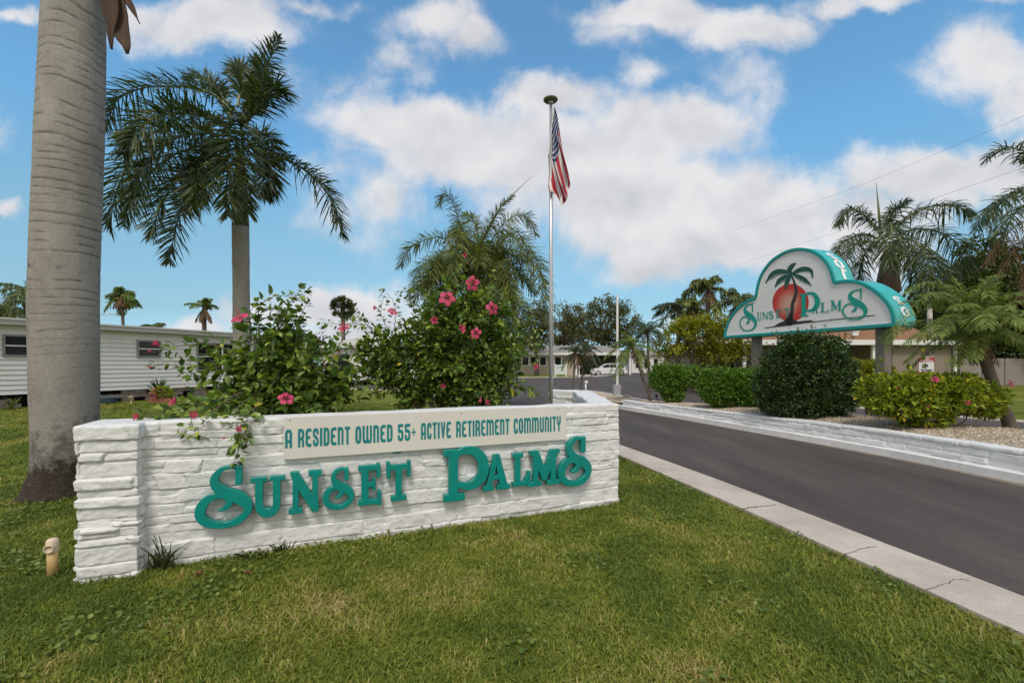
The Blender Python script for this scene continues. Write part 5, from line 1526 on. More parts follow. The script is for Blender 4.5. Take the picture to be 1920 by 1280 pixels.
# ------------------------------------------------------------------ shrubs and hedges on the median
def lobes(lst, y, f=.75):
    out = []
    for l in lst:
        px, py, rx, ry = l[:4]; dy = l[4] if len(l) > 4 else 0; fd = l[5] if len(l) > 5 else f
        c = P(px, py, y + dy); k = (y + dy) / F
        out.append((c.x, c.y, c.z, rx * k, rx * k * fd, ry * k))
    return out
bushy('round_shrub', 'large dense dark green rounded shrub in front of the cloud sign', 'shrub', (6.0, 9.5, gravel_z(6.0, 9.5) - .05),
      lobes([(1512, 715, 88, 70), (1505, 672, 66, 38), (1455, 715, 42, 58), (1565, 722, 40, 56), (1500, 640, 40, 16), (1560, 655, 30, 24), (1510, 755, 82, 30)], 9.6, .8), 30000, .055, L_DARKB, M_TWIG, 61, stems=12, strays=110, lump=.36, lscale=2.4, keep=.41, shell=.72, zmin=.28, inner=7000)
bushy('hedge', 'clipped bright green hedge next to the dark round shrub', 'hedge', (5.7, 11.6, gravel_z(5.6, 11.6) - .05),
      lobes([(1350, 726, 42, 38), (1395, 728, 42, 40), (1425, 726, 34, 38), (1330, 718, 20, 28)], 11.7, .8), 17000, .055, L_HEDGE, M_TWIG, 62, stems=9, strays=40, lump=.12, lscale=3, keep=.36, shell=.7, zmin=.22, inner=4500)
bushy('hedge', 'rounded bright green hedge at the left end of the hedge row', 'hedge', (4.95, 14.3, gravel_z(4.95, 14.3) - .05),
      lobes([(1250, 712, 32, 28), (1270, 706, 30, 22), (1262, 735, 24, 22), (1300, 706, 22, 22), (1236, 700, 18, 18)], 14.3, .8), 12000, .06, L_HEDGE, M_TWIG, 63, stems=8, strays=30, lump=.14, lscale=3, keep=.38, shell=.68, zmin=.2, inner=3000)
bushy('hedge', 'low yellowish hedge behind the right post of the cloud sign', 'hedge', (P(1625, 700, 12.2).x, 12.0, .0),
      lobes([(1600, 700, 30, 26), (1635, 698, 32, 24), (1655, 702, 22, 22)], 12.0, .8), 7000, .055, L_GOLD, M_TWIG, 64, stems=6, lump=.12, lscale=3, keep=.36, shell=.65, inner=2500)
bushy('hibiscus_shrub', 'wide yellow-green shrub with a few faded pink blooms at the right of the gravel', 'shrub', (6.85, 7.75, gravel_z(6.85, 7.75) - .03),
      lobes([(1690, 745, 72, 38), (1760, 742, 70, 36), (1830, 748, 50, 34), (1650, 735, 42, 32), (1735, 778, 48, 30), (1780, 722, 60, 22), (1715, 722, 60, 22), (1855, 765, 26, 22)], 7.75, .75), 11500, .075, L_YELLOW, M_TWIG, 65, card=False, strays=24, stems=14, sr=.02, lump=.3, lscale=3.2, keep=.42, shell=.5, zmin=.42)
bushy('golden_shrub', 'tall loose golden green shrub tree behind the hedge row', 'shrub', (P(1310, 700, 23).x, 23, 0),
      lobes([(1260, 640, 36, 34), (1310, 632, 48, 40), (1360, 640, 44, 38), (1285, 612, 30, 20), (1340, 608, 36, 20), (1390, 655, 24, 26), (1240, 662, 22, 26), (1340, 665, 50, 22)], 23, .6), 13000, .13, L_GOLD, M_TWIG, 66, strays=60, stems=16, sr=.05, lump=.35, lscale=1.2, keep=.44, shell=.3)
# ------------------------------------------------------------------ trees far behind
def oak(label, px, pbase, y, lob, n, seed, leaf=.32, mat=L_OAK, r=.38, sky_gaps=.5, name='oak_tree', tp=None, shell=.35):
    t = P(*(tp or (px, 655)), y)
    return bushy(name, label, 'tree', (P(px, 700, y).x, y, 0), lobes(lob, y, .8), n, leaf, mat, M_BARK, seed, stems=16, lump=.4, lscale=.45, keep=sky_gaps, shell=shell, trunk=(tuple(t), r, r * .8))
oak('spreading dark oak right of the flagpole, behind the ranch house', 1128, 700, 78, [(1130, 600, 58, 32), (1165, 604, 36, 36), (1092, 612, 44, 30), (1140, 575, 44, 20), (1185, 620, 22, 30), (1120, 632, 60, 16), (1150, 640, 40, 16)], 14500, 71, .34, tp=(1130, 640))
oak('round dark oak seen behind the flagpole', 1058, 700, 74, [(1058, 602, 36, 32), (1080, 592, 24, 22), (1042, 625, 30, 24), (1075, 635, 40, 16)], 7500, 72, .32, tp=(1058, 645))
oak('dark forked tree left of the flagpole in front of the ranch house', 1006, 700, 60, [(1002, 606, 40, 32), (1024, 622, 26, 26), (985, 624, 28, 24), (1000, 580, 28, 16), (1005, 645, 34, 12)], 7000, 73, .26, tp=(1006, 655), r=.3)
oak('dark broadleaf tree towering behind the clubhouse roof', 1780, 700, 33, [(1800, 560, 90, 70), (1860, 520, 80, 70), (1760, 600, 60, 44), (1900, 600, 80, 80), (1840, 640, 90, 40), (1940, 560, 90, 90), (1850, 475, 50, 36)], 30000, 74, .26, L_FIG, .5, .34, 'broadleaf_tree', (1790, 640), .3)
oak('dark bushy tree at the far right behind the panel fence', 2080, 700, 31, [(2000, 600, 90, 90), (2080, 560, 110, 110), (2150, 620, 90, 90), (1950, 650, 60, 34)], 16000, 75, .26, L_FIG, .5, .34, 'broadleaf_tree', (2060, 640), .3)
oak('dark tree seen behind the cloud sign, over the clubhouse ridge', 1640, 700, 40, [(1640, 590, 60, 34), (1700, 600, 60, 34), (1590, 600, 40, 24)], 9000, 76, .28, L_FIG, .4, .38, 'broadleaf_tree', (1640, 640), .3)
oak('small dark tree top above the white roof behind the left hibiscus', 560, 700, 36, [(575, 650, 34, 24), (545, 642, 26, 20), (600, 655, 20, 14)], 5000, 77, .2, L_FIG, .2, .4, 'broadleaf_tree', (570, 672), .3)
# distant tree line
rng = np.random.RandomState(99)
mbt = MB()
bl = [(x, 150 + rng.uniform(-12, 12), rng.uniform(1.5, 3.2), rng.uniform(7, 12), rng.uniform(4, 7), rng.uniform(2.0, 4.6)) for x in np.arange(-200, 240, 9)]
leaf_cloud(mbt, bl, 26000, .9, rng, True, .3, .15, .3, None, .5)
tag(mbt.build('distant_woods', L_OAK), 'far low line of dark trees along the horizon', 'woods', kind='stuff')
# ------------------------------------------------------------------ hibiscus in the planter
M_PETAL = None
def petalmat():
    m, nt, b = new_mat('pink_petal')
    at = nt.nodes.new('ShaderNodeAttribute'); at.attribute_name = 'rad'
    r = ramp(nt, at.outputs['Fac'], [(0, (.10, .004, .02)), (.22, (.30, .010, .06)), (.45, (.62, .04, .14)), (1, (.74, .095, .20))])
    nt.links.new(r.outputs[0], b.inputs['Base Color']); b.inputs['Roughness'].default_value = .6
    t = nt.nodes.new('ShaderNodeBsdfTranslucent'); nt.links.new(r.outputs[0], t.inputs[0])
    ms = nt.nodes.new('ShaderNodeMixShader'); ms.inputs[0].default_value = .3
    nt.links.new(b.outputs[0], ms.inputs[1]); nt.links.new(t.outputs[0], ms.inputs[2]); nt.links.new(ms.outputs[0], nt.nodes['Material Output'].inputs[0])
    return m
M_PETAL = petalmat()
M_STAMEN = simple('stamen', (.62, .12, .12), .6)
M_CALYX = simple('calyx', (.09, .13, .03), .6)
def flower(parent, pos, facing, size, rng, closed=0.0, name='flower'):
    pos = np.array(tuple(pos)); f = np.array(facing, float); f /= np.linalg.norm(f)
    u = np.cross(f, (0, 0, 1.)); u /= np.linalg.norm(u); v = np.cross(u, f)
    a0 = rng.uniform(0, 6.28); V = []; fs = []; rad = []
    for p in range(5):
        a = a0 + p * 2 * math.pi / 5
        k = len(V)
        for i in range(6):
            t = i / 5
            w = (.10 + 1.0 * t ** .8 * (1 - .62 * t ** 5)) * .78
            for j in range(5):
                s = (j - 2) / 2
                ang_ = a + s * w * (1.05 if t > .1 else .8) * .9
                ruf = .07 * math.sin(j * 2.6 + p * 1.7 + 1.3) * t * t + rng.normal(0, .015) * t
                out = t * (1 - .12 * s * s) * (1 - .75 * closed)
                fw = .25 * t - .42 * t ** 3 * (1 - closed) + ruf + .8 * closed * t + .05 * s * s
                V.append(pos + size * (u * math.cos(ang_) * out + v * math.sin(ang_) * out + f * fw))
                rad.append(t)
        for i in range(5):
            for j in range(4):
                q = k + i * 5 + j; fs.append([q, q + 1, q + 6, q + 5])
    mb = MB(); mb.add(np.array(V), fs)
    o = mb.build(name, M_PETAL, parent, True)
    at = o.data.attributes.new('rad', 'FLOAT', 'POINT'); at.data.foreach_set('value', np.array(rad, np.float32))
    st = MB()
    tip = pos + size * (f * .95 + v * rng.uniform(.05, .3) + u * rng.uniform(-.15, .15))
    st.tube([pos, pos * .5 + tip * .5 + size * v * -.05, tip], [size * .045, size * .035, size * .03], 5)
    for _ in range(12):
        d = rng.normal(size=3); d /= np.linalg.norm(d); c = pos + (tip - pos) * rng.uniform(.6, 1)
        st.tube([c, c + d * size * .10], [size * .012, size * .03], 4)
    st.build('stamen', M_STAMEN, o)
    cx = MB(); cx.tube([pos - f * size * .42 - v * size * .05, pos - f * size * .2, pos + f * size * .04], [size * .04, size * .11, size * .13], 6)
    cx.build('calyx', M_CALYX, o)
    return o
def leafy_stem(wd, lf, path, r0, r1, every, size, rng, nn=5, tipn=4, start=.25):
    """a stem with alternate leaves up its outer part"""
    q = catmull(path, 20)
    q[1:-1] += rng.normal(0, .006, q[1:-1].shape)
    wd.tube(q, [r0 + (r1 - r0) * i / 19 for i in range(20)], nn)
    L = np.concatenate([[0], np.cumsum(np.linalg.norm(np.diff(q, axis=0), axis=1))])
    s = np.arange(L[-1] * start, L[-1], every)
    T = np.gradient(q, axis=0); T /= np.linalg.norm(T, axis=1)[:, None]
    O = np.stack([np.interp(s, L, q[:, i]) for i in range(3)], 1); t = np.stack([np.interp(s, L, T[:, i]) for i in range(3)], 1)
    n = len(s)
    if n == 0: return q
    rd = rng.normal(size=(n, 3)); rd -= t * (rd * t).sum(1)[:, None]; rd /= np.linalg.norm(rd, axis=1)[:, None]
    D = rd * 1.0 + t * .55 + np.array((0, 0, -.12)) + rng.normal(0, .15, (n, 3)); D /= np.linalg.norm(D, axis=1)[:, None]
    pet = .022 + rng.rand(n) * .02
    for a, d, p_ in zip(O, D, pet): pass
    sz = size * rng.uniform(.6, 1.2, n) * np.clip(1.15 - .5 * (s / L[-1]), .5, 1)
    add_leaves(lf, O + D * pet[:, None], D, sz, rng)
    for _ in range(tipn):
        d = T[-1] + rng.normal(0, .45, 3)
        add_leaves(lf, q[-1:], d[None], np.array([size * rng.uniform(.35, .7)]), rng)
    return q
def hibiscus(label, base, lob, y, nstems, ntw, size, seed, sprigs, flowers, every=.035, nfill=0):
    rng = np.random.RandomState(seed)
    rt = root('hibiscus_shrub', base, label, 'shrub')
    wd = MB(); lf = MB()
    B = lobes(lob, y, .55)
    vol = np.array([b[3] * b[4] * b[5] for b in B]) ** .6; vol /= vol.sum()
    b0 = np.array(base)
    for i in range(nstems):
        bl = B[rng.choice(len(B), p=vol)]
        d = rng.normal(size=3); d /= np.linalg.norm(d); d[2] = abs(d[2]) * .9 + .05
        tgt = np.array(bl[:3]) + d * np.array(bl[3:6]) * rng.uniform(.55, .95)
        s0 = b0 + rng.normal(0, 1, 3) * (.16, .10, .02)
        mid = s0 * .45 + tgt * .55 + rng.normal(0, .07, 3) - np.array((0, 0, .05)); mid[:2] = s0[:2] * .55 + tgt[:2] * .45 + rng.normal(0, .05, 2)
        q = leafy_stem(wd, lf, [s0, mid, tgt], .011, .003, every, size, rng, start=.5)
        for _ in range(ntw):
            k = rng.randint(8, 18)
            d2 = rng.normal(size=3); d2[2] = d2[2] * .6 + .25; d2 /= np.linalg.norm(d2)
            e = q[k] + d2 * rng.uniform(.12, .34)
            m_ = (q[k] + e) / 2 + np.array((0, 0, .02))
            leafy_stem(wd, lf, [q[k], m_, e], .004, .0015, every * .8, size * .9, rng, 4, start=.15)
    if nfill:
        leaf_cloud(lf, [tuple(b[:3]) + tuple(np.array(b[3:6]) * .85) for b in B], nfill, size * .95, rng, False, .3, 4.0, .45, None, .15)
    for sp in sprigs:
        pts, sz = sp[0], sp[1]
        leafy_stem(wd, lf, [tuple(p) for p in pts], .006, .002, every * .62, sz * 1.25, rng, start=.12)
    wd.build('stems', M_TWIG, rt, True)
    lf.build('foliage', L_HIB, rt)
    for (px, py, yy_, hw, fx, cl) in flowers:
        c = P(px, py, yy_)
        f = np.array((fx[0], -1 + abs(fx[0]) * .3, fx[1]))
        if hw > 9:
            flower(rt, c, f + rng.normal(0, .38, 3) * (1, .2, 1), hw / F * yy_ * rng.uniform(.82, 1.1), rng, min(1, cl + rng.uniform(0, .25)))
        else:
            flower(rt, c, f, hw / F * yy_, rng, .9, 'bud')
    return rt
SOILZ = .55
yl = 4.35
pp_ = lambda px, py, dy=0.0: P(px, py, yl + dy)
hibiscus('left hibiscus bush with glossy leaves spilling over the wall, pink blooms', (P(520, 700, yl).x, yl, SOILZ),
         [(505, 645, 70, 84), (450, 715, 76, 54), (560, 705, 70, 66), (528, 610, 42, 44), (620, 720, 60, 50), (470, 680, 50, 50), (545, 750, 110, 28), (430, 745, 60, 26), (395, 650, 30, 30), (650, 700, 46, 56, .25), (385, 735, 46, 28), (630, 745, 60, 30, .2)],
         yl, 48, 7, .112, 201,
         [([pp_(470, 700), pp_(420, 655), pp_(370, 645), pp_(335, 650), pp_(306, 656)], .085), ([pp_(440, 700), pp_(390, 690), pp_(345, 680), pp_(318, 676), pp_(290, 688)], .075), ([pp_(400, 720), pp_(360, 705), pp_(335, 690)], .08),
          ([pp_(460, 735, -.2), P(400, 752, 3.85), P(330, 768, 3.55), P(270, 780, 3.36)], .085), ([pp_(440, 745, -.25), P(400, 765, 3.75), P(368, 782, 3.48), P(345, 812, 3.30)], .07),
          ([P(490, 750, 3.95), P(468, 772, 3.60), P(455, 810, 3.38), P(438, 868, 3.36)], .075), ([P(480, 755, 3.9), P(474, 775, 3.62), P(470, 800, 3.40), P(462, 832, 3.38)], .075), ([P(460, 750, 3.9), P(440, 775, 3.58), P(450, 815, 3.37), P(446, 850, 3.36)], .07), ([P(430, 752, 3.9), P(395, 772, 3.6), P(380, 800, 3.33), P(372, 815, 3.32)], .07),
          ([pp_(490, 640), pp_(485, 590), pp_(500, 560), pp_(575, 550)], .09), ([pp_(520, 620), pp_(540, 575), pp_(552, 555), pp_(562, 540)], .09), ([pp_(540, 620), pp_(565, 590), pp_(575, 570)], .08),
          ([pp_(470, 640), pp_(470, 590), pp_(478, 565)], .1), ([pp_(430, 700), pp_(400, 680), pp_(385, 650)], .09), ([pp_(420, 735, -.2), P(370, 750, 3.9), P(320, 765, 3.6), P(300, 782, 3.42)], .075),
          ([pp_(600, 700), pp_(640, 640), pp_(660, 610), pp_(680, 600)], .07), ([pp_(610, 690), pp_(600, 640), pp_(610, 615)], .07)],
         [(452, 599, 4.2, 23, (-.3, .9), .15), (536, 748, 4.0, 20, (.05, .05), 0), (302, 650, 4.3, 18, (-1.2, .6), .75), (287, 688, 4.3, 7, (-1, .1), 1), (262, 783, 3.34, 17, (-1.0, -.1), .5),
          (330, 757, 3.52, 15, (-.4, .3), .4), (356, 775, 3.45, 16, (.8, .2), .6), (452, 797, 3.33, 14, (.2, -.4), .7), (426, 820, 3.34, 7, (-1, -.1), 1), (645, 616, 4.9, 16, (-.2, .5), .2), (288, 660, 4.35, 10, (-1, .2), .8)], nfill=350)
yr = 5.75
pr_ = lambda px, py, dy=0.0: P(px, py, yr + dy)
hibiscus('taller right hibiscus bush covered in pink blooms, beside the flagpole', (P(865, 700, yr).x, yr, SOILZ - .1),
         [(870, 645, 92, 80), (900, 585, 66, 62), (830, 590, 66, 56), (940, 660, 50, 66), (790, 640, 62, 60), (730, 650, 60, 46), (880, 720, 80, 54), (700, 665, 50, 40), (860, 555, 50, 40), (920, 715, 40, 46), (960, 640, 26, 40),
          (690, 715, 44, 36), (840, 690, 60, 50)],
         yr, 96, 9, .108, 202,
         [([pr_(860, 580), pr_(850, 530), pr_(870, 500), pr_(876, 478)], .07), ([pr_(900, 580), pr_(915, 540), pr_(925, 510)], .08), ([pr_(920, 600), pr_(970, 560), pr_(985, 580), pr_(1000, 600)], .08),
          ([pr_(930, 650), pr_(980, 640), pr_(1012, 640)], .075), ([pr_(940, 700), pr_(975, 720), pr_(1000, 735)], .08), ([pr_(740, 640), pr_(715, 590), pr_(718, 555), pr_(712, 545)], .06),
          ([pr_(740, 650), pr_(690, 610), pr_(640, 608), pr_(600, 605)], .06), ([pr_(720, 640), pr_(670, 590), pr_(660, 565)], .055), ([pr_(740, 620), pr_(740, 570), pr_(722, 545)], .06),
          ([pr_(700, 670), pr_(650, 650), pr_(620, 640)], .065), ([pr_(950, 620), pr_(990, 600), pr_(1010, 630), pr_(1000, 680)], .07), ([pr_(890, 760, -.5), pr_(890, 772, -.62), pr_(888, 782, -.68)], .09), ([pr_(780, 590), pr_(760, 545), pr_(745, 560)], .06)],
         [(838, 559, 5.35, 17, (-.1, .25), 0), (886, 532, 5.4, 16, (.1, .3), 0), (923, 578, 5.35, 16, (.25, .2), 0), (893, 625, 5.2, 16, (.15, -.1), 0), (862, 618, 5.25, 17, (1.1, .1), .35), (816, 600, 5.3, 13, (-.1, .0), .35),
          (875, 479, 5.7, 10, (-.3, .3), .6), (735, 586, 5.6, 14, (.3, .3), .15), (708, 578, 5.7, 10, (-.4, .5), .6), (826, 726, 5.2, 14, (.3, -.2), .6), (912, 748, 5.1, 13, (.5, -.6), .6), (902, 744, 5.15, 11, (-.3, -.6), .7),
          (999, 684, 5.5, 13, (.9, .3), .5), (641, 656, 5.7, 9, (-.3, -.3), .7)], nfill=3000)
# blooms on the shrub of the median
bsh = [o for o in bpy.data.objects if o.name.startswith('hibiscus_shrub') and 'yellow-green' in o.get('label', '')][0]
rng = np.random.RandomState(6)
for px, py, y_, hw, fx, cl in ((1752, 712, 7.35, 9.5, (-.4, .6), .4), (1808, 752, 7.2, 10, (.1, -.3), .8), (1893, 720, 7.6, 10, (.4, .4), .3), (1680, 726, 7.3, 6, (0, 0), 1), (1736, 762, 7.1, 6, (0, 0), 1)):
    flower(bsh, P(px, py, y_), (fx[0], -1, fx[1]), hw / F * y_, rng, cl, 'flower' if hw > 9 else 'bud')
# weeds at the foot of the wall
def grass_tuft(name, label, c, n, h, seed, mat, w=.006, spread=.05, lean=(0, 0)):
    rng = np.random.RandomState(seed); mb = MB()
    for i in range(n):
        b0 = np.array(tuple(c)) + rng.normal(0, spread, 3) * (1, .5, 0)
        d = rng.normal(0, .45, 3) + np.array((lean[0], lean[1], 0)); d[2] = 1
        L = h * rng.uniform(.4, 1.1); d /= np.linalg.norm(d)
        p = [b0, b0 + d * L * .5, b0 + d * L * .85 + np.array((d[0], d[1], -.2)) * L * .15, b0 + d * L + np.array((d[0] * .5, d[1] * .5, -.35)) * L * .3]
        s = np.cross(d, rng.normal(size=3)); s /= np.linalg.norm(s)
        V = []
        for k, q in enumerate(p):
            ww = w * (1, .9, .6, .08)[k]; V += [q - s * ww, q + s * ww]
        mb.add(np.array(V), [[0, 1, 3, 2], [2, 3, 5, 4], [4, 5, 7, 6]])
    o = mb.build(name, mat); tag(o, label, 'weed'); return o
L_WEED = leafmat('weed_leaf', [(0, (.020, .035, .010)), (.6, (.05, .075, .018)), (1, (.11, .12, .035))], .5, .2)
u_, _ = W_inv(272, 1060, .05)
grass_tuft('weed', 'dark grassy weed growing in the corner of the end column', WP(.39, .05, .0), 60, .26, 5, L_WEED, .005, .045, (.25, -.1))
grass_tuft('weed', 'small weed clump against the wall foot under the board', WP(W_inv(528, 1030, .05)[0], .05, 0), 34, .11, 6, L_WEED, .005, .035)
grass_tuft('weed', 'low broad weed in the lawn edge under the letters', WP(W_inv(470, 1045, .08)[0], .08, 0), 26, .07, 7, L_WEED, .009, .07)
# ------------------------------------------------------------------ flagpole and flag
FPY = 6.3
pb = P(1033, 700, FPY)
fp = root('flagpole', (pb.x, FPY, 0), 'slim silver flagpole with a mushroom cap rising behind the wall', 'flagpole')
zt = P(1033, 190, FPY).z
m1 = MB(); m1.tube([(pb.x, FPY, 0), (pb.x, FPY, 2.4), (pb.x, FPY, zt)], [.028, .026, .020], 20); m1.build('pole', M_GREYPOLE, fp, True)
M_CAP = simple('olive_cap', (.12, .11, .06), .5, var=.25, scale=20)
m1 = MB(); m1.lathe((pb.x - .005, FPY, zt), [(.03, -.005), (.092, .004), (.101, .016), (.095, .030), (.06, .048), (.02, .055)], 28); m1.build('solar_cap', M_CAP, fp, True)
m1 = MB(); m1.lathe((pb.x, FPY, zt - .035), [(.024, 0), (.034, .01), (.034, .03), (.024, .036)], 16)
m1.tube([(pb.x + .03, FPY, zt - .03), (pb.x + .045, FPY - .01, zt - .03), (pb.x + .045, FPY - .01, zt - .06)], .004, 6); m1.build('pulley', M_GREYPOLE, fp, True)
m1 = MB(); m1.tube([(pb.x + .042, FPY - .012, zt - .05), (pb.x + .034, FPY - .02, 2.6), (pb.x + .030, FPY - .02, 1.25)], .0022, 5); m1.build('halyard', M_WHITE, fp)
fl = root('flag', tuple(P(1039, 198, FPY)), 'limp red white and blue stars and stripes flag on the flagpole', 'flag')
ctrl = np.array([[(1039, 199), (1036, 225), (1033.5, 250), (1031, 270), (1028, 292)],
                 [(1044, 215), (1041, 248), (1037, 278), (1029, 292), (1030, 322)],
                 [(1048.5, 238), (1048, 272), (1043, 305), (1037, 318), (1028.5, 350)],
                 [(1053, 262), (1056, 300), (1050, 332), (1044, 350), (1030, 362)],
                 [(1060, 300), (1066, 335), (1058, 362), (1052, 372), (1040, 364)],
                 [(1066, 338), (1069, 352), (1062, 372), (1055, 388), (1046, 374)]], float)
na_, nb_ = 61, 41
A_ = np.linspace(0, 1, na_); B_ = np.linspace(0, 1, nb_)
def bil(c, a, b):
    tmp = np.stack([[np.interp(a, np.linspace(0, 1, 6), c[:, j, k]) for k in (0, 1)] for j in range(5)], 0)   # 5,2,na
    out = np.zeros((len(a), len(b), 2))
    for i in range(len(a)):
        for k in (0, 1): out[i, :, k] = np.interp(b, np.linspace(0, 1, 5), tmp[:, k, i])
    return out
g_ = bil(ctrl, A_, B_)
for _ in range(3):
    g_[1:-1] = (g_[:-2] + 2 * g_[1:-1] + g_[2:]) / 4; g_[:, 1:-1] = (g_[:, :-2] + 2 * g_[:, 1:-1] + g_[:, 2:]) / 4
V = []
for i, a in enumerate(A_):
    for j, b in enumerate(B_):
        y = FPY - .03 + (.055 * math.sin(b * 15 + a * 5) + .03 * math.sin(b * 27 - a * 9)) * (.25 + a) * .9 + .03 * math.sin(a * 9)
        px = g_[i, j, 0] + 2.0 * math.sin(b * 15 + a * 5 + 1.2) * (.3 + a * .7)
        V.append(tuple(P(px, g_[i, j, 1], y)))
m1 = MB(); m1.add(V, [[i * nb_ + j, i * nb_ + j + 1, (i + 1) * nb_ + j + 1, (i + 1) * nb_ + j] for i in range(na_ - 1) for j in range(nb_ - 1)])
def flagmat():
    m, nt, b = new_mat('flag_cloth')
    uv = nt.nodes.new('ShaderNodeUVMap'); uv.uv_map = 'UVMap'
    sp = nt.nodes.new('ShaderNodeSeparateXYZ'); nt.links.new(uv.outputs[0], sp.inputs[0])
    def mt(op, a, b_=None):
        n = nt.nodes.new('ShaderNodeMath'); n.operation = op
        for i, v in enumerate((a, b_)):
            if v is None: continue
            if isinstance(v, (int, float)): n.inputs[i].default_value = v
            else: nt.links.new(v, n.inputs[i])
        return n.outputs[0]
    a, bb = sp.outputs[0], sp.outputs[1]
    stripe = mt('LESS_THAN', mt('FRACT', mt('MULTIPLY', bb, 6.5)), .5)
    canton = mt('MULTIPLY', mt('LESS_THAN', a, .40), mt('LESS_THAN', bb, 7 / 13))
    # stars: staggered grid of dots
    sx = mt('MULTIPLY', a, 5.5 / .40); sy = mt('MULTIPLY', bb, 9 / (7 / 13) / 2)
    def dots(ox, oy):
        fx = mt('SUBTRACT', mt('FRACT', mt('ADD', sx, ox)), .5); fy = mt('SUBTRACT', mt('FRACT', mt('ADD', sy, oy)), .5)
        d = mt('ADD', mt('MULTIPLY', fx, fx), mt('MULTIPLY', fy, fy)); return mt('LESS_THAN', d, .034)
    star = mt('MAXIMUM', dots(0, 0), dots(.5, .5))
    c = mixrgb(nt, stripe, (.85, .84, .83), (.48, .025, .045))
    c2 = mixrgb(nt, star, (.022, .032, .14), (.8, .8, .8))
    c = mixrgb(nt, canton, c, c2)
    nt.links.new(c, b.inputs['Base Color']); b.inputs['Roughness'].default_value = .75
    t = nt.nodes.new('ShaderNodeBsdfTranslucent'); nt.links.new(c, t.inputs[0])
    ms = nt.nodes.new('ShaderNodeMixShader'); ms.inputs[0].default_value = .3
    nt.links.new(b.outputs[0], ms.inputs[1]); nt.links.new(t.outputs[0], ms.inputs[2]); nt.links.new(ms.outputs[0], nt.nodes['Material Output'].inputs[0])
    return m
fo = m1.build('cloth', flagmat(), fl, True)
uvl = fo.data.uv_layers.new(name='UVMap')
vi = np.zeros(len(fo.data.loops), np.int32); fo.data.loops.foreach_get('vertex_index', vi)
uvl.data.foreach_set('uv', np.stack([A_[vi // nb_], B_[vi % nb_] * .8], 1).astype(np.float32).ravel())
m1 = MB(); m1.tube([tuple(P(1039, 199, FPY - .03)), tuple(P(1028.5, 290, FPY - .03))], .006, 6)
m1.build('hem', M_WHITE, fl)

# ------------------------------------------------------------------ irrigation pipe
pb = G(98, 1079); pi_ = root('standpipe', tuple(pb), 'yellowed plastic pipe with elbow cap standing in the lawn', 'pipe')
M_PVC = simple('aged_plastic', (.56, .38, .17), .45, var=.15, scale=14)
M_PVC2 = simple('cream_plastic', (.62, .50, .37), .45, var=.1, scale=14)
k = 3.13 / F
m1 = MB(); m1.tube([tuple(pb + Vector((0, 0, -.03))), tuple(pb + Vector((.002, 0, .20)))], 8 * k, 20); m1.build('riser', M_PVC, pi_, True)
m1 = MB(); m1.lathe(tuple(pb + Vector((.002, 0, .165))), [(9.3 * k, 0), (9.6 * k, .004), (9.6 * k, .055), (9.2 * k, .078), (7 * k, .090), (3 * k, .096)], 24)
m1.lathe(tuple(pb + Vector((.004, -.02, .200))), [(8 * k, -.01), (8 * k, .022), (7.6 * k, .026), (6 * k, .026), (5.6 * k, .018)], 20, (.45, -.9, -.1)); m1.build('elbow', M_PVC2, pi_, True)

# ------------------------------------------------------------------ barrier arm and bollard light on the median
bb_ = P(1157, 740, 20.0); z0_ = .11
bar = root('barrier_arm', (bb_.x, 20.0, z0_), 'raised white barrier arm on a small grey cabinet at the median tip', 'barrier')
m1 = MB(); m1.box(bb_.x - .03, bb_.x + .05, 19.96, 20.04, .5, 4.5); m1.build('arm', M_WHITE, bar)
m1 = MB(); m1.box(bb_.x - .17, bb_.x + .14, 19.85, 20.15, z0_, .56); o = m1.build('cabinet', simple('grey_cabinet', (.33, .33, .35), .5, var=.08), bar)
bv = o.modifiers.new('b', 'BEVEL'); bv.width = .015; bv.segments = 2
m1 = MB(); m1.box(bb_.x - .08, bb_.x - .03, 19.9, 20.1, 1.0, 1.22); m1.build('sensor', M_WHITE, bar)
bl_ = P(1097, 715, 22.8); lt = root('path_light', (bl_.x, 22.6, .0), 'short white bollard light with a small hood near the two tip palms', 'bollard light')
m1 = MB(); m1.tube([(bl_.x, 22.6, 0), (bl_.x, 22.6, .58)], .045, 14); m1.build('post', M_WHITE, lt, True)
m1 = MB(); m1.lathe((bl_.x + .03, 22.6, .50), [(.07, 0), (.10, .05), (.08, .12), (.03, .15)], 16); m1.build('hood', M_WHITE, lt, True)
# boulder in the gravel
c = G(1176, 744, .12)
m1 = MB(); rng = np.random.RandomState(4)
ic = bmesh.new(); bmesh.ops.create_icosphere(ic, subdivisions=3, radius=1.0)
vv = np.array([v.co[:] for v in ic.verts]); ff_i = np.array([[v.index for v in f.verts] for f in ic.faces]); ic.free()
def rock(name, label, c, s, seed, mat):
    n_ = fbm(vv[:, 0] * 1.6 + seed, vv[:, 1] * 1.6, vv[:, 2] * 1.6 + seed, 4)
    W = vv * (0.7 + .6 * n_)[:, None] * np.array(s) + np.array(tuple(c))
    mb = MB(); mb.add(W, [ff_i]); o = mb.build(name, mat, smooth=True); tag(o, label, 'rock')
rock('rock', 'small rounded tan rock on the gravel beyond the barrier cabinet', c, (.16, .14, .11), 3, simple('tan_rock', (.33, .27, .20), .9, var=.3, scale=12, bmp=.8, bscale=30, bdist=.02))
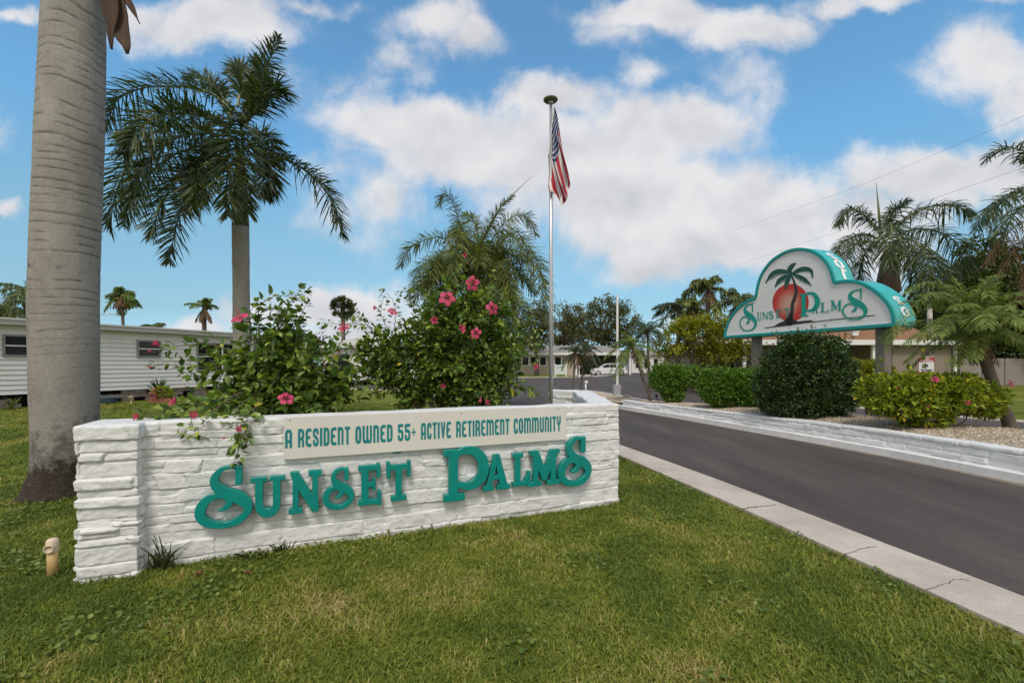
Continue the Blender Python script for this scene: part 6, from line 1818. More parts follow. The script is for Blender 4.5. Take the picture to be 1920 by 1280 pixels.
# small spotlight stake by the wall end
c = G(1232, 752, .25); sp_ = root('spotlight', tuple(c), 'tiny black spotlight on a stake at the end of the low wall', 'garden light')
m1 = MB(); m1.tube([tuple(c), tuple(c + Vector((0, 0, .16)))], .012, 8); m1.build('stake', M_DARK, sp_)
m1 = MB(); m1.lathe(tuple(c + Vector((-.03, 0, .17))), [(.035, -.04), (.05, .05), (.045, .055)], 12, (.7, -.2, .6)); m1.build('lamp_head', M_DARK, sp_)

# ------------------------------------------------------------------ red and white warning sign
SY = 10.6
c0 = P(1737, 686, SY)
ws = root('warning_sign', (c0.x, SY, gravel_z(8.5, 9.2) * 0), 'small red and white no trespassing notice with a camera symbol', 'sign')
hw, hh = 15 / F * SY, 17.5 / F * SY
M_RED = simple('red_sign_paint', (.42, .02, .025), .4, var=.06)
M_SW = simple('white_sign_paint', (.70, .70, .70), .4, var=.03)
m1 = MB(); m1.box(c0.x - .02, c0.x + .02, SY + .006, SY + .03, 0, c0.z + hh + .02); m1.build('post', M_GREYPOLE, ws)
m1 = MB(); m1.box(c0.x - hw, c0.x + hw, SY - .002, SY + .004, c0.z - hh, c0.z + hh); pan = m1.build('panel', M_SW, ws)
m1 = MB(); 
for (a, b, z0_, z1_) in ((-.94, .94, .44, .96), (-.94, .94, -.96, -.62)):
    m1.box(c0.x + a * hw, c0.x + b * hw, SY - .004, SY - .0025, c0.z + z0_ * hh, c0.z + z1_ * hh)
for (a, b, z0_, z1_) in ((-.99, -.95, -.99, .99), (.95, .99, -.99, .99)):
    m1.box(c0.x + a * hw, c0.x + b * hw, SY - .004, SY - .0025, c0.z + z0_ * hh, c0.z + z1_ * hh)
m1.build('red_bands', M_RED, pan)
def txt(s, size, x, z, mat, parent, y, sx=1.0, name='lettering', ext=.0008):
    cu = bpy.data.curves.new(name, 'FONT'); cu.body = s; cu.size = size; cu.align_x = 'CENTER'; cu.align_y = 'CENTER'; cu.extrude = ext; cu.offset = size * .012
    ob = bpy.data.objects.new(name, cu); me = bpy.data.meshes.new_from_object(ob)
    q = parent; off = Vector((0, 0, 0))
    while q is not None: off += Vector(q.location); q = q.parent
    for v in me.vertices:
        a, b, c_ = v.co; v.co = Vector((x + a * sx, y - c_, z + b)) - off
    me.materials.clear(); me.materials.append(mat)
    bpy.data.objects.remove(ob); bpy.data.curves.remove(cu)
    o = bpy.data.objects.new(name, me); col.objects.link(o); o.parent = parent; recalc(o); return o
txt('NO', .085, c0.x, c0.z + .80 * hh, M_SW, pan, SY - .006)
txt('TRESPASSING', .066, c0.x, c0.z + .55 * hh, M_SW, pan, SY - .006, .76)
txt('VIDEO SURVEILLANCE', .036, c0.x, c0.z - .40 * hh, M_CHAR, pan, SY - .006, .8)
txt('IN PROGRESS', .036, c0.x, c0.z - .53 * hh, M_CHAR, pan, SY - .006, .9)
m1 = MB(); m1.obox((c0.x - .02, SY - .0045, c0.z + .10 * hh), (.9, 0, -.35), (0, 1, 0), -.05, .06, -.001, .001, -.025, .03)
m1.obox((c0.x - .02, SY - .0045, c0.z - .05 * hh), (1, 0, 0), (0, 1, 0), -.012, .008, -.001, .001, -.05, .02)
m1.obox((c0.x - .02, SY - .0045, c0.z - .18 * hh), (1, 0, 0), (0, 1, 0), -.05, .01, -.001, .001, -.012, .012)
m1.build('camera_symbol', M_CHAR, pan)

# ------------------------------------------------------------------ mobile home on the left
M_SIDING = simple('white_siding', (.72, .70, .69), .5, var=.05, scale=2)
M_ROOFE = simple('grey_white_fascia', (.42, .42, .41), .5, var=.08, scale=3)
M_ROOFW = simple('white_metal_roof', (.66, .66, .66), .4, var=.04, scale=3)
M_GLASS, _nt, _b = new_mat('dark_glass'); _b.inputs['Base Color'].default_value = (.012, .014, .014, 1); _b.inputs['Roughness'].default_value = .08; _b.inputs['Specular IOR Level'].default_value = .35
M_FRAMEG = simple('grey_window_frame', (.22, .25, .24), .5, var=.08)
M_BRICK = simple('old_block', (.21, .17, .15), .9, var=.4, scale=6, bmp=.5, bscale=30, bdist=.01)
def siding_wall(mb, O, e1, e2, a0, a1, z0, z1, lap=.19):
    n = int((z1 - z0) / lap)
    for i in range(n + 1):
        za, zb_ = z0 + i * lap, min(z0 + (i + 1) * lap, z1)
        if zb_ - za < .01: break
        V = [np.array(O) + np.array(e1) * a + np.array(e2) * b + np.array((0, 0, z)) for a in (a0, a1) for (b, z) in ((.034, za), (.003, zb_), (-.05, zb_), (-.05, za))]
        mb.add(V, [[0, 1, 2, 3], [7, 6, 5, 4], [0, 4, 5, 1], [1, 5, 6, 2], [2, 6, 7, 3], [3, 7, 4, 0]])
MA = np.array((-17.35, 13.0)); MBp = np.array((-12.55, 23.3))
em = (MBp - MA); Lm = np.linalg.norm(em); em /= Lm; enm = np.array((em[1], -em[0]))
E1 = (em[0], em[1], 0); E2 = (enm[0], enm[1], 0); OM = (MA[0], MA[1], 0)
mh = root('mobile_home', OM, 'long white mobile home with lap siding and a flat roof at left', 'mobile home')
def M_inv(px, py, off=0.0):
    a = (px - 960) / F; q = MA + enm * off
    s = (a * q[1] - q[0]) / (em[0] - a * em[1]); y = q[1] + em[1] * s
    return s, H - (py - HY) / F * y
m1 = MB(); siding_wall(m1, OM, E1, E2, -2, Lm, .46, 2.74, .165)
m1.obox(OM, E1, E2, Lm - .04, Lm + .03, -4.2, .02, .46, 2.74)
m1.obox(OM, E1, E2, -2, -1.9, -4.2, .02, .46, 2.74)
m1.obox(OM, E1, E2, -2, Lm, -4.2, -4.1, .46, 2.74)
m1.build('wall', M_SIDING, mh)
m1 = MB(); m1.obox(OM, E1, E2, -2.3, Lm + .35, -.02, .30, 2.74, 2.90)
m1.build('fascia', M_ROOFE, mh)
m1 = MB(); m1.obox(OM, E1, E2, -2.3, Lm + .37, -4.5, .33, 2.903, 2.955); m1.build('roof', M_ROOFW, mh)
for xa, xb, ya, yb_, mull in ((9, 95, 630, 665, 1), (260, 298, 640, 667, 0), (371, 440, 644, 692, 2)):
    s0, zt_ = M_inv(xa, ya, .03); s1, _ = M_inv(xb, (ya + yb_) / 2, .03); _, zb_ = M_inv(xa, yb_, .03)
    fr1 = MB()
    for (u0, u1, w0, w1) in ((s0, s1, zt_, zt_ + .05), (s0, s1, zb_ - .05, zb_), (s0 - .06, s0, zb_ - .05, zt_ + .05), (s1, s1 + .06, zb_ - .05, zt_ + .05)):
        fr1.obox(OM, E1, E2, u0, u1, .012, .075, w0, w1)
    f_ = fr1.build('window', M_FRAMEG, mh)
    pn = MB(); pn.obox(OM, E1, E2, s0, s1, .010, .044, zb_, zt_); pn.build('pane', M_GLASS, f_)
    br = MB(); zm = (zb_ + zt_) / 2; br.obox(OM, E1, E2, s0 + .001, s1 - .001, .045, .066, zm - .02, zm + .02)
    if mull == 2: br.obox(OM, E1, E2, s0 + (s1 - s0) * .62, s0 + (s1 - s0) * .66, .046, .069, zb_ + .001, zt_ - .001)
    br.build('glazing_bar', M_WHITE, f_)
# open-block foundation
m1 = MB(); rng = np.random.RandomState(2)
for r_ in range(3):
    a = -2 + .2 * r_
    while a < Lm - .3:
        if not (rng.rand() < .33):
            m1.obox(OM, E1, E2, a, a + .385, -.20, -.02 + rng.uniform(0, .015), .155 * r_, .155 * r_ + .148)
        a += .40
m1.build('foundation', M_BRICK, mh)
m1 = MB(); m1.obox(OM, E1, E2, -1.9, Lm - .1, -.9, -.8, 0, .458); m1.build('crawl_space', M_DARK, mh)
# second white home behind the bushes
h2 = root('mobile_home', (-9.5, 33, 0), 'second white mobile home seen in gaps behind the hibiscus', 'mobile home')
m1 = MB(); siding_wall(m1, (-13.2, 31.5, 0), (1, 0, 0), (0, -1, 0), 0, 6.8, .4, 2.6, .2)
m1.box(-13.2, -6.4, 31.56, 42, .4, 2.6); m1.build('wall', M_SIDING, h2)
m1 = MB(); m1.add([(-13.6, 31.1, 2.6), (-6.0, 31.1, 2.6), (-9.8, 31.1, 3.5), (-13.6, 42.2, 2.6), (-6.0, 42.2, 2.6), (-9.8, 42.2, 3.5)], [[0, 1, 2], [3, 5, 4], [0, 2, 5, 3], [1, 4, 5, 2], [0, 3, 4, 1]]); m1.build('roof', M_ROOFW, h2)
for xx in (-12.2, -8.6):
    w_ = MB(); w_.box(xx - .06, xx + 1.06, 31.44, 31.50, 1.14, 2.16); wo_ = w_.build('window', M_FRAMEG, h2)
    w_ = MB(); w_.box(xx, xx + 1.0, 31.425, 31.438, 1.2, 2.1); w_.build('pane', M_GLASS, wo_)

# ------------------------------------------------------------------ clubhouse behind the sign
def roofmat():
    m, nt, b = new_mat('terracotta_shingle')
    n = tex_noise(nt, 14, 6, .7, stretch=(1, 1, 3)); n2 = tex_noise(nt, .8, 4, .6)
    c = ramp(nt, n.outputs[0], [(.3, (.16, .075, .035)), (.5, (.25, .125, .058)), (.7, (.34, .18, .085))]).outputs[0]
    c = mixrgb(nt, .4, c, ramp(nt, n2.outputs[0], [(.35, (.8,) * 3), (.65, (1.15,) * 3)]).outputs[0], 'MULTIPLY')
    tcn = nt.nodes.new('ShaderNodeTexCoord'); w = nt.nodes.new('ShaderNodeTexWave'); w.bands_direction = 'Z'; w.wave_profile = 'SAW'; w.inputs['Scale'].default_value = 3.0; w.inputs['Distortion'].default_value = .3
    nt.links.new(tcn.outputs['Object'], w.inputs['Vector'])
    c = mixrgb(nt, .35, c, ramp(nt, w.outputs['Fac'], [(0, (.5,) * 3), (.2, (1,) * 3)]).outputs[0], 'MULTIPLY')
    nt.links.new(c, b.inputs['Base Color']); b.inputs['Roughness'].default_value = .9
    return m
M_TAN = simple('tan_siding', (.245, .205, .155), .6, var=.05, scale=2)
CY = 26.0
cx = lambda px, y=CY: (px - 960) / F * y
x1c = cx(1783); x0c = cx(1345)
ch_ = root('clubhouse', (x0c, CY, 0), 'tan sided clubhouse with orange shingle hip roof and white gutter behind the sign', 'building')
ze = 2.55
m1 = MB(); siding_wall(m1, (0, CY, 0), (1, 0, 0), (0, -1, 0), cx(1640), x1c, 0, ze, .11)
m1.box(x1c - .05, x1c, CY + .06, CY + 9, 0, ze); m1.box(cx(1640) - .02, cx(1640) + .05, CY + .06, CY + 4, 0, ze)
m1.box(x0c, x1c, CY + 9, CY + 9.1, 0, ze); m1.box(x0c, x0c + .1, CY + 3, CY + 9, 0, ze)
m1.build('wall', M_TAN, ch_)
m1 = MB(); m1.box(x0c, cx(1640) - .03, CY + 3.6, CY + 3.7, 0, ze); m1.build('porch_wall', M_TAN, ch_)
for xw, ww_ in ((cx(1400), 1.0), (cx(1455), .9), (cx(1585), 1.5)):
    w_ = MB(); w_.box(xw - .07, xw + ww_ + .07, CY + 3.52, CY + 3.59, .0 if ww_ < 1.2 else .75, 2.17); wo_ = w_.build('window', M_WHITE, ch_)
    w_ = MB(); w_.box(xw, xw + ww_, CY + 3.505, CY + 3.518, .06 if ww_ < 1.2 else .82, 2.1); w_.build('pane', M_GLASS, wo_)
m1 = MB()
m1.box(x0c - .3, x1c + .25, CY - .45, CY - .28, ze, ze + .26); m1.box(x1c + .12, x1c + .25, CY - .27, CY + 9.2, ze, ze + .26)
m1.build('gutter', M_WHITE, ch_)
m1 = MB(); m1.box(x0c - .3, x1c + .11, CY - .27, CY + 9.2, ze + .02, ze + .06); m1.build('soffit', M_WHITE, ch_)
m1 = MB()
for xp in (cx(1393), cx(1478), cx(1633)):
    m1 = MB(); m1.box(xp - .07, xp + .07, CY - .22, CY - .08, 0, ze + .019); m1.build('porch_post', M_WHITE, ch_)
m1 = MB(); m1.box(x1c - .02, x1c + .10, CY - .25, CY - .14, 0, ze); m1.build('downpipe', M_WHITE, ch_)
# flat white roof edge, hip roof set back on it
m1 = MB(); m1.add([(x0c - .3, CY - .27, ze + .262), (x1c + .2, CY - .27, ze + .262), (x1c + .2, CY + 9.2, ze + .262), (x0c - .3, CY + 9.2, ze + .262), (x0c + .5, CY + 3, ze + .52), (x1c - 2, CY + 3, ze + .52), (x1c - 2, CY + 7, ze + .52), (x0c + .5, CY + 7, ze + .52)],
                  [[0, 1, 5, 4], [1, 2, 6, 5], [2, 3, 7, 6], [3, 0, 4, 7], [4, 5, 6, 7], [3, 2, 1, 0]]); m1.build('flat_roof', M_ROOFW, ch_)
xr = cx(1742, CY + 2); y0_, y1_ = CY + .8, CY + 9; xl = x0c + .2
m1 = MB(); m1.add([(xl, y0_, ze + .30), (xr, y0_, ze + .30), (xr, y1_, ze + .30), (xl, y1_, ze + .30), (xl + 4, (y0_ + y1_) / 2, ze + 1.78), (cx(1690, CY + 4.5), (y0_ + y1_) / 2, ze + 1.78)],
                  [[0, 1, 5, 4], [1, 2, 5], [2, 3, 4, 5], [3, 0, 4], [3, 2, 1, 0]]); rf = m1.build('roof', roofmat(), ch_)
for px, py in ((1602, 640), (1627, 622), (1676, 620)):
    yv = CY + 1.6 + (645 - py) / 14
    v_ = P(px, py, yv)
    sl_ = (1.48 / ((y1_ - y0_) / 2)); zr = ze + .30 + (yv - y0_) * sl_
    m1 = MB(); m1.box(v_.x - .16, v_.x + .16, yv - .12, yv + .12, zr - .1, zr + .16); m1.box(v_.x - .20, v_.x + .20, yv - .16, yv + .16, zr + .161, zr + .22); m1.build('roof_vent', M_WHITE, rf)
# beige block further left behind the golden shrub
gb = root('outbuilding', (cx(1352, 30), 30, 0), 'small beige building with a dark opening behind the golden shrub', 'building')
m1 = MB(); xa, xb = cx(1334, 30), cx(1392, 30); m1.box(xa, xa + .7, 30, 34, 0, 2.3); m1.box(xa + .701, xb, 30.1, 34, 1.55, 2.298); m1.box(xb - .3, xb, 30.2, 33.9, 0, 1.549); m1.build('wall', simple('beige_wall', (.36, .31, .27), .7), gb)
m1 = MB(); m1.box(xa + .75, xb - .35, 30.6, 30.7, 0, 1.5); m1.build('door', simple('grey_shutter', (.10, .095, .095), .6), gb)
m1 = MB(); m1.box(xa - .2, xb + .2, 29.7, 34.2, 2.302, 2.42); m1.build('roof', M_ROOFW, gb)
# utility pole
up = root('utility_pole', (cx(1745, 31), 31, 0), 'pale round utility pole rising behind the clubhouse roof', 'utility pole')
m1 = MB(); m1.tube([(cx(1745, 31), 31, 0), (cx(1743, 31), 31, 5.6)], [.17, .14], 14); m1.build('pole', simple('pale_pole', (.36, .33, .30), .8, var=.2, scale=4, stretch=(1, 1, .3)), up, True)
# overhead lines
M_WIRE = simple('wire_grey', (.22, .22, .24), .6)
for (pa, pc, lab) in (([(2100, 130, 24), (1920, 217, 30), (1600, 352, 44), (1380, 430, 60)], 0, 'upper thin overhead wire crossing the sky at right'), ([(2100, 262, 24), (1920, 314, 30), (1620, 418, 44), (1380, 498, 60)], 0, 'lower thin overhead wire passing over the sign palm')):
    m1 = MB(); m1.tube(catmull([P(*p) for p in pa], 30), .010, 5); o = m1.build('power_line', M_WIRE); tag(o, lab, 'power line')
# panel fence right
fn = root('panel_fence', (cx(1800, 31), 31, 0), 'grey concrete panel fence with dark joints behind the right lawn', 'fence')
M_FENCE = simple('grey_fence_panel', (.25, .225, .20), .8, var=.12, scale=3)
xf = cx(1798, 31); wpan = 1.55
for i in range(9):
    m1 = MB(); a = xf + i * wpan
    for k_ in range(5): m1.box(a + .03, a + wpan - .03, 31 - .02 - i * .0, 31.03, .02 + k_ * .37, .02 + k_ * .37 + .36)
    m1.build('panel', M_FENCE, fn)
    m1 = MB(); m1.box(a - .03, a + .03, 30.99, 31.06, 0, 1.90); m1.build('fence_post', M_DARK, fn)

# ------------------------------------------------------------------ ranch house across the street, its car and sign
HYH = 64.0
hx = lambda px, y=HYH: (px - 960) / F * y
rh = root('ranch_house', (hx(950), HYH, 0), 'low beige ranch house with grey roof and carport across the street', 'house')
M_BEIGE = simple('beige_stucco', (.40, .34, .26), .8, var=.08)
M_GREYR = simple('grey_shingle', (.26, .235, .22), .9, var=.15, scale=3)
zr_ = 2.75
m1 = MB(); m1.box(hx(935), hx(1078), HYH, HYH + 8, 0, zr_); m1.build('wall', M_BEIGE, rh)
m1 = MB(); m1.box(hx(930), hx(1180), HYH - .8, HYH + 8.4, zr_ + .002, zr_ + .34); m1.build('eave', M_WHITE, rh)
m1 = MB(); x0_, x1_ = hx(930), hx(1182)
m1.add([(x0_, HYH - .8, zr_ + .342), (x1_, HYH - .8, zr_ + .342), (x1_, HYH + 8.4, zr_ + .342), (x0_, HYH + 8.4, zr_ + .342), (x0_ + 3, HYH + 3.8, zr_ + 1.5), (x1_ - 3, HYH + 3.8, zr_ + 1.5)], [[0, 1, 5, 4], [1, 2, 5], [2, 3, 4, 5], [3, 0, 4], [3, 2, 1, 0]]); m1.build('roof', M_GREYR, rh)
for xa in (962, 979, 994, 1012, 1017.5, 1040):
    if xa in (1017.5,): continue
    w_ = MB(); w_.box(hx(xa) - .08, hx(xa + 13) + .04, HYH - .06, HYH - .004, 1.25, 2.62); wo_ = w_.build('window', M_WHITE, rh)
    w_ = MB(); w_.box(hx(xa) + .05, hx(xa + 13) - .1, HYH - .075, HYH - .062, 1.36, 2.5); w_.build('pane', M_GLASS, wo_)
m1 = MB(); m1.box(hx(1079), hx(1178), HYH + 6, HYH + 6.2, 0, zr_ - .002); m1.build('carport_wall', simple('dark_carport', (.08, .07, .06), .9), rh)
for xa in (1078, 1178):
    m1 = MB(); m1.box(hx(xa), hx(xa) + .25, HYH - .5, HYH - .25, 0, zr_); m1.build('carport_post', M_WHITE, rh)
# white house beyond
wh = root('white_house', (hx(1190, 78), 78, 0), 'plain white house partly seen right of the barrier arm', 'house')
m1 = MB(); m1.box(hx(1184, 78), hx(1262, 78), 78, 86, 0, 3.0); m1.build('wall', M_SIDING, wh)
m1 = MB(); a, b = hx(1181, 78), hx(1266, 78); m1.add([(a, 77.5, 3.002), (b, 77.5, 3.002), (b, 86.5, 3.002), (a, 86.5, 3.002), ((a + b) / 2 - 2, 82, 4.0), ((a + b) / 2 + 2, 82, 4.0)], [[0, 1, 5, 4], [1, 2, 5], [2, 3, 4, 5], [3, 0, 4], [3, 2, 1, 0]]); m1.build('roof', M_GREYR, wh)
for xa in (1192, 1208, 1226):
    w_ = MB(); w_.box(hx(xa, 78), hx(xa + 7, 78), 77.9, 77.99, .9, 2.4); w_.build('window', M_GLASS, wh)
# the car
cyv = 59.5
cxx = hx(1141, cyv)
car = root('parked_car', (cxx, cyv, 0), 'white estate car parked in the carport across the street, nose to the left', 'car')
M_CARW = simple('white_car_paint', (.66, .66, .67), .25, var=.02)
M_TYRE = simple('tyre_rubber', (.02, .02, .02), .8)
L_ = 65 / F * cyv / 2
prof_ = [(-1, .34), (-.99, .62), (-.93, .84), (-.80, .92), (-.52, 1.0), (-.34, 1.36), (-.18, 1.54), (.1, 1.58), (.55, 1.56), (.80, 1.46), (.93, 1.02), (.985, .95), (1, .5), (.98, .30), (.78, .26), (-.85, .26)]
def loft(profile, half, y0w, taper_from, inset):
    V = []; n = len(profile)
    for sgn in (-1, 1):
        for (a, z) in profile:
            w = half - max(0, z - taper_from) * inset
            V.append((cxx + a * L_, cyv + sgn * w, z))
    return V, n
V, n = loft(prof_, .9, 0, .95, .33)
m1 = MB(); tess = tessellate_polygon([[Vector((p[0], p[1], 0)) for p in prof_]])
m1.add(V, [list(t) for t in tess] + [[n + i for i in t[::-1]] for t in tess] + [[i, (i + 1) % n, n + (i + 1) % n, n + i] for i in range(n)])
bdy = recalc(m1.build('body', M_CARW, car))
def car_panel(pts, name, mat, off=.012):
    m = MB()
    P3 = []
    for (a, z) in pts:
        w = .9 - max(0, z - .95) * .33 + off
        P3.append((cxx + a * L_, cyv - w, z))
    P4 = [(x, y + .02, z) for x, y, z in P3]; k = len(P3)
    m.add(P3 + P4, [list(range(k)), list(range(2 * k - 1, k - 1, -1))] + [[i, (i + 1) % k, k + (i + 1) % k, k + i] for i in range(k)])
    return recalc(m.build(name, mat, car))
car_panel([(-.44, 1.02), (-.30, 1.36), (-.17, 1.47), (-.02, 1.49), (-.02, 1.03)], 'side_window', M_GLASS)
car_panel([(.0, 1.03), (.0, 1.49), (.42, 1.49), (.42, 1.04)], 'side_window', M_GLASS)
car_panel([(.46, 1.04), (.46, 1.49), (.74, 1.42), (.84, 1.06)], 'side_window', M_GLASS)
car_panel([(-.985, .66), (-.92, .78), (-.80, .80), (-.86, .68)], 'headlight', simple('headlight_lens', (.5, .5, .52), .1))
car_panel([(.90, .98), (.965, .98), (.98, .74), (.92, .74)], 'tail_light', simple('tail_light_lens', (.35, .02, .02), .2))
for a in (-.66, .66):
    for sg in (-1, 1):
        m1 = MB(); m1.lathe((cxx + a * L_, cyv + sg * .78, .33), [(.22, 0), (.33, .02), (.33, .16), (.30, .18), (.22, .181)], 24, (0, sg, 0)); wl = m1.build('wheel', M_TYRE, car, True)
        m1 = MB(); m1.lathe((cxx + a * L_, cyv + sg * .78, .33), [(.21, .12), (.215, .186), (.16, .19), (.05, .20), (.01, .20)], 20, (0, sg, 0)); m1.build('rim', M_GREYPOLE, wl, True)
# white notice board on two posts on the verge
ny = 51.5
nb = root('notice_board', (hx(1051, ny), ny, 0), 'white notice board with teal marks on two posts across the street', 'sign')
k = ny / F
zc = P(1051, 692, ny).z
m1 = MB(); m1.box(hx(1041, ny), hx(1061.5, ny), ny, ny + .06, zc - 9.5 * k + .0, zc + 8.5 * k); bo = m1.build('board', simple('pale_board', (.60, .64, .63), .5), nb)
for xa in (1041, 1061.5):
    m1 = MB(); m1.box(hx(xa, ny) - .07, hx(xa, ny) + .07, ny - .07, ny - .003, 0, zc + 9.5 * k); m1.build('post', M_WHITE, nb)
xx = [hx(1051, ny) + i * .17 for i in (-2, -1, 0, 1, 2)]
m1 = MB()
for i, x in enumerate(xx): m1.obox((x, ny - .002, zc + 3.2 * k), (.8, 0, .4 if i % 2 else -.4), (0, 1, 0), -.07, .07, -.006, 0, -.05, .05)
m1.build('teal_marks', M_SIGNTEAL, bo)
# second post and low post near it
mb_ = root('mailbox', (hx(1086, 50.5), 50.5, 0), 'small white mailbox on a post on the verge across the street', 'mailbox')
m1 = MB(); m1.box(hx(1086, 50.5) - .05, hx(1086, 50.5) + .05, 50.45, 50.55, 0, 1.05); m1.build('post', M_WHITE, mb_)
m1 = MB(); m1.box(hx(1086, 50.5) - .12, hx(1086, 50.5) + .12, 50.25, 50.75, 1.051, 1.22); m1.tube([(hx(1086, 50.5), 50.25, 1.22), (hx(1086, 50.5), 50.75, 1.22)], .118, 16); m1.build('box', M_WHITE, mb_)

# ------------------------------------------------------------------ little things by the mobile home
def sword_plant(name, label, c, n, L, seed, mat, w=.035):
    rng = np.random.RandomState(seed); mb = MB()
    for i in range(n):
        a = rng.uniform(0, 6.28); el = rng.uniform(.1, 1.4)
        p = frond_path(tuple(c), a, el, L * rng.uniform(.7, 1.1), .35, 5)
        q = np.array(p); T = np.gradient(q, axis=0); S_ = np.cross(T, (0, 0, 1.)); S_ /= np.linalg.norm(S_, axis=1)[:, None] + 1e-6
        V = []
        for k, x in enumerate(q): ww = w * (.6, 1, .9, .6, .05)[k]; V += [x - S_[k] * ww, x + S_[k] * ww]
        mb.add(np.array(V), [[2 * k, 2 * k + 1, 2 * k + 3, 2 * k + 2] for k in range(4)])
    o = mb.build(name, mat); return tag(o, label, 'plant')
sword_plant('agapanthus', 'dark strappy plant with arching leaves against the home wall', G(297, 751) + Vector((0, 0, .35)), 60, .85, 3, L_DARKB, .035)
sword_plant('yucca', 'spiky green clump at the far left foot of the home', G(22, 768) + Vector((0, 0, .05)), 26, .6, 4, L_FAR, .03)
c = G(305, 755)
fpn = root('flower_pot', tuple(c), 'terracotta trough of mixed bright flowers before the home wall', 'flower pot')
m1 = MB(); m1.box(c.x - .42, c.x + .42, c.y - .14, c.y + .14, 0, .2); o = m1.build('trough', simple('terracotta', (.23, .09, .055), .8, var=.2), fpn)
m1 = MB(); rng = np.random.RandomState(3); leaf_cloud(m1, [(c.x, c.y, .38, .45, .2, .24)], 600, .09, rng, True, .2, 3, .3); m1.build('foliage', L_YELLOW, fpn)
m1 = MB(); leaf_cloud(m1, [(c.x - .1, c.y - .1, .36, .34, .14, .2)], 130, .07, rng, True, .2, 3, .3); m1.build('blossoms', island_mat('mixed_blossom', [(0, (.45, .02, .04)), (.4, (.55, .03, .12)), (.65, (.22, .03, .35)), (.85, (.6, .25, .05)), (1, (.6, .5, .5))]), fpn)
c = G(246, 757)
gl = root('garden_light', tuple(c), 'little tan mushroom garden light in the grass before the home', 'garden light')
m1 = MB(); m1.tube([tuple(c), tuple(c + Vector((0, 0, .2)))], .02, 8); m1.build('stake', M_PVC2, gl)
m1 = MB(); m1.lathe(tuple(c + Vector((0, 0, .17))), [(.03, 0), (.06, .02), (.06, .07), (.09, .08), (.08, .11), (.02, .13)], 14); m1.build('lamp_head', simple('tan_plastic', (.40, .30, .20), .5), gl)
c = G(204, 756)
hs = MB()
for i in range(5): hs.lathe((c.x, c.y, .03 + i * .045), [(.24, 0), (.285, .02), (.24, .04)], 22)
tag(hs.build('garden_hose', simple('dull_blue_hose', (.08, .13, .15), .5)), 'coiled dull blue hose beside the big palm at the home foot', 'hose')
# street lamp whose arm shows right of the big trunk
sl = root('street_lamp', (hx(168, 26), 26, 0), 'street lamp whose thin arm shows just right of the big palm trunk', 'street lamp')
m1 = MB(); m1.tube([(hx(168, 26), 26, 0), (hx(168, 26), 26, 4.2)], [.08, .06], 12); m1.build('pole', M_GREYPOLE, sl, True)
m1 = MB(); m1.tube([P(168, 592, 26), P(192, 589.5, 26), P(208, 588.5, 26)], .025, 8); m1.build('arm', M_GREYPOLE, sl, True)
m1 = MB(); q = P(214, 589.5, 26); m1.obox(tuple(q), (1, 0, -.12), (0, 1, 0), -.28, .24, -.09, .09, -.035, .035); o = m1.build('lamp_head', M_GREYPOLE, sl)
# ------------------------------------------------------------------ lawn blades where the lawn is near
def in_poly(X, Y, poly):
    poly = np.array(poly); ins = np.zeros(X.shape, bool); n = len(poly)
    for i in range(n):
        a, b = poly[i], poly[(i + 1) % n]
        c = ((a[1] > Y) != (b[1] > Y)) & (X < (b[0] - a[0]) * (Y - a[1]) / (b[1] - a[1] + 1e-12) + a[0])
        ins ^= c
    return ins
rng = np.random.RandomState(17)
def scatter(y0, y1, dens, margin=.25):
    w0 = y1 * 1.13 + margin
    n = int((y1 - y0) * 2 * w0 * dens)
    X = rng.uniform(-w0, w0, n); Y = rng.uniform(y0, y1, n)
    ok = np.abs(X) < Y * 1.13 + margin
    WO = np.array(WALK_OUT); xe = np.interp(Y, WO[:, 1], WO[:, 0])
    edge = xe - X
    ok &= edge > -.02 + rng.normal(0, .018, n) - .05 * (fbm(X * 6, Y * 6, 1, 3) - .45)
    q = np.array(quad(.0, 4.33, .015, -.24)); ok &= ~in_poly(X, Y, q)
    q = np.array(quad(-.02, .28, .11, -.26)); ok &= ~in_poly(X, Y, q)
    ok &= ~in_poly(X, Y, SB)
    return X[ok], Y[ok]
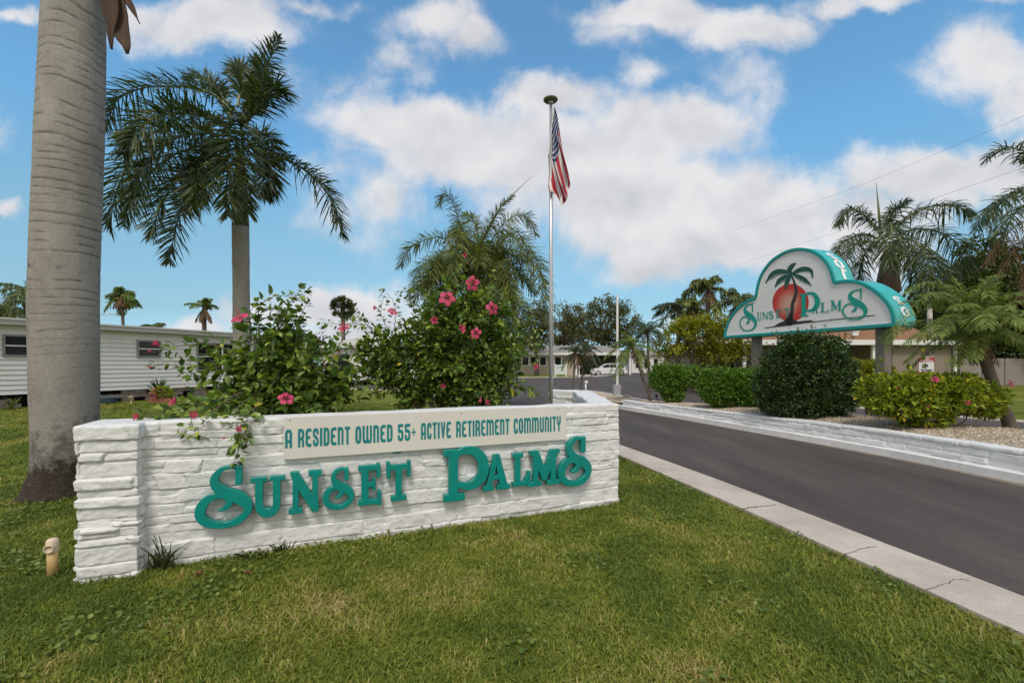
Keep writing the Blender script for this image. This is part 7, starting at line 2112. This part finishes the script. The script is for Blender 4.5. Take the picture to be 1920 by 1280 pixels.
def blades(X, Y, h, w, name, segs=2):
    n = len(X)
    pn = fbm(X * 1.1 + 40, Y * 1.1 + 40, 0, 4); pn2 = fbm(X * 5 + 10, Y * 5, 2, 3)
    hh = h * (.55 + .9 * pn2) * rng.uniform(.5, 1.25, n)
    a = rng.uniform(0, 2 * np.pi, n); lean = rng.uniform(.25, 1.25, n)
    dx, dy = np.cos(a) * lean, np.sin(a) * lean
    nrm_ = np.sqrt(1 + lean ** 2)
    up = np.stack([dx / nrm_, dy / nrm_, 1 / nrm_], 1)
    sa = a + np.pi / 2 + rng.normal(0, .6, n)
    sd = np.stack([np.cos(sa), np.sin(sa), np.zeros(n)], 1)
    broad = rng.rand(n) < .16
    ww = (w * rng.uniform(.6, 1.2, n) * np.where(broad, 2.0, 1))[:, None]
    b0 = np.stack([X, Y, np.full(n, -.004)], 1)
    m_ = b0 + up * (hh * .55)[:, None]
    dr = rng.uniform(.0, .55, n)
    t_ = b0 + up * hh[:, None] + np.stack([dx, dy, np.zeros(n)], 1) * (hh * .3)[:, None] - np.array((0, 0, 1.)) * (hh * dr * .6)[:, None]
    t_[:, 2] = np.maximum(t_[:, 2], .004)
    V = np.stack([b0 - sd * ww * .4, b0 + sd * ww * .4, m_ - sd * ww * .5, m_ + sd * ww * .5, t_], 1).reshape(-1, 3)
    o_ = (np.arange(n) * 5)[:, None]
    mb = MB(); mb.add(V, [np.array([[0, 1, 3, 2]]) + o_, np.array([[2, 3, 4]]) + o_])
    ob = mb.build(name, M_BLADE)
    # how dry each blade is
    pn3 = fbm(X * 3.6 + 70, Y * 3.6 + 70, 0, 3)
    dry = np.clip((pn - .5) * 1.3 + (pn3 - .5) * 1.5 + .37 + rng.normal(0, .24, n), 0, 1).astype(np.float32)
    at = ob.data.attributes.new('dry', 'FLOAT', 'POINT'); at.data.foreach_set('value', np.repeat(dry, 5))
    return ob
def blademat():
    m, nt, b = new_mat('grass_blade')
    at = nt.nodes.new('ShaderNodeAttribute'); at.attribute_name = 'dry'
    r = ramp(nt, at.outputs['Fac'], [(0, (.100, .150, .020)), (.35, (.180, .232, .030)), (.65, (.255, .290, .042)), (.88, (.34, .31, .07)), (1, (.46, .37, .15))])
    nt.links.new(r.outputs[0], b.inputs['Base Color']); b.inputs['Roughness'].default_value = .5; b.inputs['Specular IOR Level'].default_value = .3
    t = nt.nodes.new('ShaderNodeBsdfTranslucent'); nt.links.new(mixrgb(nt, 1, r.outputs[0], (1.15, 1.2, .7), 'MULTIPLY'), t.inputs[0])
    ms = nt.nodes.new('ShaderNodeMixShader'); ms.inputs[0].default_value = .3
    nt.links.new(b.outputs[0], ms.inputs[1]); nt.links.new(t.outputs[0], ms.inputs[2]); nt.links.new(ms.outputs[0], nt.nodes['Material Output'].inputs[0])
    return m
M_BLADE = blademat()
parts = [(1.75, 3.2, 8500, .042, .0052), (3.2, 5.5, 4800, .042, .0065), (5.5, 9.5, 1500, .055, .010), (9.5, 17, 420, .06, .018)]
XX = []; YY = []; HH = []; WW = []
for y0, y1, dn, h, w in parts:
    X, Y = scatter(y0, y1, dn)
    if y0 > 5:                                   # hidden strip behind the wall needs none right of the planter
        k = ~((X > -1.5) & (X < 1.5) & (Y > 5) & (Y < 9) & (X > (Y - 9)) ) | (rng.rand(len(X)) < .35)
        X, Y = X[k], Y[k]
    XX.append(X); YY.append(Y); HH.append(np.full(len(X), h)); WW.append(np.full(len(X), w))
X = np.concatenate(XX); Y = np.concatenate(YY); hh_ = np.concatenate(HH); ww_ = np.concatenate(WW)
go = blades(X, Y, hh_, ww_, 'lawn_grass')
tag(go, 'thick mown green grass covering the lawn around the sign wall', 'grass', kind='stuff')
# dark soil and thatch between the blades, right under the near lawn
print('blades', len(X))

# creeping round-leaved weed in patches through the turf
rng = np.random.RandomState(23)
X, Y = scatter(1.8, 6.0, 420)
pm = fbm(X * 2.1 + 5, Y * 2.1 + 9, 4, 3); k = pm > .56; X, Y = X[k], Y[k]
n = len(X)
a = np.linspace(0, 2 * np.pi, 8, endpoint=False)
tv = np.concatenate([[(0, 0, -.12)], np.stack([np.cos(a), np.sin(a), .04 * np.cos(3 * a)], 1)]); tf = [np.array([(0, 1 + i, 1 + (i + 1) % 8) for i in range(8)])]
O = np.stack([X, Y, rng.uniform(.018, .042, n)], 1)
D = rng.normal(0, .35, (n, 3)); D[:, 2] = 1
B = rot_basis(rng.normal(size=(n, 3)) * (1, 1, .3), D / np.linalg.norm(D, axis=1)[:, None]) * rng.uniform(.007, .017, n)[:, None, None]
mb = MB(); mb.inst(tv, tf, B, O)
tag(mb.build('pennywort', leafmat('pennywort_leaf', [(0, (.08, .13, .02)), (.6, (.14, .20, .03)), (1, (.22, .26, .05))], .45, .25)), 'low round-leaved creeping weed spread in patches through the lawn', 'ground cover', kind='stuff')
# withered blooms dropped in the grass, and a few dead leaves
rng = np.random.RandomState(41)
M_WITHER = simple('withered_petal', (.20, .035, .045), .7, var=.4, scale=30)
M_DRYLEAF = simple('dry_leaf', (.30, .21, .11), .7, var=.3, scale=30)
def litter(name, label, px, py, s, mat, cat):
    c = G(px, py, .03); mb = MB()
    add_leaves(mb, np.tile(np.array(tuple(c)), (4 if mat is M_WITHER else 1, 1)), rng.normal(0, 1, (4 if mat is M_WITHER else 1, 3)) * (1, 1, .25), np.full(4 if mat is M_WITHER else 1, s), rng)
    tag(mb.build(name, mat), label, cat)
litter('fallen_bloom', 'withered dark red bloom in the grass nearest the end column', 376, 1074, .035, M_WITHER, 'fallen flower')
litter('fallen_bloom', 'withered dark red bloom in the grass under the big first letter', 460, 1070, .035, M_WITHER, 'fallen flower')
litter('fallen_leaf', 'small dry tan leaf lying mid lawn before the sign', 1003, 1094, .035, M_DRYLEAF, 'leaf')
litter('fallen_leaf', 'small dry tan leaf near the lawn edge at lower right', 1826, 1198, .04, M_DRYLEAF, 'leaf')

# ------------------------------------------------------------------ repeats share a group
GR = {'coconut_palm': 'palms beyond the mobile home roof', 'hedge': 'clipped hedges on the median', 'oak_tree': 'oaks around the ranch house', 'broadleaf_tree': 'dark broadleaf trees behind the buildings',
      'royal_palm': 'royal palms', 'foxtail_palm': 'foxtail palms', 'date_palm': 'date palms on the median', 'hibiscus_shrub': 'hibiscus shrubs', 'weed': 'weeds at the foot of the sign wall',
      'fallen_bloom': 'withered blooms in the lawn', 'fallen_leaf': 'dry leaves in the lawn', 'power_line': 'overhead wires', 'mobile_home': 'white mobile homes', 'oak': ''}
for o in list(bpy.data.objects):
    if o.parent is None and o.get('label') and not o.get('group'):
        g = GR.get(o.name.split('.')[0])
        if g: o['group'] = g
